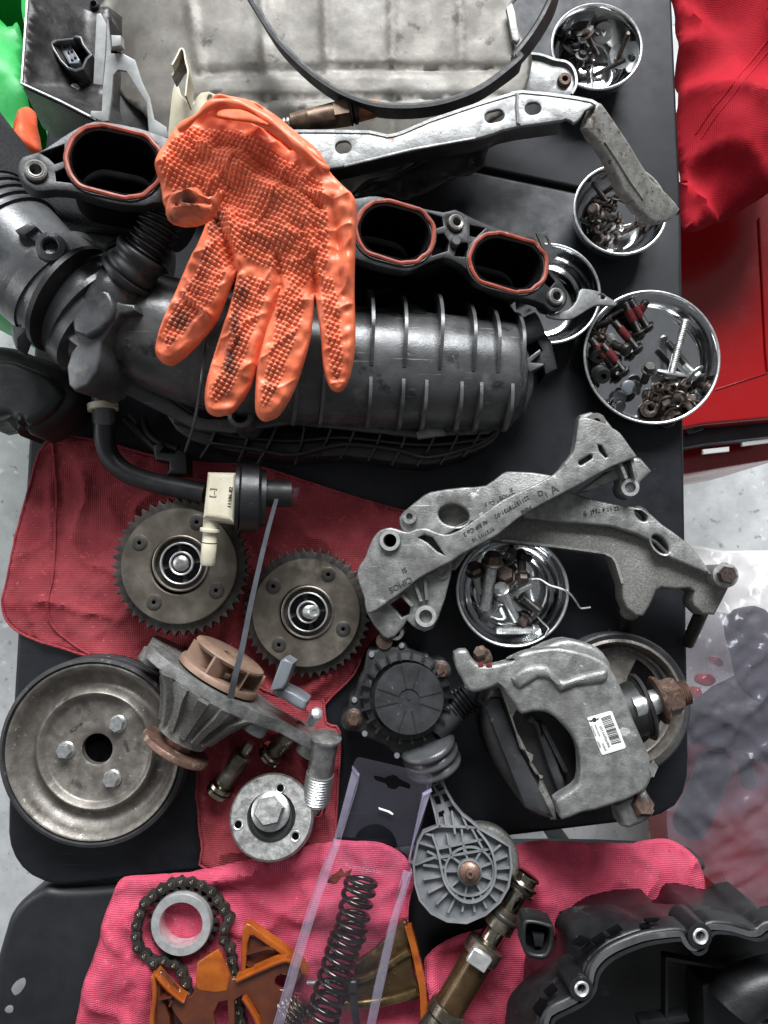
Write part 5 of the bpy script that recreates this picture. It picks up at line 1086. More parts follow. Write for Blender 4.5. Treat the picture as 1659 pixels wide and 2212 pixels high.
# ---------------------------------------------------------------- crank pulley
cp = root('crank_pulley', 'large dished crank pulley with three bolts at the left table edge', 'pulley', W(198, 1622, .002))
zc = .030; c = W(200, 1622, zc); m = Matrix.Translation((c.x, c.y, 0)) @ Matrix.Rotation(R(2), 4, 'X'); k = pxm(1, zc)
def pf(s): return [(r * k, z * .001) for r, z in P(s)]
b = MB(); b.lathe(pf('196,2 199,6 199,12 195,14 199,16 199,20 195,22 199,24 199,29 197,31 190,32 187,30 186,4'), 120, m, close=True); b.build('rubber_rim', 'rubberrim', cp)
b = MB(); b.lathe(pf('187,29 183,31.5 178,31 170,24 160,18 148,15.5 138,16 131,20 127,24 122,25.5 117,24.5 113,20.5 108,19 60,19.5 38,20 33,19 33,12 186,3'), 120, m, close=True); b.build('dish', 'pulley', cp, 60)
b = MB(); b.lathe(pf('34,11 0.1,11'), 32, m); b.build('bore', 'black', cp)
for s in T(0, 2, '722,1350 395,1515') + T(0, 3, '685,142'):
    q = W(*s, .026); mm = Matrix.Translation((q.x, q.y, .0195)) @ Matrix.Rotation(random.uniform(0, 1), 4, 'Z')
    b = MB(); b.lathe([(k * 18, 0), (k * 19, .001), (k * 16, .0022)], 28, mm); bb = b.build('bolt', 'zinc', cp)
    b = MB(); b.lathe([(x, z + .002) for x, z in hexa(k * 16.5, .0062)], 6, mm); b.build('hex_head', 'zinc', bb)
fpu = flat(198, 1622, .0198)
b = MB(); b.plate(fpu.up(.0004), [T(0, 2, '430,1385 525,1318 538,1332 440,1402')], .0006, .0002); b.build('stamp_mark', 'engrave', cp)
b = MB(); b.plate(fpu.up(.0009), [T(0, 2, '446,1382 466,1368 472,1376 452,1392'), T(0, 2, '490,1350 512,1335 518,1344 497,1360')], .0006, .0002); b.build('stamp_mark', 'pulley', cp)
text('A 009-11', fpu, T(0, 3, '490,165')[0], 7, -28, 'engrave', cp, depth=.0002)
text('GDW', fpu, T(0, 2, '785,1480')[0], 7, -70, 'engrave', cp, depth=.0002)

# ---------------------------------------------------------------- water pump lying on its side
wp = root('water_pump', 'cast water pump lying on its side with tan plastic impeller', 'water pump', W(480, 1500, 0))
A, B = W(505, 1395, .055), W(392, 1592, .045)
ax = (B - A); ax.z = 0; ax.normalize(); tt = Vector((-ax.y, ax.x, 0))            # tt: along the plate, towards the right
if tt.x < 0: tt = -tt
up = Vector((0, 0, 1))
def onax(d, z): return W(*d, z)
Cp = W(460, 1480, .052)                                                          # where the axis meets the plate
def mat_ax(p): return Matrix(((tt.x, up.x, ax.x, p.x), (tt.y, up.y, ax.y, p.y), (tt.z, up.z, ax.z, p.z), (0, 0, 0, 1)))
mA = mat_ax(Cp)                                                                   # local: x along plate, y up, z along the axis to the hub
# impeller (z negative side)
b = MB(); b.lathe([(.0305, -.0285), (.031, -.027), (.029, -.0245), (.020, -.0225), (.006, -.022), (.006, -.0285), (.018, -.030), (.027, -.030)], 48, mA, close=True); imp = b.build('impeller', 'tan', wp)
b = MB(); b.lathe([(.034, -.012), (.035, -.010), (.035, -.007), (.010, -.005), (.010, -.011)], 48, mA, close=True); b.build('impeller_back', 'tan', imp)
for i in range(7):
    a = 2 * math.pi * i / 7 + .3; l = []
    p0 = [Vector((r * math.cos(a + s), r * math.sin(a + s), 0)) for r, s in ((.010, 0), (.018, .12), (.026, .32), (.0335, .55))]
    b = MB(); v = []
    for q in p0:
        nrm = Vector((-q.y, q.x, 0)).normalized() * .0009
        for z in (-.027, -.009): v += [q + nrm + Vector((0, 0, z)), q - nrm + Vector((0, 0, z))]
    f_ = []
    for j in range(3):
        s = j * 4; f_ += [(s, s + 4, s + 6, s + 2), (s + 1, s + 3, s + 7, s + 5), (s, s + 1, s + 5, s + 4), (s + 2, s + 6, s + 7, s + 3)]
    f_ += [(0, 2, 3, 1), (12, 13, 15, 14)]; b.add(v, f_, mA); b.build('vane', 'tan', imp)
# mounting plate: wide flat flange seen edge on, with a tail to the right
Lp = lambda px_: px_ * .645 / F_PX
pl0 = [(-.066, -.030), (-.060, .006), (-.050, .022), (-.020, .034), (.020, .035), (.050, .020), (.066, .004), (.095, .000), (.104, -.012), (.100, -.030), (.085, -.036), (.050, -.030), (.020, -.046), (-.040, -.046)]
b = MB(); b.plate_uv(mA, [cat(pl0, 3, True)], .010, .0014, .005, 2); b.build('mounting_flange', 'castal', wp)
for x, y in ((-.057, -.012), (.047, .006), (.094, -.018), (-.030, -.038)):
    mm = mA @ Matrix.Translation((x, y, .004)); b = MB(); b.lathe([(.010, 0), (.010, .009), (.009, .0105), (.004, .0105), (.004, .004)], 20, mm); b.build('bolt_pad', 'castal', wp)
b = MB(); b.lathe([(.040, .004), (.038, .010), (.030, .020), (.024, .030), (.021, .042), (.021, .048), (.012, .049)], 48, mA); b.build('nose', 'castdark', wp)
for i in range(14):
    a = 2 * math.pi * i / 14 + .1; cs, sn = math.cos(a), math.sin(a)
    v = []; f_ = []
    for r, z, w in ((.050 if i % 2 else .043, .004, .0042), (.040, .014, .0036), (.031, .028, .003), (.0245, .042, .0024)):
        for rr, sg in ((r, 1), (r, -1), (.012, -1), (.012, 1)): v.append((rr * cs - sg * w * sn, rr * sn + sg * w * cs, z))
    for j in range(3):
        for q in range(4): q2 = (q + 1) % 4; f_.append((j * 4 + q, j * 4 + q2, j * 4 + 4 + q2, j * 4 + 4 + q))
    f_ += [(3, 2, 1, 0), (12, 13, 14, 15)]; b = MB(); b.add(v, f_, mA); b.build('fin', 'castdark', wp, 25)
b = MB(); b.lathe([(.012, .040), (.012, .055), (.0285, .055), (.029, .056), (.029, .0595), (.028, .0605), (.010, .0605), (.0095, .058)], 48, mA); b.build('hub_disc', 'copper', wp)
b = MB(); b.lathe([(.009, .058), (.009, .066), (.007, .067), (.0001, .067)], 24, mA); b.build('shaft_end', 'rust', wp)
# small grey sensor lug behind the pump
lu = root('plastic_lug', 'blue grey plastic lug sticking up behind the water pump', 'plastic lug', W(605, 1500, .02))
b = MB(); b.plate(flat(610, 1450, .085), [T(1, 2, '165,950 195,935 245,968 205,1085 180,1128 95,1142')], .03, .002, res=2); b.build('tab', 'bluegrey', lu)
b = MB(); b.plate(flat(620, 1510, .07), [cat(T(1, 2, '110,1155 185,1118 320,1190 330,1215 300,1265 190,1200'), 2, True)], .03, .003, res=2); b.build('block', 'bluegrey', lu)
# stud standing at the tail
st_ = root('stud_bolt', 'bright zinc stud standing in the pump tail', 'stud', W(682, 1545, .06))
b = MB(); p0, p1 = W(672, 1560, .07), W(685, 1540, .088); b.lathe([(.0042, 0), (.0042, .008), (.0046, .009), (.0046, (p1 - p0).length), (.003, (p1 - p0).length + .001)], 8, axis_m(p0, p1)); b.build('shank', 'zinc', st_)
# threaded steel sleeve
ts = root('threaded_sleeve', 'grey threaded steel sleeve lying on the red rag', 'sleeve', W(690, 1660, 0))
A, B = W(705, 1588, .050), W(678, 1752, .030); L = (B - A).length; m = axis_m(A, B); r = .0105
pf_ = [(r * .9, 0), (r * 1.2, .001), (r * 1.22, L * .02), (r * 1.2, L * .05), (r, L * .06), (r, L * .5), (r * .98, L * .52)]
b = MB(); b.lathe(pf_, 36, m); b.build('barrel', 'steel', ts)
pf_ = []; n = 11
for i in range(n): pf_ += [(r * 1.08, L * (.5 + .38 * i / n)), (r * .96, L * (.5 + .38 * (i + .5) / n))]
b = MB(); b.lathe(pf_ + [(r * 1.02, L * .88)], 36, m); b.build('thread', 'zinc', ts)
b = MB(); b.lathe([(r * .9, L * .88), (r * .92, L * .97), (r * .8, L), (r * .4, L)], 32, m); b.build('end', 'oilsteel', ts)
# oily valve plungers
def plunger(a, za, c_, zc_, r, lab):
    o = root('valve_plunger', lab, 'plunger', W(*c_, .002), 'oily valve plungers on the red rag')
    A, B = W(*a, za), W(*c_, zc_); L = (B - A).length; m = axis_m(A, B)
    b = MB(); b.lathe([(r * .5, 0), (r * .55, .001), (r * .55, L * .2), (r, L * .21), (r, L * .5), (r * .92, L * .52), (r * .92, L * .82)], 32, m); b.build('body', 'collarmat', o)
    b = MB(); b.lathe([(r * 1.0, L * .80), (r * 1.3, L * .83), (r * 1.35, L * .88), (r * 1.1, L * .90), (r * 1.35, L * .92), (r * 1.35, L * .98), (r * 1.1, L), (r * .6, L)], 32, m); b.build('collar', 'oilsteel', o)
    b = MB(); b.lathe([(r * 1.1, L * .895), (r * 1.28, L * .905), (r * 1.1, L * .915)], 32, m, close=True); b.build('seal', 'rubber', o)
plunger(T(0, 3, '1560,-95')[0], .030, T(0, 3, '1355,225')[0], .016, .0082, 'oily brass plunger lying on the rag beside the hub')
plunger(T(1, 2, '290,1350')[0], .034, T(1, 2, '95,1545')[0], .016, .0085, 'dark oily plunger half under the water pump')
# hub with hex bolt
hb = root('hub_pulley', 'round steel hub with a big hex bolt, on the red rag', 'hub', W(585, 1790, .005))
zh = .044; c = W(586, 1764, zh); TL = Matrix.Rotation(R(-17), 4, 'X'); m = Matrix.Translation(c) @ TL; r = pxm(88, zh)
b = MB(); b.lathe([(r * .56, -.006), (r * .58, 0), (r * .95, 0), (r, -.002), (r, -.011), (r * .97, -.0125), (r * .90, -.014), (r * .90, -.017), (r * .97, -.019), (r * .98, -.026), (r * .92, -.030), (r * .6, -.030)], 80, m, close=True); b.build('rim', 'steel', hb)
b = MB(); b.lathe([(r * .58, -.004), (r * .52, -.003), (r * .48, -.004), (.0001, -.0045)], 48, m); b.build('well', 'rubber', hb)
m2 = m @ Matrix.Translation((-.0006, .004, 0)) @ Matrix.Rotation(R(12), 4, 'Z')
b = MB(); b.lathe([(r * .44, -.004), (r * .46, -.001), (r * .46, .0015), (r * .40, .0028)], 40, m2); b.build('washer', 'zinc', hb)
b = MB(); b.lathe([(x, z + .0026) for x, z in hexa(r * .36, .013, .1)], 6, m2); b.build('hex_bolt', 'steel', hb)
for s in T(1, 3, '158,205 262,480') + T(0, 3, '1485,415'):
    q = W(*s, zh); q.z -= (q.y - c.y) * -math.tan(R(-17)) * -1 if False else 0; q.z += (q.y - c.y) * math.tan(R(-17)); b = MB(); b.lathe([(r * .085, -.004), (r * .09, .0004), (r * .115, .0008), (r * .13, .0001), (r * .13, -.004)], 20, Matrix.Translation(q) @ TL, close=True); h_ = b.build('threaded_hole', 'zinc', hb)
    b = MB(); b.lathe([(r * .085, .0001), (.0001, .0001)], 16, Matrix.Translation(q) @ TL); b.build('hole_floor', 'black', h_)
# ---------------------------------------------------------------- aluminium mount brackets
def boss(fr, d, r_px, hole, h, deep, mat, parent, name='boss', face='machined'):
    r = fr.r(r_px); m = Matrix.Translation(fr.w(d)) @ fr.m.to_3x3().to_4x4()
    b = MB(); b.lathe([(r * hole, -deep), (r * hole, h), (r * .97, h), (r, h - .0008), (r * 1.12, -deep)], 36, m, close=True); o = b.build(name, mat, parent)
    b = MB(); b.lathe([(r * (hole + .02), h + .0001), (r * (hole + .03), h + .0005), (r * .93, h + .0005), (r * .95, h + .0001)], 36, m, close=True); b.build('machined_face', face, o)
    b = MB(); b.lathe([(r * hole * .99, -deep * .8), (.0001, -deep * .8)], 20, m); b.build('bore', 'black', o)
    return o
# lower, longer bracket first
k2 = root('mount_bracket', 'longer cast aluminium bracket arching out over the table edge', 'bracket', W(1200, 1180, 0), 'cast aluminium mount brackets')
f2_ = fr2((900, 1120), .048, (1500, 1240), .070)
topo = P('862,1118 880,1098 905,1078 930,1062 1000,1052 1050,1048 1085,1022 1110,1018 1190,1026 1230,1060 1290,1080 1340,1090 1388,1097') + T(2, 2, '880,0 940,45 1000,100 1080,155 1150,210 1200,255 1240,310 1290,380 1310,420') + T(2, 2, '1195,370 1100,330 1040,300 960,220 860,170 740,130 660,110 400,90 150,60') + P('1130,1112 1080,1120 1010,1130 975,1150 940,1165 900,1170 870,1150')
b = MB(); b.plate(f2_, [cat(topo, 2, True), circ(980, 1112, 34, 24, 24, rot=10), circ(ZC[2] + 990 * .3472, ZR[2] + 225 * .3472, 24, 13, 20, rot=50), circ(ZC[2] + 872 * .3472, ZR[2] + 42 * .3472, 17, 10, 16, rot=45)], .020, .002, res=2); b.build('upper_rail', 'castal', k2)
b = MB(); b.plate(f2_.up(-.017), [P('940,1070 1020,1075 1040,1120 1000,1145 940,1140'), ], .003, .0006); b.build('pocket_floor', 'castdark', k2)
b = MB(); b.plate(f2_.up(-.016), [P('1350,1100 1500,1200 1480,1230 1340,1140')], .003, .0006); b.build('pocket_floor', 'castdark', k2)
side = P('960,1165 1040,1130 1130,1112 1230,1122 1310,1135 1380,1158') + T(2, 2, '960,225 1060,305 1200,370 1300,400 1425,450 1430,470 1385,560 1330,665 1255,662 1200,610 1190,570 1205,520 1170,498 1090,505 1000,495 968,510 930,600 885,672 840,672 780,622 755,560 750,470 700,330 680,300 640,285 400,252 200,228 0,205') + P('1050,1165 1010,1195 985,1230 960,1235 940,1215')
b = MB(); b.plate(f2_.up(-.010), [cat(side, 1, True)], .030, .0022, res=2); b.build('lower_web', 'castdark', k2)
b = MB(); b.sweep([f2_.up(-.0095).w(p) for p in T(2, 2, '0,200 400,246 640,280 690,305 712,340 752,470')], [(-.001, -.001), (.001, -.001), (.001, .0015), (-.001, .0015)]); b.build('edge_bead', 'castal', k2)
boss(f2_, (885, 1117), 17, .42, .004, .03, 'castal', k2, face='castal')
boss(f2_.up(-.004), (1560, 1245), 25, .4, .006, .030, 'castdark', k2, face='steel')
A, B = W(*T(2, 2, '1380,375')[0], .088), W(*T(2, 2, '1158,840')[0], .0)
p_h = f2_.up(-.004).w((1560, 1243)) + f2_.n * .0065
o = root('mount_bolt', 'rusty headed bolt through the outer end of the longer bracket', 'bolt', p_h)
m = Matrix.Translation(p_h) @ f2_.m.to_3x3().to_4x4()
b = MB(); b.lathe([(.0098, 0), (.010, .001), (.0098, .002), (.006, .0025)], 30, m); b.build('washer', 'steel', o)
b = MB(); b.lathe([(x, z + .0022) for x, z in hexa(.0072, .007)], 6, m); b.build('head', 'rustbolt', o)
e = W(*T(2, 2, '1160,845')[0], .006); s0 = W(*T(2, 2, '1245,650')[0], .030)
b = MB(); b.tube([s0, s0.lerp(e, .5), e], [.0058, .0058, .0055], 16); b.build('shank', 'darkbolt', o)
o = root('mount_bolt', 'dark bolt shank poking out below the middle of the longer bracket', 'bolt', W(1352, 1345, .02))
e = W(*T(2, 2, '765,760')[0], .006); s0 = W(*T(2, 2, '800,640')[0], .030); b = MB(); b.tube([s0, s0.lerp(e, .5), e], [.0060, .0060, .0055], 16); b.build('shank', 'darkbolt', o)
b = MB(); b.lathe([(.008, -.002), (.0082, 0), (.0078, .003), (.005, .004)], 20, axis_m(s0, s0 + (s0 - e))); b.build('collar', 'castdark', o)
for s, d, h, a in (('SI', (1104, 1058), 8, 194), ('CIMOS', (1096, 1071), 9, 193), ('AL Si9 Cu 3', (1075, 1083), 9, 193)): text(s, f2_, d, h, a, 'engrave', k2, depth=.0003)
text('1 9', f2_.up(.0002), T(2, 2, '540,30')[0], 13, 186, 'ink', k2, depth=.0002, name='marker_writing')
text('22 11 6 756', f2_.up(.0002), T(2, 1, '650,1590')[0], 9, 186, 'engrave', k2, depth=.0003)

k1 = root('mount_bracket', 'cast aluminium bracket with raised lettering on its diagonal arm', 'bracket', W(1000, 1200, 0), 'cast aluminium mount brackets')
f1 = fr2((860, 1230), .068, (1330, 990), .088)
body = T(1, 2, '650,460 642,400 655,360 690,310 715,240 745,180 785,138 850,122 910,140 960,150 1010,130 1070,125 1120,145 1190,165 1250,150 1330,105') + T(2, 1, '0,1535 150,1462 330,1370 400,1290 450,1225 468,1130 478,1060 500,1010') + T(2, 1, '640,1050 690,1080 740,1112 800,1195 838,1248 830,1270 700,1318 560,1395 400,1482 250,1560 100,1648') + T(1, 2, '1520,165 1380,240 1270,302 1235,330 1150,372 1010,450 930,520 850,575 760,640 700,650 685,560')
hol = [circ(ZC[1] + 848 * .3472, ZR[2] + 203 * .3472, 13, 15, 20), T(1, 2, '1020,185 1060,168 1110,185 1150,240 1190,298 1140,270 1080,215'), stad(ZC[2] + 525 * .3472, ZR[1] + 1280 * .3472, 17, 5, -32), T(2, 1, '600,1185 625,1190 665,1260 650,1268 610,1225')]
b = MB(); b.plate(f1, [cat(body, 2, True)] + hol, .022, .0016, res=2); b.build('arm_casting', 'castal', k1)
b = MB(); b.plate(f1.up(-.012), [T(1, 2, '1000,170 1070,150 1210,300 1130,320'), ], .004, .0005); b.build('pocket_floor', 'castdark', k1)
b = MB(); b.plate(f1.up(-.010), [P('1240,985 1330,940 1340,1010 1260,1035')], .004, .0005); b.build('pocket_floor', 'castdark', k1)
lowo = T(1, 2, '690,560 850,540 1010,430 1150,350 1232,330 1225,420 1190,560 1145,690 1110,755 1060,772 1010,752 985,735 950,700 930,740 880,800 835,818 800,800 740,725 700,650')
b = MB(); b.plate(f1.up(-.014), [cat(lowo, 1, True), T(1, 2, '850,600 920,550 975,600 965,660 920,680')], .030, .0018, res=2); b.build('lower_lug', 'castal', k1)
for l in ('1000,470 1040,580', '920,540 985,610', '1060,440 1075,570'):
    p = [f1.up(-.012).w(q) for q in T(1, 2, l)]; b = MB(); b.sweep(p, [(-.002, -.006), (.002, -.006), (.0012, .004), (-.0012, .004)]); b.build('web_rib', 'castal', k1)
boss(f1, T(1, 2, '848,203')[0], 24, .60, .004, .03, 'castal', k1)
boss(f1.up(-.014), T(1, 2, '1070,672')[0], 24.5, .58, .005, .03, 'castal', k1)
boss(f1.up(-.016), T(1, 2, '1168,390')[0], 20, .5, .004, .02, 'castal', k1, face='castdark')
boss(f1.up(-.020), T(1, 2, '885,775')[0], 17, .5, .003, .02, 'castal', k1, face='castdark')
boss(f1.up(-.010), T(2, 1, '585,1052')[0], 21, .42, .004, .025, 'castal', k1, face='castal')
boss(f1.up(-.016), T(2, 1, '795,1455')[0], 20, .56, .004, .025, 'castal', k1)
b = MB(); b.plate(f1.up(-.012), [T(2, 1, '470,1080 485,1000 560,980 640,1010 700,1085 740,1115 700,1130 560,1120')], .022, .003, res=2); b.build('top_lug', 'castal', k1)
b = MB(); b.plate(f1.up(-.014), [T(2, 1, '700,1318 830,1262 870,1270 937,1350 870,1412 850,1490 800,1525 745,1490 735,1400 560,1470 480,1480')], .024, .003, res=2); b.build('side_lug', 'castal', k1)
for l in ('730,1300 770,1400', '800,1260 830,1400'):
    p = [f1.up(-.008).w(q) for q in T(2, 1, l)]; b = MB(); b.sweep(p, [(-.002, -.006), (.002, -.006), (.0012, .004), (-.0012, .004)]); b.build('web_rib', 'castal', k1)
A_ = 180 + 26.5
Q1 = lambda s: [(960 + x * .1984, 1014.9 + y * .1984) for x, y in P(s)]
for s, d, h, a in (('CIMOS', T(1, 2, '912,476')[0], 14, A_ + 2), ('SI', T(1, 2, '935,385')[0], 12, A_), ('Al Si9 Cu 3', Q1('340,630')[0], 10, A_ + 3), ('9737/11 10', Q1('420,700')[0], 9, A_ + 3), ('22115778731-02', Q1('735,400')[0], 9.5, A_ + 4), ('MINI', Q1('890,430')[0], 9, A_ + 4)):
    text(s, f1, d, h, a, 'engrave', k1, depth=.0004)
text('A', f1, Q1('1195,215')[0], 19, 30, 'engrave', k1, name='marker_writing', depth=.0003); text('i', f1, Q1('1110,270')[0], 14, 30, 'engrave', k1, name='marker_writing', depth=.0003); text('D', f1, Q1('1048,255')[0], 13, 20, 'engrave', k1, name='marker_writing', depth=.0003)
# ---------------------------------------------------------------- round actuator with dusty cap
ra = root('round_actuator', 'round black plastic actuator with dusty ribbed cap and rusty bolts', 'actuator', W(875, 1510, 0))
za = .055; fa_ = flat(875, 1510, za - .012)
outl = cat(T(1, 2, '700,905 720,880 760,880 800,850 880,860 905,835 945,840 960,870 1010,890 1050,905 1085,910 1110,945 1170,940 1215,975 1222,1030 1190,1080 1150,1090 1180,1150 1185,1240 1170,1330 1120,1400 1160,1470 1120,1520 960,1550 870,1530 840,1500 790,1470 720,1440 690,1440 665,1410 640,1395 570,1390 538,1340 545,1290 580,1255 590,1180 620,1160 640,1100 655,1060 680,1010'), 2, True)
b = MB(); b.plate(fa_, [outl], .030, .003, res=2); b.build('body', 'rubber', ra)
c = W(*T(1, 2, '945,1175')[0], za - .006); r1 = pxm(98, za); m = Matrix.Translation(c)
b = MB(); b.lathe([(r1 * .99, -.016), (r1, -.006), (r1 * .94, -.002), (r1 * .80, -.001), (r1 * .78, -.008)], 72, m); b.build('collar', 'capdusty', ra)
for i in range(22):
    a = 2 * math.pi * i / 22; b = MB(); mm = m @ Matrix.Rotation(a, 4, 'Z') @ Matrix.Translation((r1 * .9, 0, 0)); b.box(mm, r1 * .22, .0016, .006); b.build('rib', 'rubber', ra)
c = W(*T(1, 2, '965,1192')[0], za + .004); r2 = pxm(75, za); m = Matrix.Translation(c)
b = MB(); b.lathe([(r2 * .98, -.014), (r2, -.002), (r2 * .97, 0), (r2 * .30, 0), (r2 * .29, -.0012), (.0001, -.0012)], 72, m); cap = b.build('cap', 'capdusty', ra)
for i in range(8):
    a = R(18 + 45 * i + (8 if i % 2 else -5)); b = MB(); b.box(m @ Matrix.Rotation(a, 4, 'Z') @ Matrix.Translation((r2 * .63, 0, .0001)), r2 * .62, .0009, .0009); b.build('spoke', 'rubber', cap)
b = MB(); b.lathe([(.0012, 0), (.001, .0004), (.0001, .0006)], 10, Matrix.Translation((c.x, c.y, c.z - .0012))); b.build('pip', 'rubber', cap)
for s in T(1, 2, '1165,1012 622,1310'):
    q = W(*s, za - .012); mm = Matrix.Translation(q); b = MB(); b.lathe([(pxm(22, za), -.004), (pxm(22, za), .001), (pxm(19, za), .0018)], 28, mm); b.build('bolt_eye', 'rubber', ra)
    o = root('flange_bolt', 'rusty flange bolt in the %s ear of the round actuator' % ('upper' if s[1] < 1500 else 'lower'), 'bolt', q, 'rusty bolts of the round actuator')
    b = MB(); b.lathe([(pxm(18, za), .0012), (pxm(18.5, za), .002), (pxm(15, za), .004)], 28, mm); b.build('flange', 'rust', o)
    b = MB(); b.lathe([(x, z + .003) for x, z in hexa(pxm(13, za), .006)], 6, mm); b.build('head', 'rust', o)
for s in T(1, 2, '732,913 918,857 1065,935 625,1195 690,1405 890,1540'):
    q = W(*s, za - .012); b = MB(); b.lathe([(pxm(6.5, za), -.002), (pxm(6.5, za), .0012), (pxm(5, za), .002), (.0001, .0021)], 16, Matrix.Translation(q)); b.build('rivet', 'greyplast', ra)
q = W(*T(1, 2, '812,830')[0], za - .012); b = MB(); b.lathe([(pxm(19, za), -.01), (pxm(19, za), 0), (pxm(17, za), .002), (.0001, .003)], 20, Matrix.Translation(q)); b.build('rubber_stop', 'rust', ra)
def mt(pts, r, name, mat, parent, seg=20, n=5, ang=50):
    p = cat([(*tuple(W(x, y, z)), rr) for (x, y, z), rr in zip(pts, r)], n); b = MB(); b.tube([q[:3] for q in p], [q[3] for q in p], seg); return b.build(name, mat, parent, ang)
mt([(*T(1, 2, '1120,1360')[0], .035), (*T(1, 2, '1190,1300')[0], .036), (*T(1, 2, '1250,1250')[0], .036)], [.013, .0135, .013], 'spout', 'plastgrey', ra)
A, B = W(*T(1, 2, '1230,1260')[0], .037), W(*T(1, 2, '1350,1160')[0], .037); L = (B - A).length; pf = []
for i in range(6): pf += [(.0115, L * i / 6), (.0125, L * (i + .15) / 6), (.0125, L * (i + .6) / 6), (.0098, L * (i + .7) / 6), (.0098, L * (i + .95) / 6)]
b = MB(); b.lathe(pf, 24, axis_m(A, B)); b.build('ribbed_plug', 'plastic', ra, 25)
A, B = W(*T(1, 2, '1070,1455')[0], .040), W(*T(1, 3, '1130,70')[0], .030); L = (B - A).length; pf = []
for i in range(3): pf += [(.0205, L * (i + .0) / 3), (.0235, L * (i + .25) / 3), (.0235, L * (i + .55) / 3), (.0195, L * (i + .85) / 3)]
b = MB(); b.lathe(pf, 32, axis_m(A, B)); b.build('bellows', 'plastgrey', ra, 60)

# ---------------------------------------------------------------- grey lever with lattice arm
lv = root('lattice_lever', 'grey ribbed plastic lever with lattice arm and round pivot end', 'lever', W(1000, 1860, .01))
fv = fr2((950, 1700), .030, (1010, 1880), .040)
lo = cat(T(1, 3, '1070,90 1150,70 1195,200 1240,280 1300,352 1345,385 1400,432 1500,490 1590,545 1603,680 1582,800 1530,890 1440,970 1320,1022 1200,1012 1100,962 1030,880 1000,780 990,650 1018,520 1050,458 1140,420 1125,340 1105,260 1078,180'), 1, True)
cut = [T(1, 3, x) for x in ('1100,140 1128,132 1140,165 1112,172', '1138,130 1152,126 1165,180 1150,170', '1085,185 1110,178 1128,220 1110,232', '1122,175 1160,160 1182,195 1150,212', '1118,245 1150,238 1165,290 1135,298', '1170,232 1200,225 1220,265 1188,280', '1148,345 1180,330 1190,370 1152,378', '1208,312 1240,300 1255,335 1222,350')]
b = MB(); b.plate(fv, [lo] + cut, .006, .0008); b.build('web_plate', 'greyplast', lv)
def vrib(pts, h=.008, th=.0011, name='rib', closed=False, mat='greyplast', n=3, sm=True):
    p = [fv.w(q) + fv.n * .0002 for q in (cat(pts, n, closed) if sm else pts)]; b = MB(); b.sweep(p, [(-th, -.003), (th, -.003), (th * .75, h), (-th * .75, h)], up=tuple(fv.n), closed=closed); return b.build(name, mat, lv, 30)
vrib(shrink(lo, .985), .007, closed=True, name='rim', sm=False)
pv = T(1, 3, '1338,700')[0]
vrib(T(1, 3, '1108,470 1140,560 1165,680 1185,760 1230,830 1300,880 1380,880 1450,830 1490,750 1495,650 1460,540 1385,440'), .009)
vrib(circ(*pv, 52, 52, 24), .006, closed=True)
for i in range(9):
    a = R(20 + 40 * i); vrib([(pv[0] + 24 * math.cos(a), pv[1] + 24 * math.sin(a)), (pv[0] + 52 * math.cos(a), pv[1] + 52 * math.sin(a))], .005, sm=False)
for i in range(15):
    a = R(-40 + 17.5 * i); vrib([(pv[0] + 54 * math.cos(a), pv[1] + 54 * math.sin(a)), (pv[0] + (88 if i < 9 else 100) * math.cos(a), pv[1] + (88 if i < 9 else 100) * math.sin(a))], .005, sm=False)
for l in ('1140,420 1390,430', '1110,480 1060,465', '1020,520 1150,560 1430,500', '1130,620 1480,560', '1200,470 1230,620', '1290,440 1310,600', '1350,430 1420,560', '1000,660 1160,600', '1155,430 1150,380', '1195,420 1185,350', '1250,470 1230,330', '1330,440 1290,350'): vrib(T(1, 3, l), .006, sm=False)
q = fv.w(pv); m = Matrix.Translation(q) @ fv.m.to_3x3().to_4x4(); r = fv.r(22)
b = MB(); b.lathe([(r * 1.12, -.003), (r * 1.12, .009), (r, .0102), (r * .98, .009)], 36, m); b.build('pivot_collar', 'greyplast', lv)
b = MB(); b.lathe([(r * .95, .004), (r * .95, .0105), (r * .8, .012), (r * .42, .0128), (r * .4, .018), (r * .3, .019), (r * .18, .019), (r * .15, .017), (.0001, .017)], 36, m); b.build('pivot_pin', 'copper', lv)
b = MB(); b.plate(fv.up(-.008), [circ(*T(1, 3, '1410,650')[0], 84, 82, 48)], .018, .004, res=2); b.build('back_disc', 'castdark', lv)

# ---------------------------------------------------------------- ribbed pulley behind the mount
gp = root('grooved_pulley', 'grooved grey pulley with web openings behind the engine mount', 'pulley', W(1345, 1520, .002))
zg = .024; c = W(1338, 1522, zg); k = pxm(1, zg); m = Matrix.Translation((c.x, c.y, 0))
b = MB(); b.lathe([(r * k, z * .001) for r, z in P('138,2 150,2 152,4 148,6 152,8 148,10 152,12 148,14 152,16 148,18 152,20 151,24 147,25 138,24')], 120, m, close=True); b.build('grooved_rim', 'rubberrim', gp)
b = MB(); b.lathe([(r * k, z * .001) for r, z in P('138,24 132,25 128,23 124,16 118,18 114,17 112,12 60,10 30,13 20,13 20,6 136,5')], 120, m, close=True); b.build('dish', 'pulley', gp, 60)
for a0 in (-58, 20, 100, 190):
    l = [(k * 104 * math.cos(R(a0 + t)), k * 104 * math.sin(R(a0 + t))) for t in range(0, 45, 6)] + [(k * 66 * math.cos(R(a0 + t)), k * 66 * math.sin(R(a0 + t))) for t in range(42, -1, -6)]
    b = MB(); b.plate_uv(m @ Matrix.Translation((0, 0, .0122)), [l], .001, .0003); b.build('web_opening', 'black', gp)
text('CHF SEC-14', flat(1338, 1522, .0178), (1345, 1408), 9, 0, 'engrave', gp, depth=.0002)

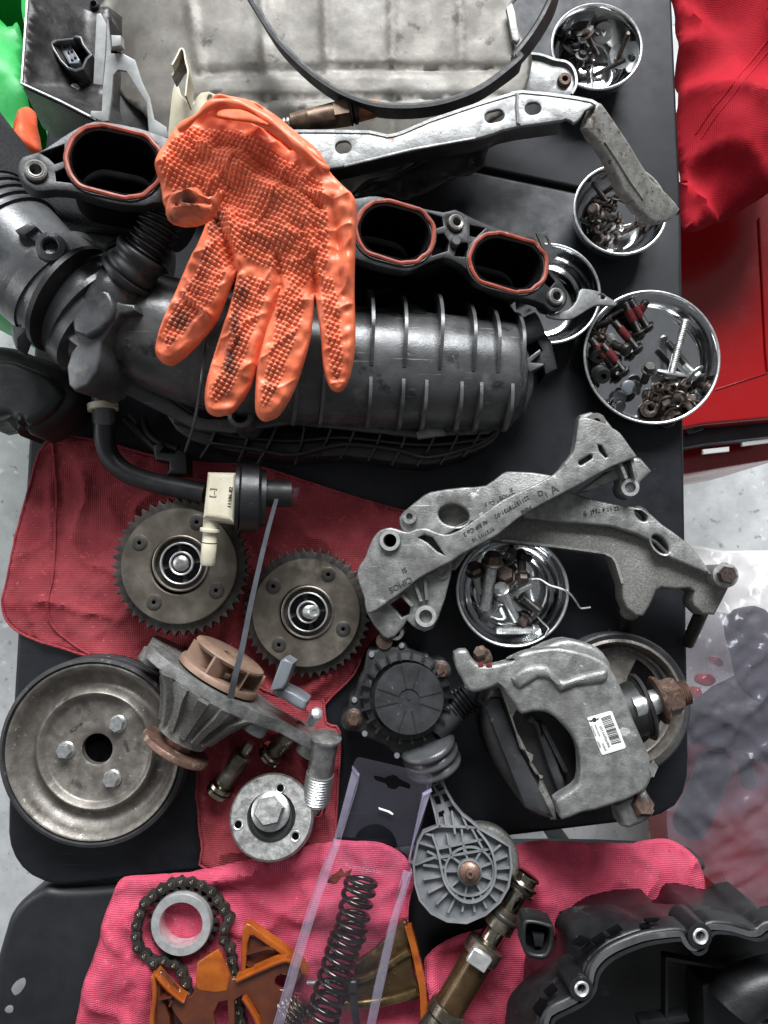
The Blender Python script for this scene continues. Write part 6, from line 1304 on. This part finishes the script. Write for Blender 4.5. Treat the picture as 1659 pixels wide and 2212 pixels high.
# ---------------------------------------------------------------- engine mount
mt_ = root('engine_mount', 'grey cast engine mount with barcode label and rubber inside', 'engine mount', W(1220, 1600, 0))
fm = fr2((1080, 1500), .088, (1400, 1600), .094)
mo = T(1, 2, '1242,900 1320,880 1345,915 1385,965 1440,978 1520,968 1659,930') + T(2, 2, '40,945 130,900 210,880 280,870 360,866 440,880 540,905 620,940 665,975 690,1010 740,1100 790,1220 830,1330 880,1440 925,1550 945,1640') + T(2, 3, '945,30 938,120 905,200 840,240 760,280 690,300 600,330 500,350 380,395 355,330 335,270 420,215 480,160 490,60') + T(2, 2, '482,1510 450,1430 400,1370 330,1300 270,1272 200,1270 130,1285 90,1240 50,1180 0,1110') + T(1, 2, '1560,1095 1470,1125 1380,1150 1330,1132 1290,1060 1258,1000')
b = MB(); b.plate(fm, [cat(mo, 2, True)], .016, .0035, res=4); b.build('bridge_casting', 'castal', mt_)
b = MB(); b.plate(fm.up(.004), [cat(T(2, 2, '60,1060 140,990 290,975 340,1040 390,1070 480,1040 640,1000 670,1030 640,1090 470,1110 370,1150 320,1080 230,1060 120,1130'), 2, True)], .010, .0045, res=4); b.build('raised_step', 'castal', mt_)
b = MB(); b.plate(fm.up(-.010), [cat(T(2, 2, '0,985 150,920 300,845 420,815 560,850 640,905 690,1010 500,930 300,900 120,950'), 2, True)], .03, .004, res=2); b.build('back_wall', 'castal', mt_)
b = MB(); b.plate(fm.up(-.014), [T(2, 3, '905,205 960,340 940,375 880,415 800,446 750,435 735,360 700,300')], .028, .004, res=2); b.build('foot', 'castal', mt_)
b = MB(); b.plate(fm.up(-.012), [T(2, 3, '650,190 700,170 930,90 945,60 930,150 880,210 700,290 660,290')], .04, .004, res=2); b.build('step_wall', 'castdark', mt_)
b = MB(); b.plate(fm.up(.0003), [T(1, 2, '1392,965 1422,958 1430,985 1398,992')], .0006, .0002); b.build('paint_mark', 'redpaintmark', mt_)
b = MB(); b.plate(fm.up(.0003), [T(1, 2, '1440,968 1478,962 1482,990 1450,992')], .0006, .0002); b.build('paint_mark', 'redpaintmark', mt_)
# rubber body below, window edge and pressed steel straps
rb_ = cat(P('1055,1490 1085,1470 1140,1480 1200,1500 1250,1530 1275,1590 1275,1680 1250,1740 1200,1770 1150,1760 1100,1700 1065,1640 1045,1560'), 3, True)
b = MB(); b.plate(flat(1160, 1610, .062), [rb_], .06, .010, res=3); b.build('rubber_body', 'rubber', mt_)
b = MB(); b.plate(flat(1090, 1600, .066), [T(2, 2, '-110,1240 -60,1180 0,1180 40,1300 120,1500 200,1659') + T(2, 3, '250,200 330,380 290,385 150,320 60,100 -20,-100 -90,-280')], .03, .004); b.build('rubber_wall', 'capdusty', mt_)
b = MB(); b.plate(fr2((1100, 1490), .076, (1200, 1760), .062), [T(2, 2, '10,1110 50,1190 90,1250 60,1300 90,1400 120,1500 190,1540 180,1600 215,1659') + T(2, 3, '250,120 230,200 270,290 310,390 345,390 330,300 240,110 190,30 150,-60 90,-180 40,-320 -10,-450')], .004, .001); b.build('steel_edge', 'galvold', mt_)
b = MB(); b.plate(flat(1180, 1640, .070), [T(2, 2, '150,1330 200,1290 250,1370 330,1500 370,1640') + T(2, 3, '390,130 405,215 360,225 290,50 210,-200')], .02, .003); b.build('rubber_strap', 'capdusty', mt_)
b = MB(); b.plate(flat(1210, 1640, .072), [T(2, 2, '240,1340 262,1335 420,1659 400,1659')], .02, .003); b.build('rubber_strap', 'rubber', mt_)
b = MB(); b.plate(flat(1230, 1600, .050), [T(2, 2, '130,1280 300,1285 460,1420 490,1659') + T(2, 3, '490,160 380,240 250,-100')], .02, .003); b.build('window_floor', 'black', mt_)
# label
lab_ = T(2, 2, '535,1310 545,1303 680,1264 690,1270 775,1485 770,1496 632,1539 622,1530')
b = MB(); b.plate(fm.up(.0007), [lab_], .0007, .0002); lbl = b.build('barcode_label', 'white', mt_)
L3 = lambda s: [(1234.4 + x * .0992, 1508.7 + y * .0992) for x, y in P(s)]
fl_ = fm.up(.0009)
rnd = random.Random(5); a0, a1 = np.array(L3('640,430')[0]), np.array(L3('880,1020')[0]); b0, b1 = np.array(L3('850,358')[0]), np.array(L3('1095,965')[0]); t = 0; b = MB()
while t < .985:
    w = rnd.choice((.012, .018, .026)); g_ = rnd.choice((.012, .02, .03)); t2 = min(1, t + w)
    b.plate(fl_, [[tuple(a0 + (a1 - a0) * t), tuple(b0 + (b1 - b0) * t), tuple(b0 + (b1 - b0) * t2), tuple(a0 + (a1 - a0) * t2)]], .0003, .0); t = t2 + g_
b.build('barcode', 'ink', lbl)
for p0, p1, h, s in (('620,560 830,1090', None, 6, '22116756406'), ('500,545 620,830', None, 4, '9401234'), ('425,570 535,830', None, 4, '6778650'), ('560,900 640,1080', None, 4, '12086'), ('665,945 760,1160', None, 4, '27.08.07')):
    (x0, y0), (x1, y1) = L3(p0); text(s, fl_, ((x0 + x1) / 2, (y0 + y1) / 2), h * .9, -68, 'inkgrey', lbl, depth=.0001, xs=math.hypot(x1 - x0, y1 - y0) / (len(s) * h * .72))
b = MB(); b.plate(fl_, [circ(*L3('500,465')[0], 5, 5, 20)], .0003, 0); b.plate(fl_, [L3('360,480 450,470 455,510 400,508')], .0003, 0); b.plate(fl_, [L3('550,450 608,405 590,460 555,480')], .0003, 0); b.build('winged_badge', 'ink', lbl)
# bolt through the side and its rusty nut
sb = root('mount_stud', 'silver stud with rusty flange nut sticking out of the engine mount', 'stud', W(1420, 1520, .05))
A, B = W(*T(2, 2, '820,1245')[0], .080), W(*T(2, 2, '1110,1160')[0], .080); d_ = (B - A).normalized()
b = MB(); b.tube([A, A.lerp(B, .7)], .0095, 20); b.build('stud', 'zinc', sb)
n0 = W(*T(2, 2, '985,1195')[0], .080); mm = axis_m(n0, n0 + d_)
b = MB(); b.lathe([(.018, -.002), (.019, -.0005), (.018, .0012), (.013, .003)], 36, mm); b.build('nut_flange', 'rust', sb)
b = MB(); b.lathe([(x, z + .002) for x, z in hexa(.0145, .013)], 6, mm); b.build('nut', 'rust', sb)
pf = [(.0095, .012)];
for i in range(5): pf += [(.0098, .014 + i * .002), (.0086, .015 + i * .002)]
b = MB(); b.lathe(pf, 20, mm); b.build('thread', 'copper', sb)
A2 = W(*T(2, 2, '880,1235')[0], .066); mm = axis_m(A2, A2 + d_)
b = MB(); b.lathe([(.026, -.0015), (.027, 0), (.026, .0015), (.010, .003)], 48, mm); b.build('dished_washer', 'sheetdk', mt_)
b = MB(); b.lathe([(.020, -.03), (.022, -.004), (.024, -.002)], 40, mm); b.build('rubber_cone', 'rubber', mt_)
# bolts on the mount
def hexbolt(d, z, r_px, mat, lab, tilt=(0, 0), name='hex_bolt'):
    q = W(*d, z); m = Matrix.Translation(q) @ Matrix.Rotation(R(tilt[0]), 4, 'X') @ Matrix.Rotation(R(tilt[1]), 4, 'Y'); r = pxm(r_px, z); o = root(name, lab, 'bolt', q)
    b = MB(); b.lathe([(r * 1.18, -.006), (r * 1.2, .0005), (r * 1.0, .002)], 28, m); b.build('flange', mat, o)
    b = MB(); b.lathe([(x, zz + .0015) for x, zz in hexa(r, r * 1.0, .14)], 6, m); b.build('head', mat, o)
    b = MB(); b.lathe([(r * .45, -.02), (r * .45, -.004)], 16, m); b.build('shank', mat, o)
hexbolt(T(2, 3, '845,305')[0], .072, 26, 'rust', 'big rusty hex bolt in the foot of the engine mount', (-25, 15))
hexbolt(T(1, 2, '1420,920')[0], .070, 16, 'rust', 'rusty bolt head behind the arm of the engine mount', (-40, -20))
# light bristle of the hose line under mount
mt([(*T(1, 2, '1200,1170')[0], .02), (1035, 1475, .02), (1070, 1440, .02)], [.004] * 3, 'hose_line', 'rubber', ra)
# ---------------------------------------------------------------- timing chain and sprocket
zk = .024
ch = root('timing_chain', 'oily timing chain looped round the small steel sprocket', 'chain', W(390, 1990, .012))
def chain(pts, z, parent, pitch=None):
    l = cat([W(x, y, z) for x, y in pts], 20); l = [Vector(p) for p in l]; pitch = pitch or pxm(22.5, z); out = [l[0]]; 
    for p in l:
        if (p - out[-1]).length >= pitch: out.append(out[-1] + (p - out[-1]).normalized() * pitch)
    r = pitch * .48
    def linkmesh(h):
        o = []
        for i in range(9): t = math.pi / 2 + math.pi * i / 8; o.append((r * math.cos(t), r * math.sin(t)))
        o += [(pitch * .35, -r * .72), (pitch * .65, -r * .72)]
        for i in range(9): t = -math.pi / 2 + math.pi * i / 8; o.append((pitch + r * math.cos(t), r * math.sin(t)))
        o += [(pitch * .65, r * .72), (pitch * .35, r * .72)]
        return o
    shape = linkmesh(0)
    for i in range(len(out) - 1):
        a, c = out[i], out[i + 1]; d = c - a; m = Matrix.Translation(a) @ Matrix.Rotation(math.atan2(d.y, d.x), 4, 'Z')
        b = MB(); hi = .0036 if i % 2 else .0024
        b.plate_uv(m, [shape], .0013, .0003, hi); b.plate_uv(m, [shape], .0013, .0003, -hi + .0013); lk = b.build('link', 'chainmat', parent)
    for i, p in enumerate(out):
        b = MB(); rr = pitch * .2; b.lathe([(rr, -.004), (rr, .0042), (rr * .8, .0052), (rr * .4, .0056), (.0001, .0057)], 14, Matrix.Translation(p)); b.build('pin', 'oilsteel', parent)
chain(T(0, 3, '1178,1470 1170,1430 1145,1370 1120,1310 1070,1275 1005,1258 945,1270 895,1215 860,1175 850,1105 855,1035 875,965 905,900 960,850 1025,805 1090,775 1160,765 1230,775 1300,810 1345,860 1370,915 1420,965 1430,1010 1400,1060 1392,1130 1430,1180 1446,1240 1447,1305 1460,1360'), zk, ch)
c2 = root('timing_chain', 'lower end of a timing chain seen through the amber guide', 'chain', W(520, 2190, .012))
chain(T(0, 3, '1470,1500 1488,1565 1500,1630 1505,1720'), zk - .004, c2)
sp = root('chain_sprocket', 'small steel chain sprocket with bright polished ring', 'sprocket', W(392, 1993, .008))
c = W(*T(0, 3, '1133,1030')[0], zk + .002); m = Matrix.Translation(c); r0 = pxm(62.5, zk); l = []; nt = 24
for i in range(nt):
    a = 2 * math.pi * i / nt; s = 2 * math.pi / nt
    for q, k in ((-.5, 1.02), (-.3, 1.05), (-.12, 1.19), (.12, 1.19), (.3, 1.05)): l.append((r0 * k * math.cos(a + q * s), r0 * k * math.sin(a + q * s)))
b = MB(); b.plate_uv(m, [l, circ(0, 0, r0 * .72)], .006, .0006, -.003); b.build('toothed_ring', 'chainmat', sp)
b = MB(); b.lathe([(r0 * .70, -.012), (r0 * .70, .003), (r0 * .72, .0042), (r0 * .97, .0042), (r0, .003), (r0, -.012)], 72, m, close=True); b.build('polished_ring', 'machined', sp)

# ---------------------------------------------------------------- amber chain guides
Q4 = lambda s: [(274.3 + x * .39682, 1975 + y * .39682) for x, y in P(s)]
g1 = root('chain_guide', 'dark amber plastic chain guide plate with forked upper edge', 'chain guide', W(460, 2150, .01), 'amber timing chain guides')
fg = fr2((400, 2150), .036, (620, 2100), .034)
out1 = Q4('145,330 160,305 195,318 300,440 320,460 345,450 365,420 375,370 380,265 430,230 497,188 530,250 560,330 575,352 600,350 700,300 840,240 890,240 930,270 950,330 900,420 860,480 880,560 860,700 120,700 135,500')
h1 = [Q4('180,372 195,375 215,460 255,540 300,600 310,690 240,690 230,560 200,480 180,440'), stad(*Q4('848,370')[0], 17, 16, 0), Q4('585,470 630,440 660,470 720,540 700,600 640,690 585,690'), Q4('470,540 500,480 545,470 560,690 500,690')]
b = MB(); b.plate(fg, [cat(out1, 1, True)] + h1, .004, .0012, res=2); b.build('plate', 'amberdk', g1)
b = MB(); b.plate(fg.up(.0006), [cat(Q4('380,268 430,232 497,190 528,250 560,332 545,420 480,430 400,420 372,400'), 1, True)], .004, .0014, res=2); b.build('upper_horn', 'amber', g1)
for l, h in (('150,325 160,420 145,560 150,700', .009), ('160,310 230,390 300,450 320,460', .008), ('600,350 720,295 840,245 890,243 925,275', .006), ('640,440 700,540 730,620', .008)):
    b = MB(); b.sweep([fg.w(q) + Vector((0, 0, .001)) for q in cat(Q4(l), 4)], [(-.0018, -.008), (.0018, -.008), (.0016, h * .5), (0, h * .62), (-.0016, h * .5)]); b.build('edge_wall', 'amber', g1)
for l in ('185,450 250,436', '236,490 250,460'):
    b = MB(); b.sweep([fg.w(q) + Vector((0, 0, .002)) for q in Q4(l)], [(-.0008, -.006), (.0008, -.006), (.0008, .002), (-.0008, .002)]); b.build('stiffener', 'amberdk', g1)
b = MB(); b.plate(fg.up(-.012), [Q4('160,360 300,500 320,700 150,700')], .003, .0005); b.build('rear_wall', 'amberdk', g1)
g2 = root('chain_guide', 'bright amber triangular chain guide frame behind the package', 'chain guide', W(600, 2060, .01), 'amber timing chain guides')
fh = fr2((530, 2010), .030, (860, 2180), .030)
tri_o = Q4('628,75 650,50 672,58 760,120 860,190 960,270 990,330 950,330 880,250 760,170 690,120 670,120 655,160 650,250 640,340 618,340 622,200')
b = MB(); b.plate(fh, [tri_o], .010, .0016, res=2); b.build('frame', 'amber', g2)
b = MB(); b.plate(fh.up(-.006), [Q4('650,130 690,125 900,260 860,300 650,340')], .003, .0006); b.build('back_plate', 'amberdk', g2)
for l in ('650,215 760,185 800,190', '652,270 720,300 760,290'):
    b = MB(); b.sweep([fh.w(q) - Vector((0, 0, .003)) for q in cat(Q4(l), 3)], [(-.0008, -.004), (.0008, -.004), (.0008, .004), (-.0008, .004)]); b.build('stiffener', 'amberdk', g2)
g3 = root('chain_guide', 'thin amber strip of chain guide by the cloth edge', 'chain guide', W(905, 2150, .01), 'amber timing chain guides')
b = MB(); b.sweep([W(x, y, .030) for x, y in cat(Q4('1530,60 1560,170 1590,300 1610,420 1615,560 1620,700'), 4)], [(-.0032, -.004), (.0032, -.004), (.0026, .004), (-.0026, .004)]); b.build('strip', 'amber', g3)
# brass coloured tensioner blade
bt = root('tensioner_blade', 'gold coated curved tensioner blade under the spring package', 'blade', W(820, 2110, .01))
fb_ = fr2((760, 2120), .030, (890, 2070), .034)
b = MB(); b.plate(fb_, [cat(Q4('1160,480 1180,400 1210,350 1300,330 1380,290 1460,240 1535,195 1545,230 1560,330 1585,400 1590,450 1560,480 1400,480 1250,490'), 2, True)], .006, .002, res=3); b.build('plate', 'oilbrown', bt)
b = MB(); b.tube([fb_.w(q) + Vector((0, 0, .001)) for q in cat(Q4('1150,478 1250,482 1400,465 1500,440 1580,410'), 4)], .0042, 14); b.build('lower_roll', 'brass', bt)
b = MB(); b.tube([fb_.w(q) + Vector((0, 0, .001)) for q in cat(Q4('1200,355 1300,340 1400,285 1480,230 1535,198'), 4)], .0036, 14); b.build('upper_roll', 'brass', bt)
b = MB(); b.plate(fb_.up(-.004), [cat(Q4('1240,270 1330,210 1420,120 1480,60 1520,40 1540,190 1460,240 1380,290 1300,328 1240,330'), 2, True)], .006, .002, res=2); b.build('rear_wing', 'oilbrown', bt)
for q in Q4('1455,322 1425,372 1340,390'):
    b = MB(); b.lathe([(.0012, 0), (.0011, .0005), (.0001, .0008)], 8, Matrix.Translation(fb_.w(q))); b.build('rivet', 'brass', bt)

# ---------------------------------------------------------------- springs in their clear package
def spring(a, c_, z, r_px, n, lab, wire=.0021, tight=()):
    o = root('coil_spring', lab, 'spring', W(*c_, .02), 'dark coil springs in the package'); A, B = W(*a, z), W(*c_, z); ax = (B - A); L = ax.length; ax.normalize()
    s = ax.cross(Vector((0, 0, 1))).normalized(); u = s.cross(ax); r = pxm(r_px, z); N = n * 26; pts = []
    for i in range(N + 1):
        t = i / N; tt_ = t
        tt_ = t + .035 * math.sin(2 * math.pi * t) * (-1)
        a_ = 2 * math.pi * n * t; pts.append(A + ax * (L * tt_) + s * (r * math.cos(a_)) + u * (r * math.sin(a_)))
    b = MB(); b.tube(pts, wire, 10); b.build('coil', 'spring', o, 60); return o
spring(T(1, 3, '672,745')[0], T(1, 3, '588,1135')[0], .045, 31, 6, 'upper dark coil spring lying under the clear package')
spring(T(1, 3, '575,1120')[0], T(1, 3, '420,1640')[0], .045, 31, 8, 'lower dark coil spring lying under the clear package')
o = root('coil_spring', 'small spring end with washer by the bottom edge', 'spring', W(648, 2180, .02), 'dark coil springs in the package')
A, B = W(*Q4('890,560')[0], .034), W(*Q4('975,465')[0], .034); L = (B - A).length; pf = []
for i in range(5): pf += [(.014 - i * .0012, L * i / 5), (.0155 - i * .0012, L * (i + .3) / 5), (.014 - i * .0012, L * (i + .7) / 5), (.0115 - i * .0012, L * (i + .9) / 5)]
b = MB(); b.lathe(pf, 32, axis_m(A, B)); b.build('coil', 'oilsteel', o, 60)
bolt(Q4('1080,372')[0], .036, Q4('980,372')[0], .036, 5, 'zinc', 'small zinc bolt lying beside the spring', None, 'hex', 1.4)
tz = root('cable_tie', 'short black cable tie beside the spring near the bottom edge', 'cable tie', W(770, 2150, .03))
b = MB(); b.sweep([tuple(W(x, y, .046)) for x, y in cat(Q4('1222,400 1235,460 1240,520 1250,600 1262,700'), 4)], [(-.0028, -.0006), (.0028, -.0006), (.0028, .0006), (-.0028, .0006)]); b.build('strap', 'plastic', tz)
b = MB(); b.box(Matrix.Translation(W(*Q4('1226,388')[0], .047)), .0075, .009, .006, .001); b.build('head', 'plastic', tz)

pk_ = root('clear_package', 'clear purple tinted blister package with hang hole over the springs', 'package', W(800, 1900, .03))
fk = fr2((870, 1690), .062, (720, 2100), .064)
hang = T(1, 3, '748,118 752,112 815,128 830,118 868,110 890,118 905,135 970,165 975,190 965,198 905,180 885,198 860,200 835,190 820,165 760,145 746,130')
back = T(1, 3, '640,4 660,0 1095,102 1112,112 1105,190 1050,400 1000,560 980,640 900,560 800,520 640,500 500,490 560,300 610,90 622,30')
b = MB(); b.plate(fk.up(-.004), [back, hang, circ(*T(1, 3, '752,560')[0], 48, 50, 40)], .0005, .0001); b.build('back_card', 'clearfilm', pk_)
# folded side flanges
for l in ('612,60 655,110 640,180 560,440 540,500', '1105,200 1050,230 1010,420 965,640', '500,510 420,700 330,960 230,1290 110,1700', '980,700 960,740 900,960 820,1340 740,1700'):
    b = MB(); b.sweep([fk.w(q) for q in T(1, 3, l)], [(-.0003, -.004), (.0003, -.004), (.0003, .005), (-.0003, .005)], up=tuple(fk.n)); b.build('flange', 'milkfilm', pk_)
for l in ('610,80 655,105 540,500 500,500', '1105,200 1050,225 965,620 940,700', '500,505 545,512 480,700 390,960 290,1290 170,1720 105,1720 225,1290 330,950 425,690', '930,700 985,720 900,1000 820,1350 745,1720 690,1720 765,1340 850,980'):
    b = MB(); b.plate(fk.up(.003), [T(1, 3, l)], .0004, .0001); b.build('folded_strip', 'milkfilm', pk_)
blis = T(1, 3, '490,505 540,512 640,520 700,530 800,545 900,580 975,680 985,730 900,1000 820,1350 740,1700 690,1750 130,1750 110,1690 230,1280 350,900 430,660')
o = sheet('blister_dome', blis, .052, lambda x, y, d: .024 * np.clip(d / .016, 0, 1) ** .7 + .0015 * nz(x, y, 40, 3) * np.clip(d / .01, 0, 1), 'clearfilm', pk_, st=.005, thick=0, sm=1)
b = MB(); b.plate(fk.up(-.001), [cat(T(1, 3, '455,780 480,740 520,715 545,690 560,720 600,700 612,690 590,740 545,745 520,780 500,790 480,785'), 2, True)], .0008, .0002); b.build('oil_smear', 'oilstain', pk_)
b = MB(); b.plate(fk.up(.0003), [T(1, 3, '775,312 845,335 868,352 862,360 830,342 778,325')], .0006, .0002); b.build('sticker_residue', 'white', pk_)

# ---------------------------------------------------------------- oily shaft on the pink rag
sh = root('oil_control_shaft', 'oily stepped steel and brown tube lying on the pink rag', 'shaft', W(1040, 2050, .012))
A, B = W(*T(2, 3, '175,720')[0], .034), W(*T(1, 3, '1090,1760')[0], .040); L = (B - A).length; m = axis_m(A, B); kk = L / 1.0
def seg(s, mat, name):
    b = MB(); b.lathe([(r * .00082, t * L) for t, r in P(s)], 40, m); return b.build(name, mat, sh, 30)
seg('0,6 .004,11 .012,13 .02,13 .024,11.5 .05,11.5 .055,15.5 .062,16 .07,15.5 .075,13 .09,13 .095,16 .105,16 .11,12', 'oilsteel', 'end_cap')
seg('.075,12.5 .08,13.6 .088,13.6 .092,12.5', 'rubber', 'seal')
seg('.10,10 .105,10.5 .215,10.5 .22,10', 'oilsteel', 'rod')
seg('.215,10 .22,13 .25,13.5 .26,15 .29,15.5 .33,15.5 .335,12', 'collarmat', 'collar')
seg('.255,15 .26,16 .272,16 .277,15', 'rubber', 'seal')
seg('.33,10 .335,10.5 .43,10.5 .435,10', 'oilsteel', 'rod')
seg('.425,10 .43,18 .44,18.5 .50,18.5 .51,17 .515,12', 'collarmat', 'collar')
seg('.505,12 .51,15.5 .80,15.5 .81,14', 'oilbrown', 'tube')
seg('.80,14 .805,18 .86,18.5 .87,15 .875,16 1,16', 'collarmat', 'collar')
b = MB(); q = A.lerp(B, .462); b.box(Matrix.Translation(q + Vector((-.006, 0, .0175))) @ Matrix.Rotation(math.atan2((B - A).y, (B - A).x), 4, 'Z'), .012, .017, .005, .0008); b.build('flat_pad', 'machined', sh)

# ---------------------------------------------------------------- black cam cover at the lower right
vc = root('cam_cover', 'black plastic cam cover lying upside down at the lower corner', 'cover', W(1450, 2120, .01))
zv = .125; fv_ = fr2((1250, 2130), .120, (1600, 2010), .112)
outer = T(2, 3, '-60,1900 20,1659 45,1500 150,1375 250,1300 330,1240 345,1100 330,1040 370,965 450,928 560,918 690,914 770,944 870,910 1000,912 1250,925 1400,945 1560,968 1600,945 1640,928 1760,900 1900,1000 1900,1900')
chan = T(2, 3, '290,1900 300,1659 340,1600 400,1570 470,1535 530,1490 570,1430 582,1370 600,1320 650,1262 720,1215 800,1180 900,1145 1000,1128 1100,1118 1140,1122 1155,1160 1190,1200 1225,1206 1260,1180 1275,1120 1310,1078 1360,1075 1450,1085 1560,1118 1620,1112 1660,1080 1760,1060 1850,1100 1850,1900')
def offs(l, d):
    out = []
    for i, q in enumerate(l):
        a, c_ = np.array(l[max(i - 1, 0)]), np.array(l[min(i + 1, len(l) - 1)]); t = (c_ - a) / max(np.hypot(*(c_ - a)), 1e-6); out.append((q[0] + t[1] * d, q[1] - t[0] * d))
    return out
rim_o = offs(chan[:-2], 21)
b = MB(); b.plate(fv_, [cat(rim_o, 2) + [chan[-2], chan[-1]], cat(offs(chan[:-2], -1), 2) + [(chan[-2][0] - 5, chan[-2][1]), (chan[-1][0] - 5, chan[-1][1] - 5)]], .02, .003, res=3); b.build('rim', 'plastic', vc)
b = MB(); b.sweep([fv_.w(q) + fv_.n * .0006 for q in cat([(x - 8, y - 8) for x, y in chan[:-2]], 2)], [(-.0016, -.002), (.0016, -.002), (.0016, .0014), (-.0016, .0014)], up=tuple(fv_.n)); b.build('gasket', 'plastgrey', vc)
b = MB(); b.sweep([fv_.w(q) - fv_.n * .001 for q in cat([(x + 3, y + 4) for x, y in chan[:-2]], 2)], [(-.0012, -.006), (.0012, -.006), (.0012, .0025), (-.0012, .0025)], up=tuple(fv_.n)); b.build('inner_lip', 'hose', vc)
zlow = .062; wl = cat(outer[:-2], 3); ro_ = cat(rim_o, 3); n_ = 120
def resamp(l, n):
    l = np.array(l); dd = np.r_[0, np.cumsum(np.hypot(*np.diff(l, axis=0).T))]; t = np.linspace(0, dd[-1], n); return np.stack([np.interp(t, dd, l[:, 0]), np.interp(t, dd, l[:, 1])], 1)
wa, wb = resamp(ro_, n_), resamp(wl, n_); v = []; f_ = []
for a_, c_ in zip(wa, wb):
    p = fv_.w(a_) - fv_.n * .004; q = W(*c_, zlow); v += [p, p.lerp(q, .12) + Vector((0, 0, .001)), p.lerp(q, .7) + Vector((0, 0, .008)), q, Vector((q.x + (.012 if c_[0] < 1230 else 0), q.y - .028, .004))]
for i in range(n_ - 1):
    for k in range(4): f_.append((i * 5 + k, i * 5 + k + 1, i * 5 + k + 6, i * 5 + k + 5))
b = MB(); b.add(v, f_); so = b.build('outer_wall', 'plastic', vc, 50); so.modifiers.new('t', 'SOLIDIFY').thickness = .002
v = []; f_ = []
for a_ in resamp(cat(chan[:-2], 2), 90):
    p = fv_.w(a_) - fv_.n * .004; v += [p, Vector((p.x + .002, p.y - .004, .012))]
for i in range(89): f_.append((i * 2, i * 2 + 1, i * 2 + 3, i * 2 + 2))
b = MB(); b.add(v, f_); so = b.build('inner_wall', 'plastic', vc, 50); so.modifiers.new('t', 'SOLIDIFY').thickness = .002
b = MB(); b.prism([(W(*c_, zlow).x + .010, W(*c_, zlow).y - .024) for c_ in resamp(wl, 60)] + [tuple(W(1800, 2350, zlow))[:2]], .010, .022); b.build('cover_floor', 'plastic', vc)
for s, r in (('490,1425', 15), ('1225,1100', 16)):
    q = fv_.w(T(2, 3, s)[0]); m = Matrix.Translation(q) @ fv_.m.to_3x3().to_4x4(); rr = fv_.r(r)
    b = MB(); b.lathe([(rr * .9, -.03), (rr * 1.5, -.03), (rr * 1.45, .003), (rr * 1.2, .0035), (rr * .9, .0035)], 28, m, close=True); bb = b.build('bolt_tower', 'plastic', vc)
    b = MB(); b.lathe([(rr * .55, -.02), (rr * .58, .004), (rr * .8, .0048), (rr * .92, .004), (rr * .92, -.02)], 28, m, close=True); b.build('metal_sleeve', 'machined', bb)
# pockets and fins on the rim
for s in ('445,1165 500,1120 560,1140 495,1180', '560,1150 640,1100 660,1125 590,1170', '505,1215 560,1160 580,1180 530,1230', '660,1090 740,1050 760,1075 690,1110', '870,1050 930,1040 935,1058 875,1068', '900,1015 990,1010 960,1028 900,1030', '270,1470 330,1420 355,1450 300,1500', '200,1580 250,1510 290,1530 240,1620'):
    b = MB(); b.plate(fv_.up(-.002), [T(2, 3, s)], .004, .0004); b.build('pocket', 'black', vc)
# socket on the left corner
fq = flat(1165, 2030, .085)
so_ = cat(T(2, 3, '135,1040 160,1012 230,1018 300,1040 330,1060 325,1180 290,1255 220,1262 150,1235 130,1150'), 2, True)
b = MB(); b.plate(fq, [so_, shrink(so_, .74)], .022, .002, res=2); sk2 = b.build('plug_socket', 'plastic', vc)
b = MB(); b.plate(fq.up(-.012), [shrink(so_, .8)], .004, .0005); b.build('socket_floor', 'black', sk2)
b = MB(); b.plate(fq.up(-.004), [T(2, 3, '195,1100 270,1105 260,1180 210,1180')], .008, .001); b.build('tongue', 'plastic', sk2)
# dim internals
b = MB(); b.plate(flat(1560, 2150, .055), [T(2, 3, '1250,1420 1290,1405 1480,1380 1700,1340 1760,1900 1270,1900')], .03, .003); b.build('inner_block', 'plastic', vc)
b = MB(); b.plate(flat(1350, 2080, .060), [T(2, 3, '1020,1250 1030,1240 1400,1310 1390,1330 1040,1270 1040,1659 1020,1659')], .01, .001); b.build('inner_rib', 'plastic', vc)
b = MB(); b.tube([tuple(W(x, y, .07)) for x, y in cat(T(2, 3, '1440,1560 1500,1480 1600,1430 1720,1400'), 4)], .02, 20); b.build('inner_pipe', 'plastic', vc)
q = W(*T(2, 3, '1690,1590')[0], .085); b = MB(); b.lathe([(.012, -.02), (.012, .0), (.016, .001), (.02, -.001), (.02, -.02)], 32, Matrix.Translation(q), close=True); b.build('inner_boss', 'steel', vc)
b = MB(); b.plate(flat(1450, 2190, .06), [T(2, 3, '860,1640 1160,1600 1180,1650 870,1690')], .012, .002); b.build('inner_rib', 'plastic', vc)
# crumbs of dirt and metal on the table
rc = random.Random(11); b = MB()
for i in range(70):
    x, y = rc.uniform(60, 1440), rc.uniform(380, 1780); p = W(x, y, .0004); s = rc.uniform(.0003, .0009)
    b.lathe([(s * .5, -.0003), (s, s * .1), (s * .6, s * .7), (.0001, s * .8)], 5, Matrix.Translation(p) @ Matrix.Rotation(rc.uniform(0, 6), 4, 'Z') @ Matrix.Diagonal((1, rc.uniform(.5, 1), 1, 1)))
tag(b.build('debris', 'greyplast'), 'scattered crumbs of dirt on the black table', 'debris', kind='stuff')
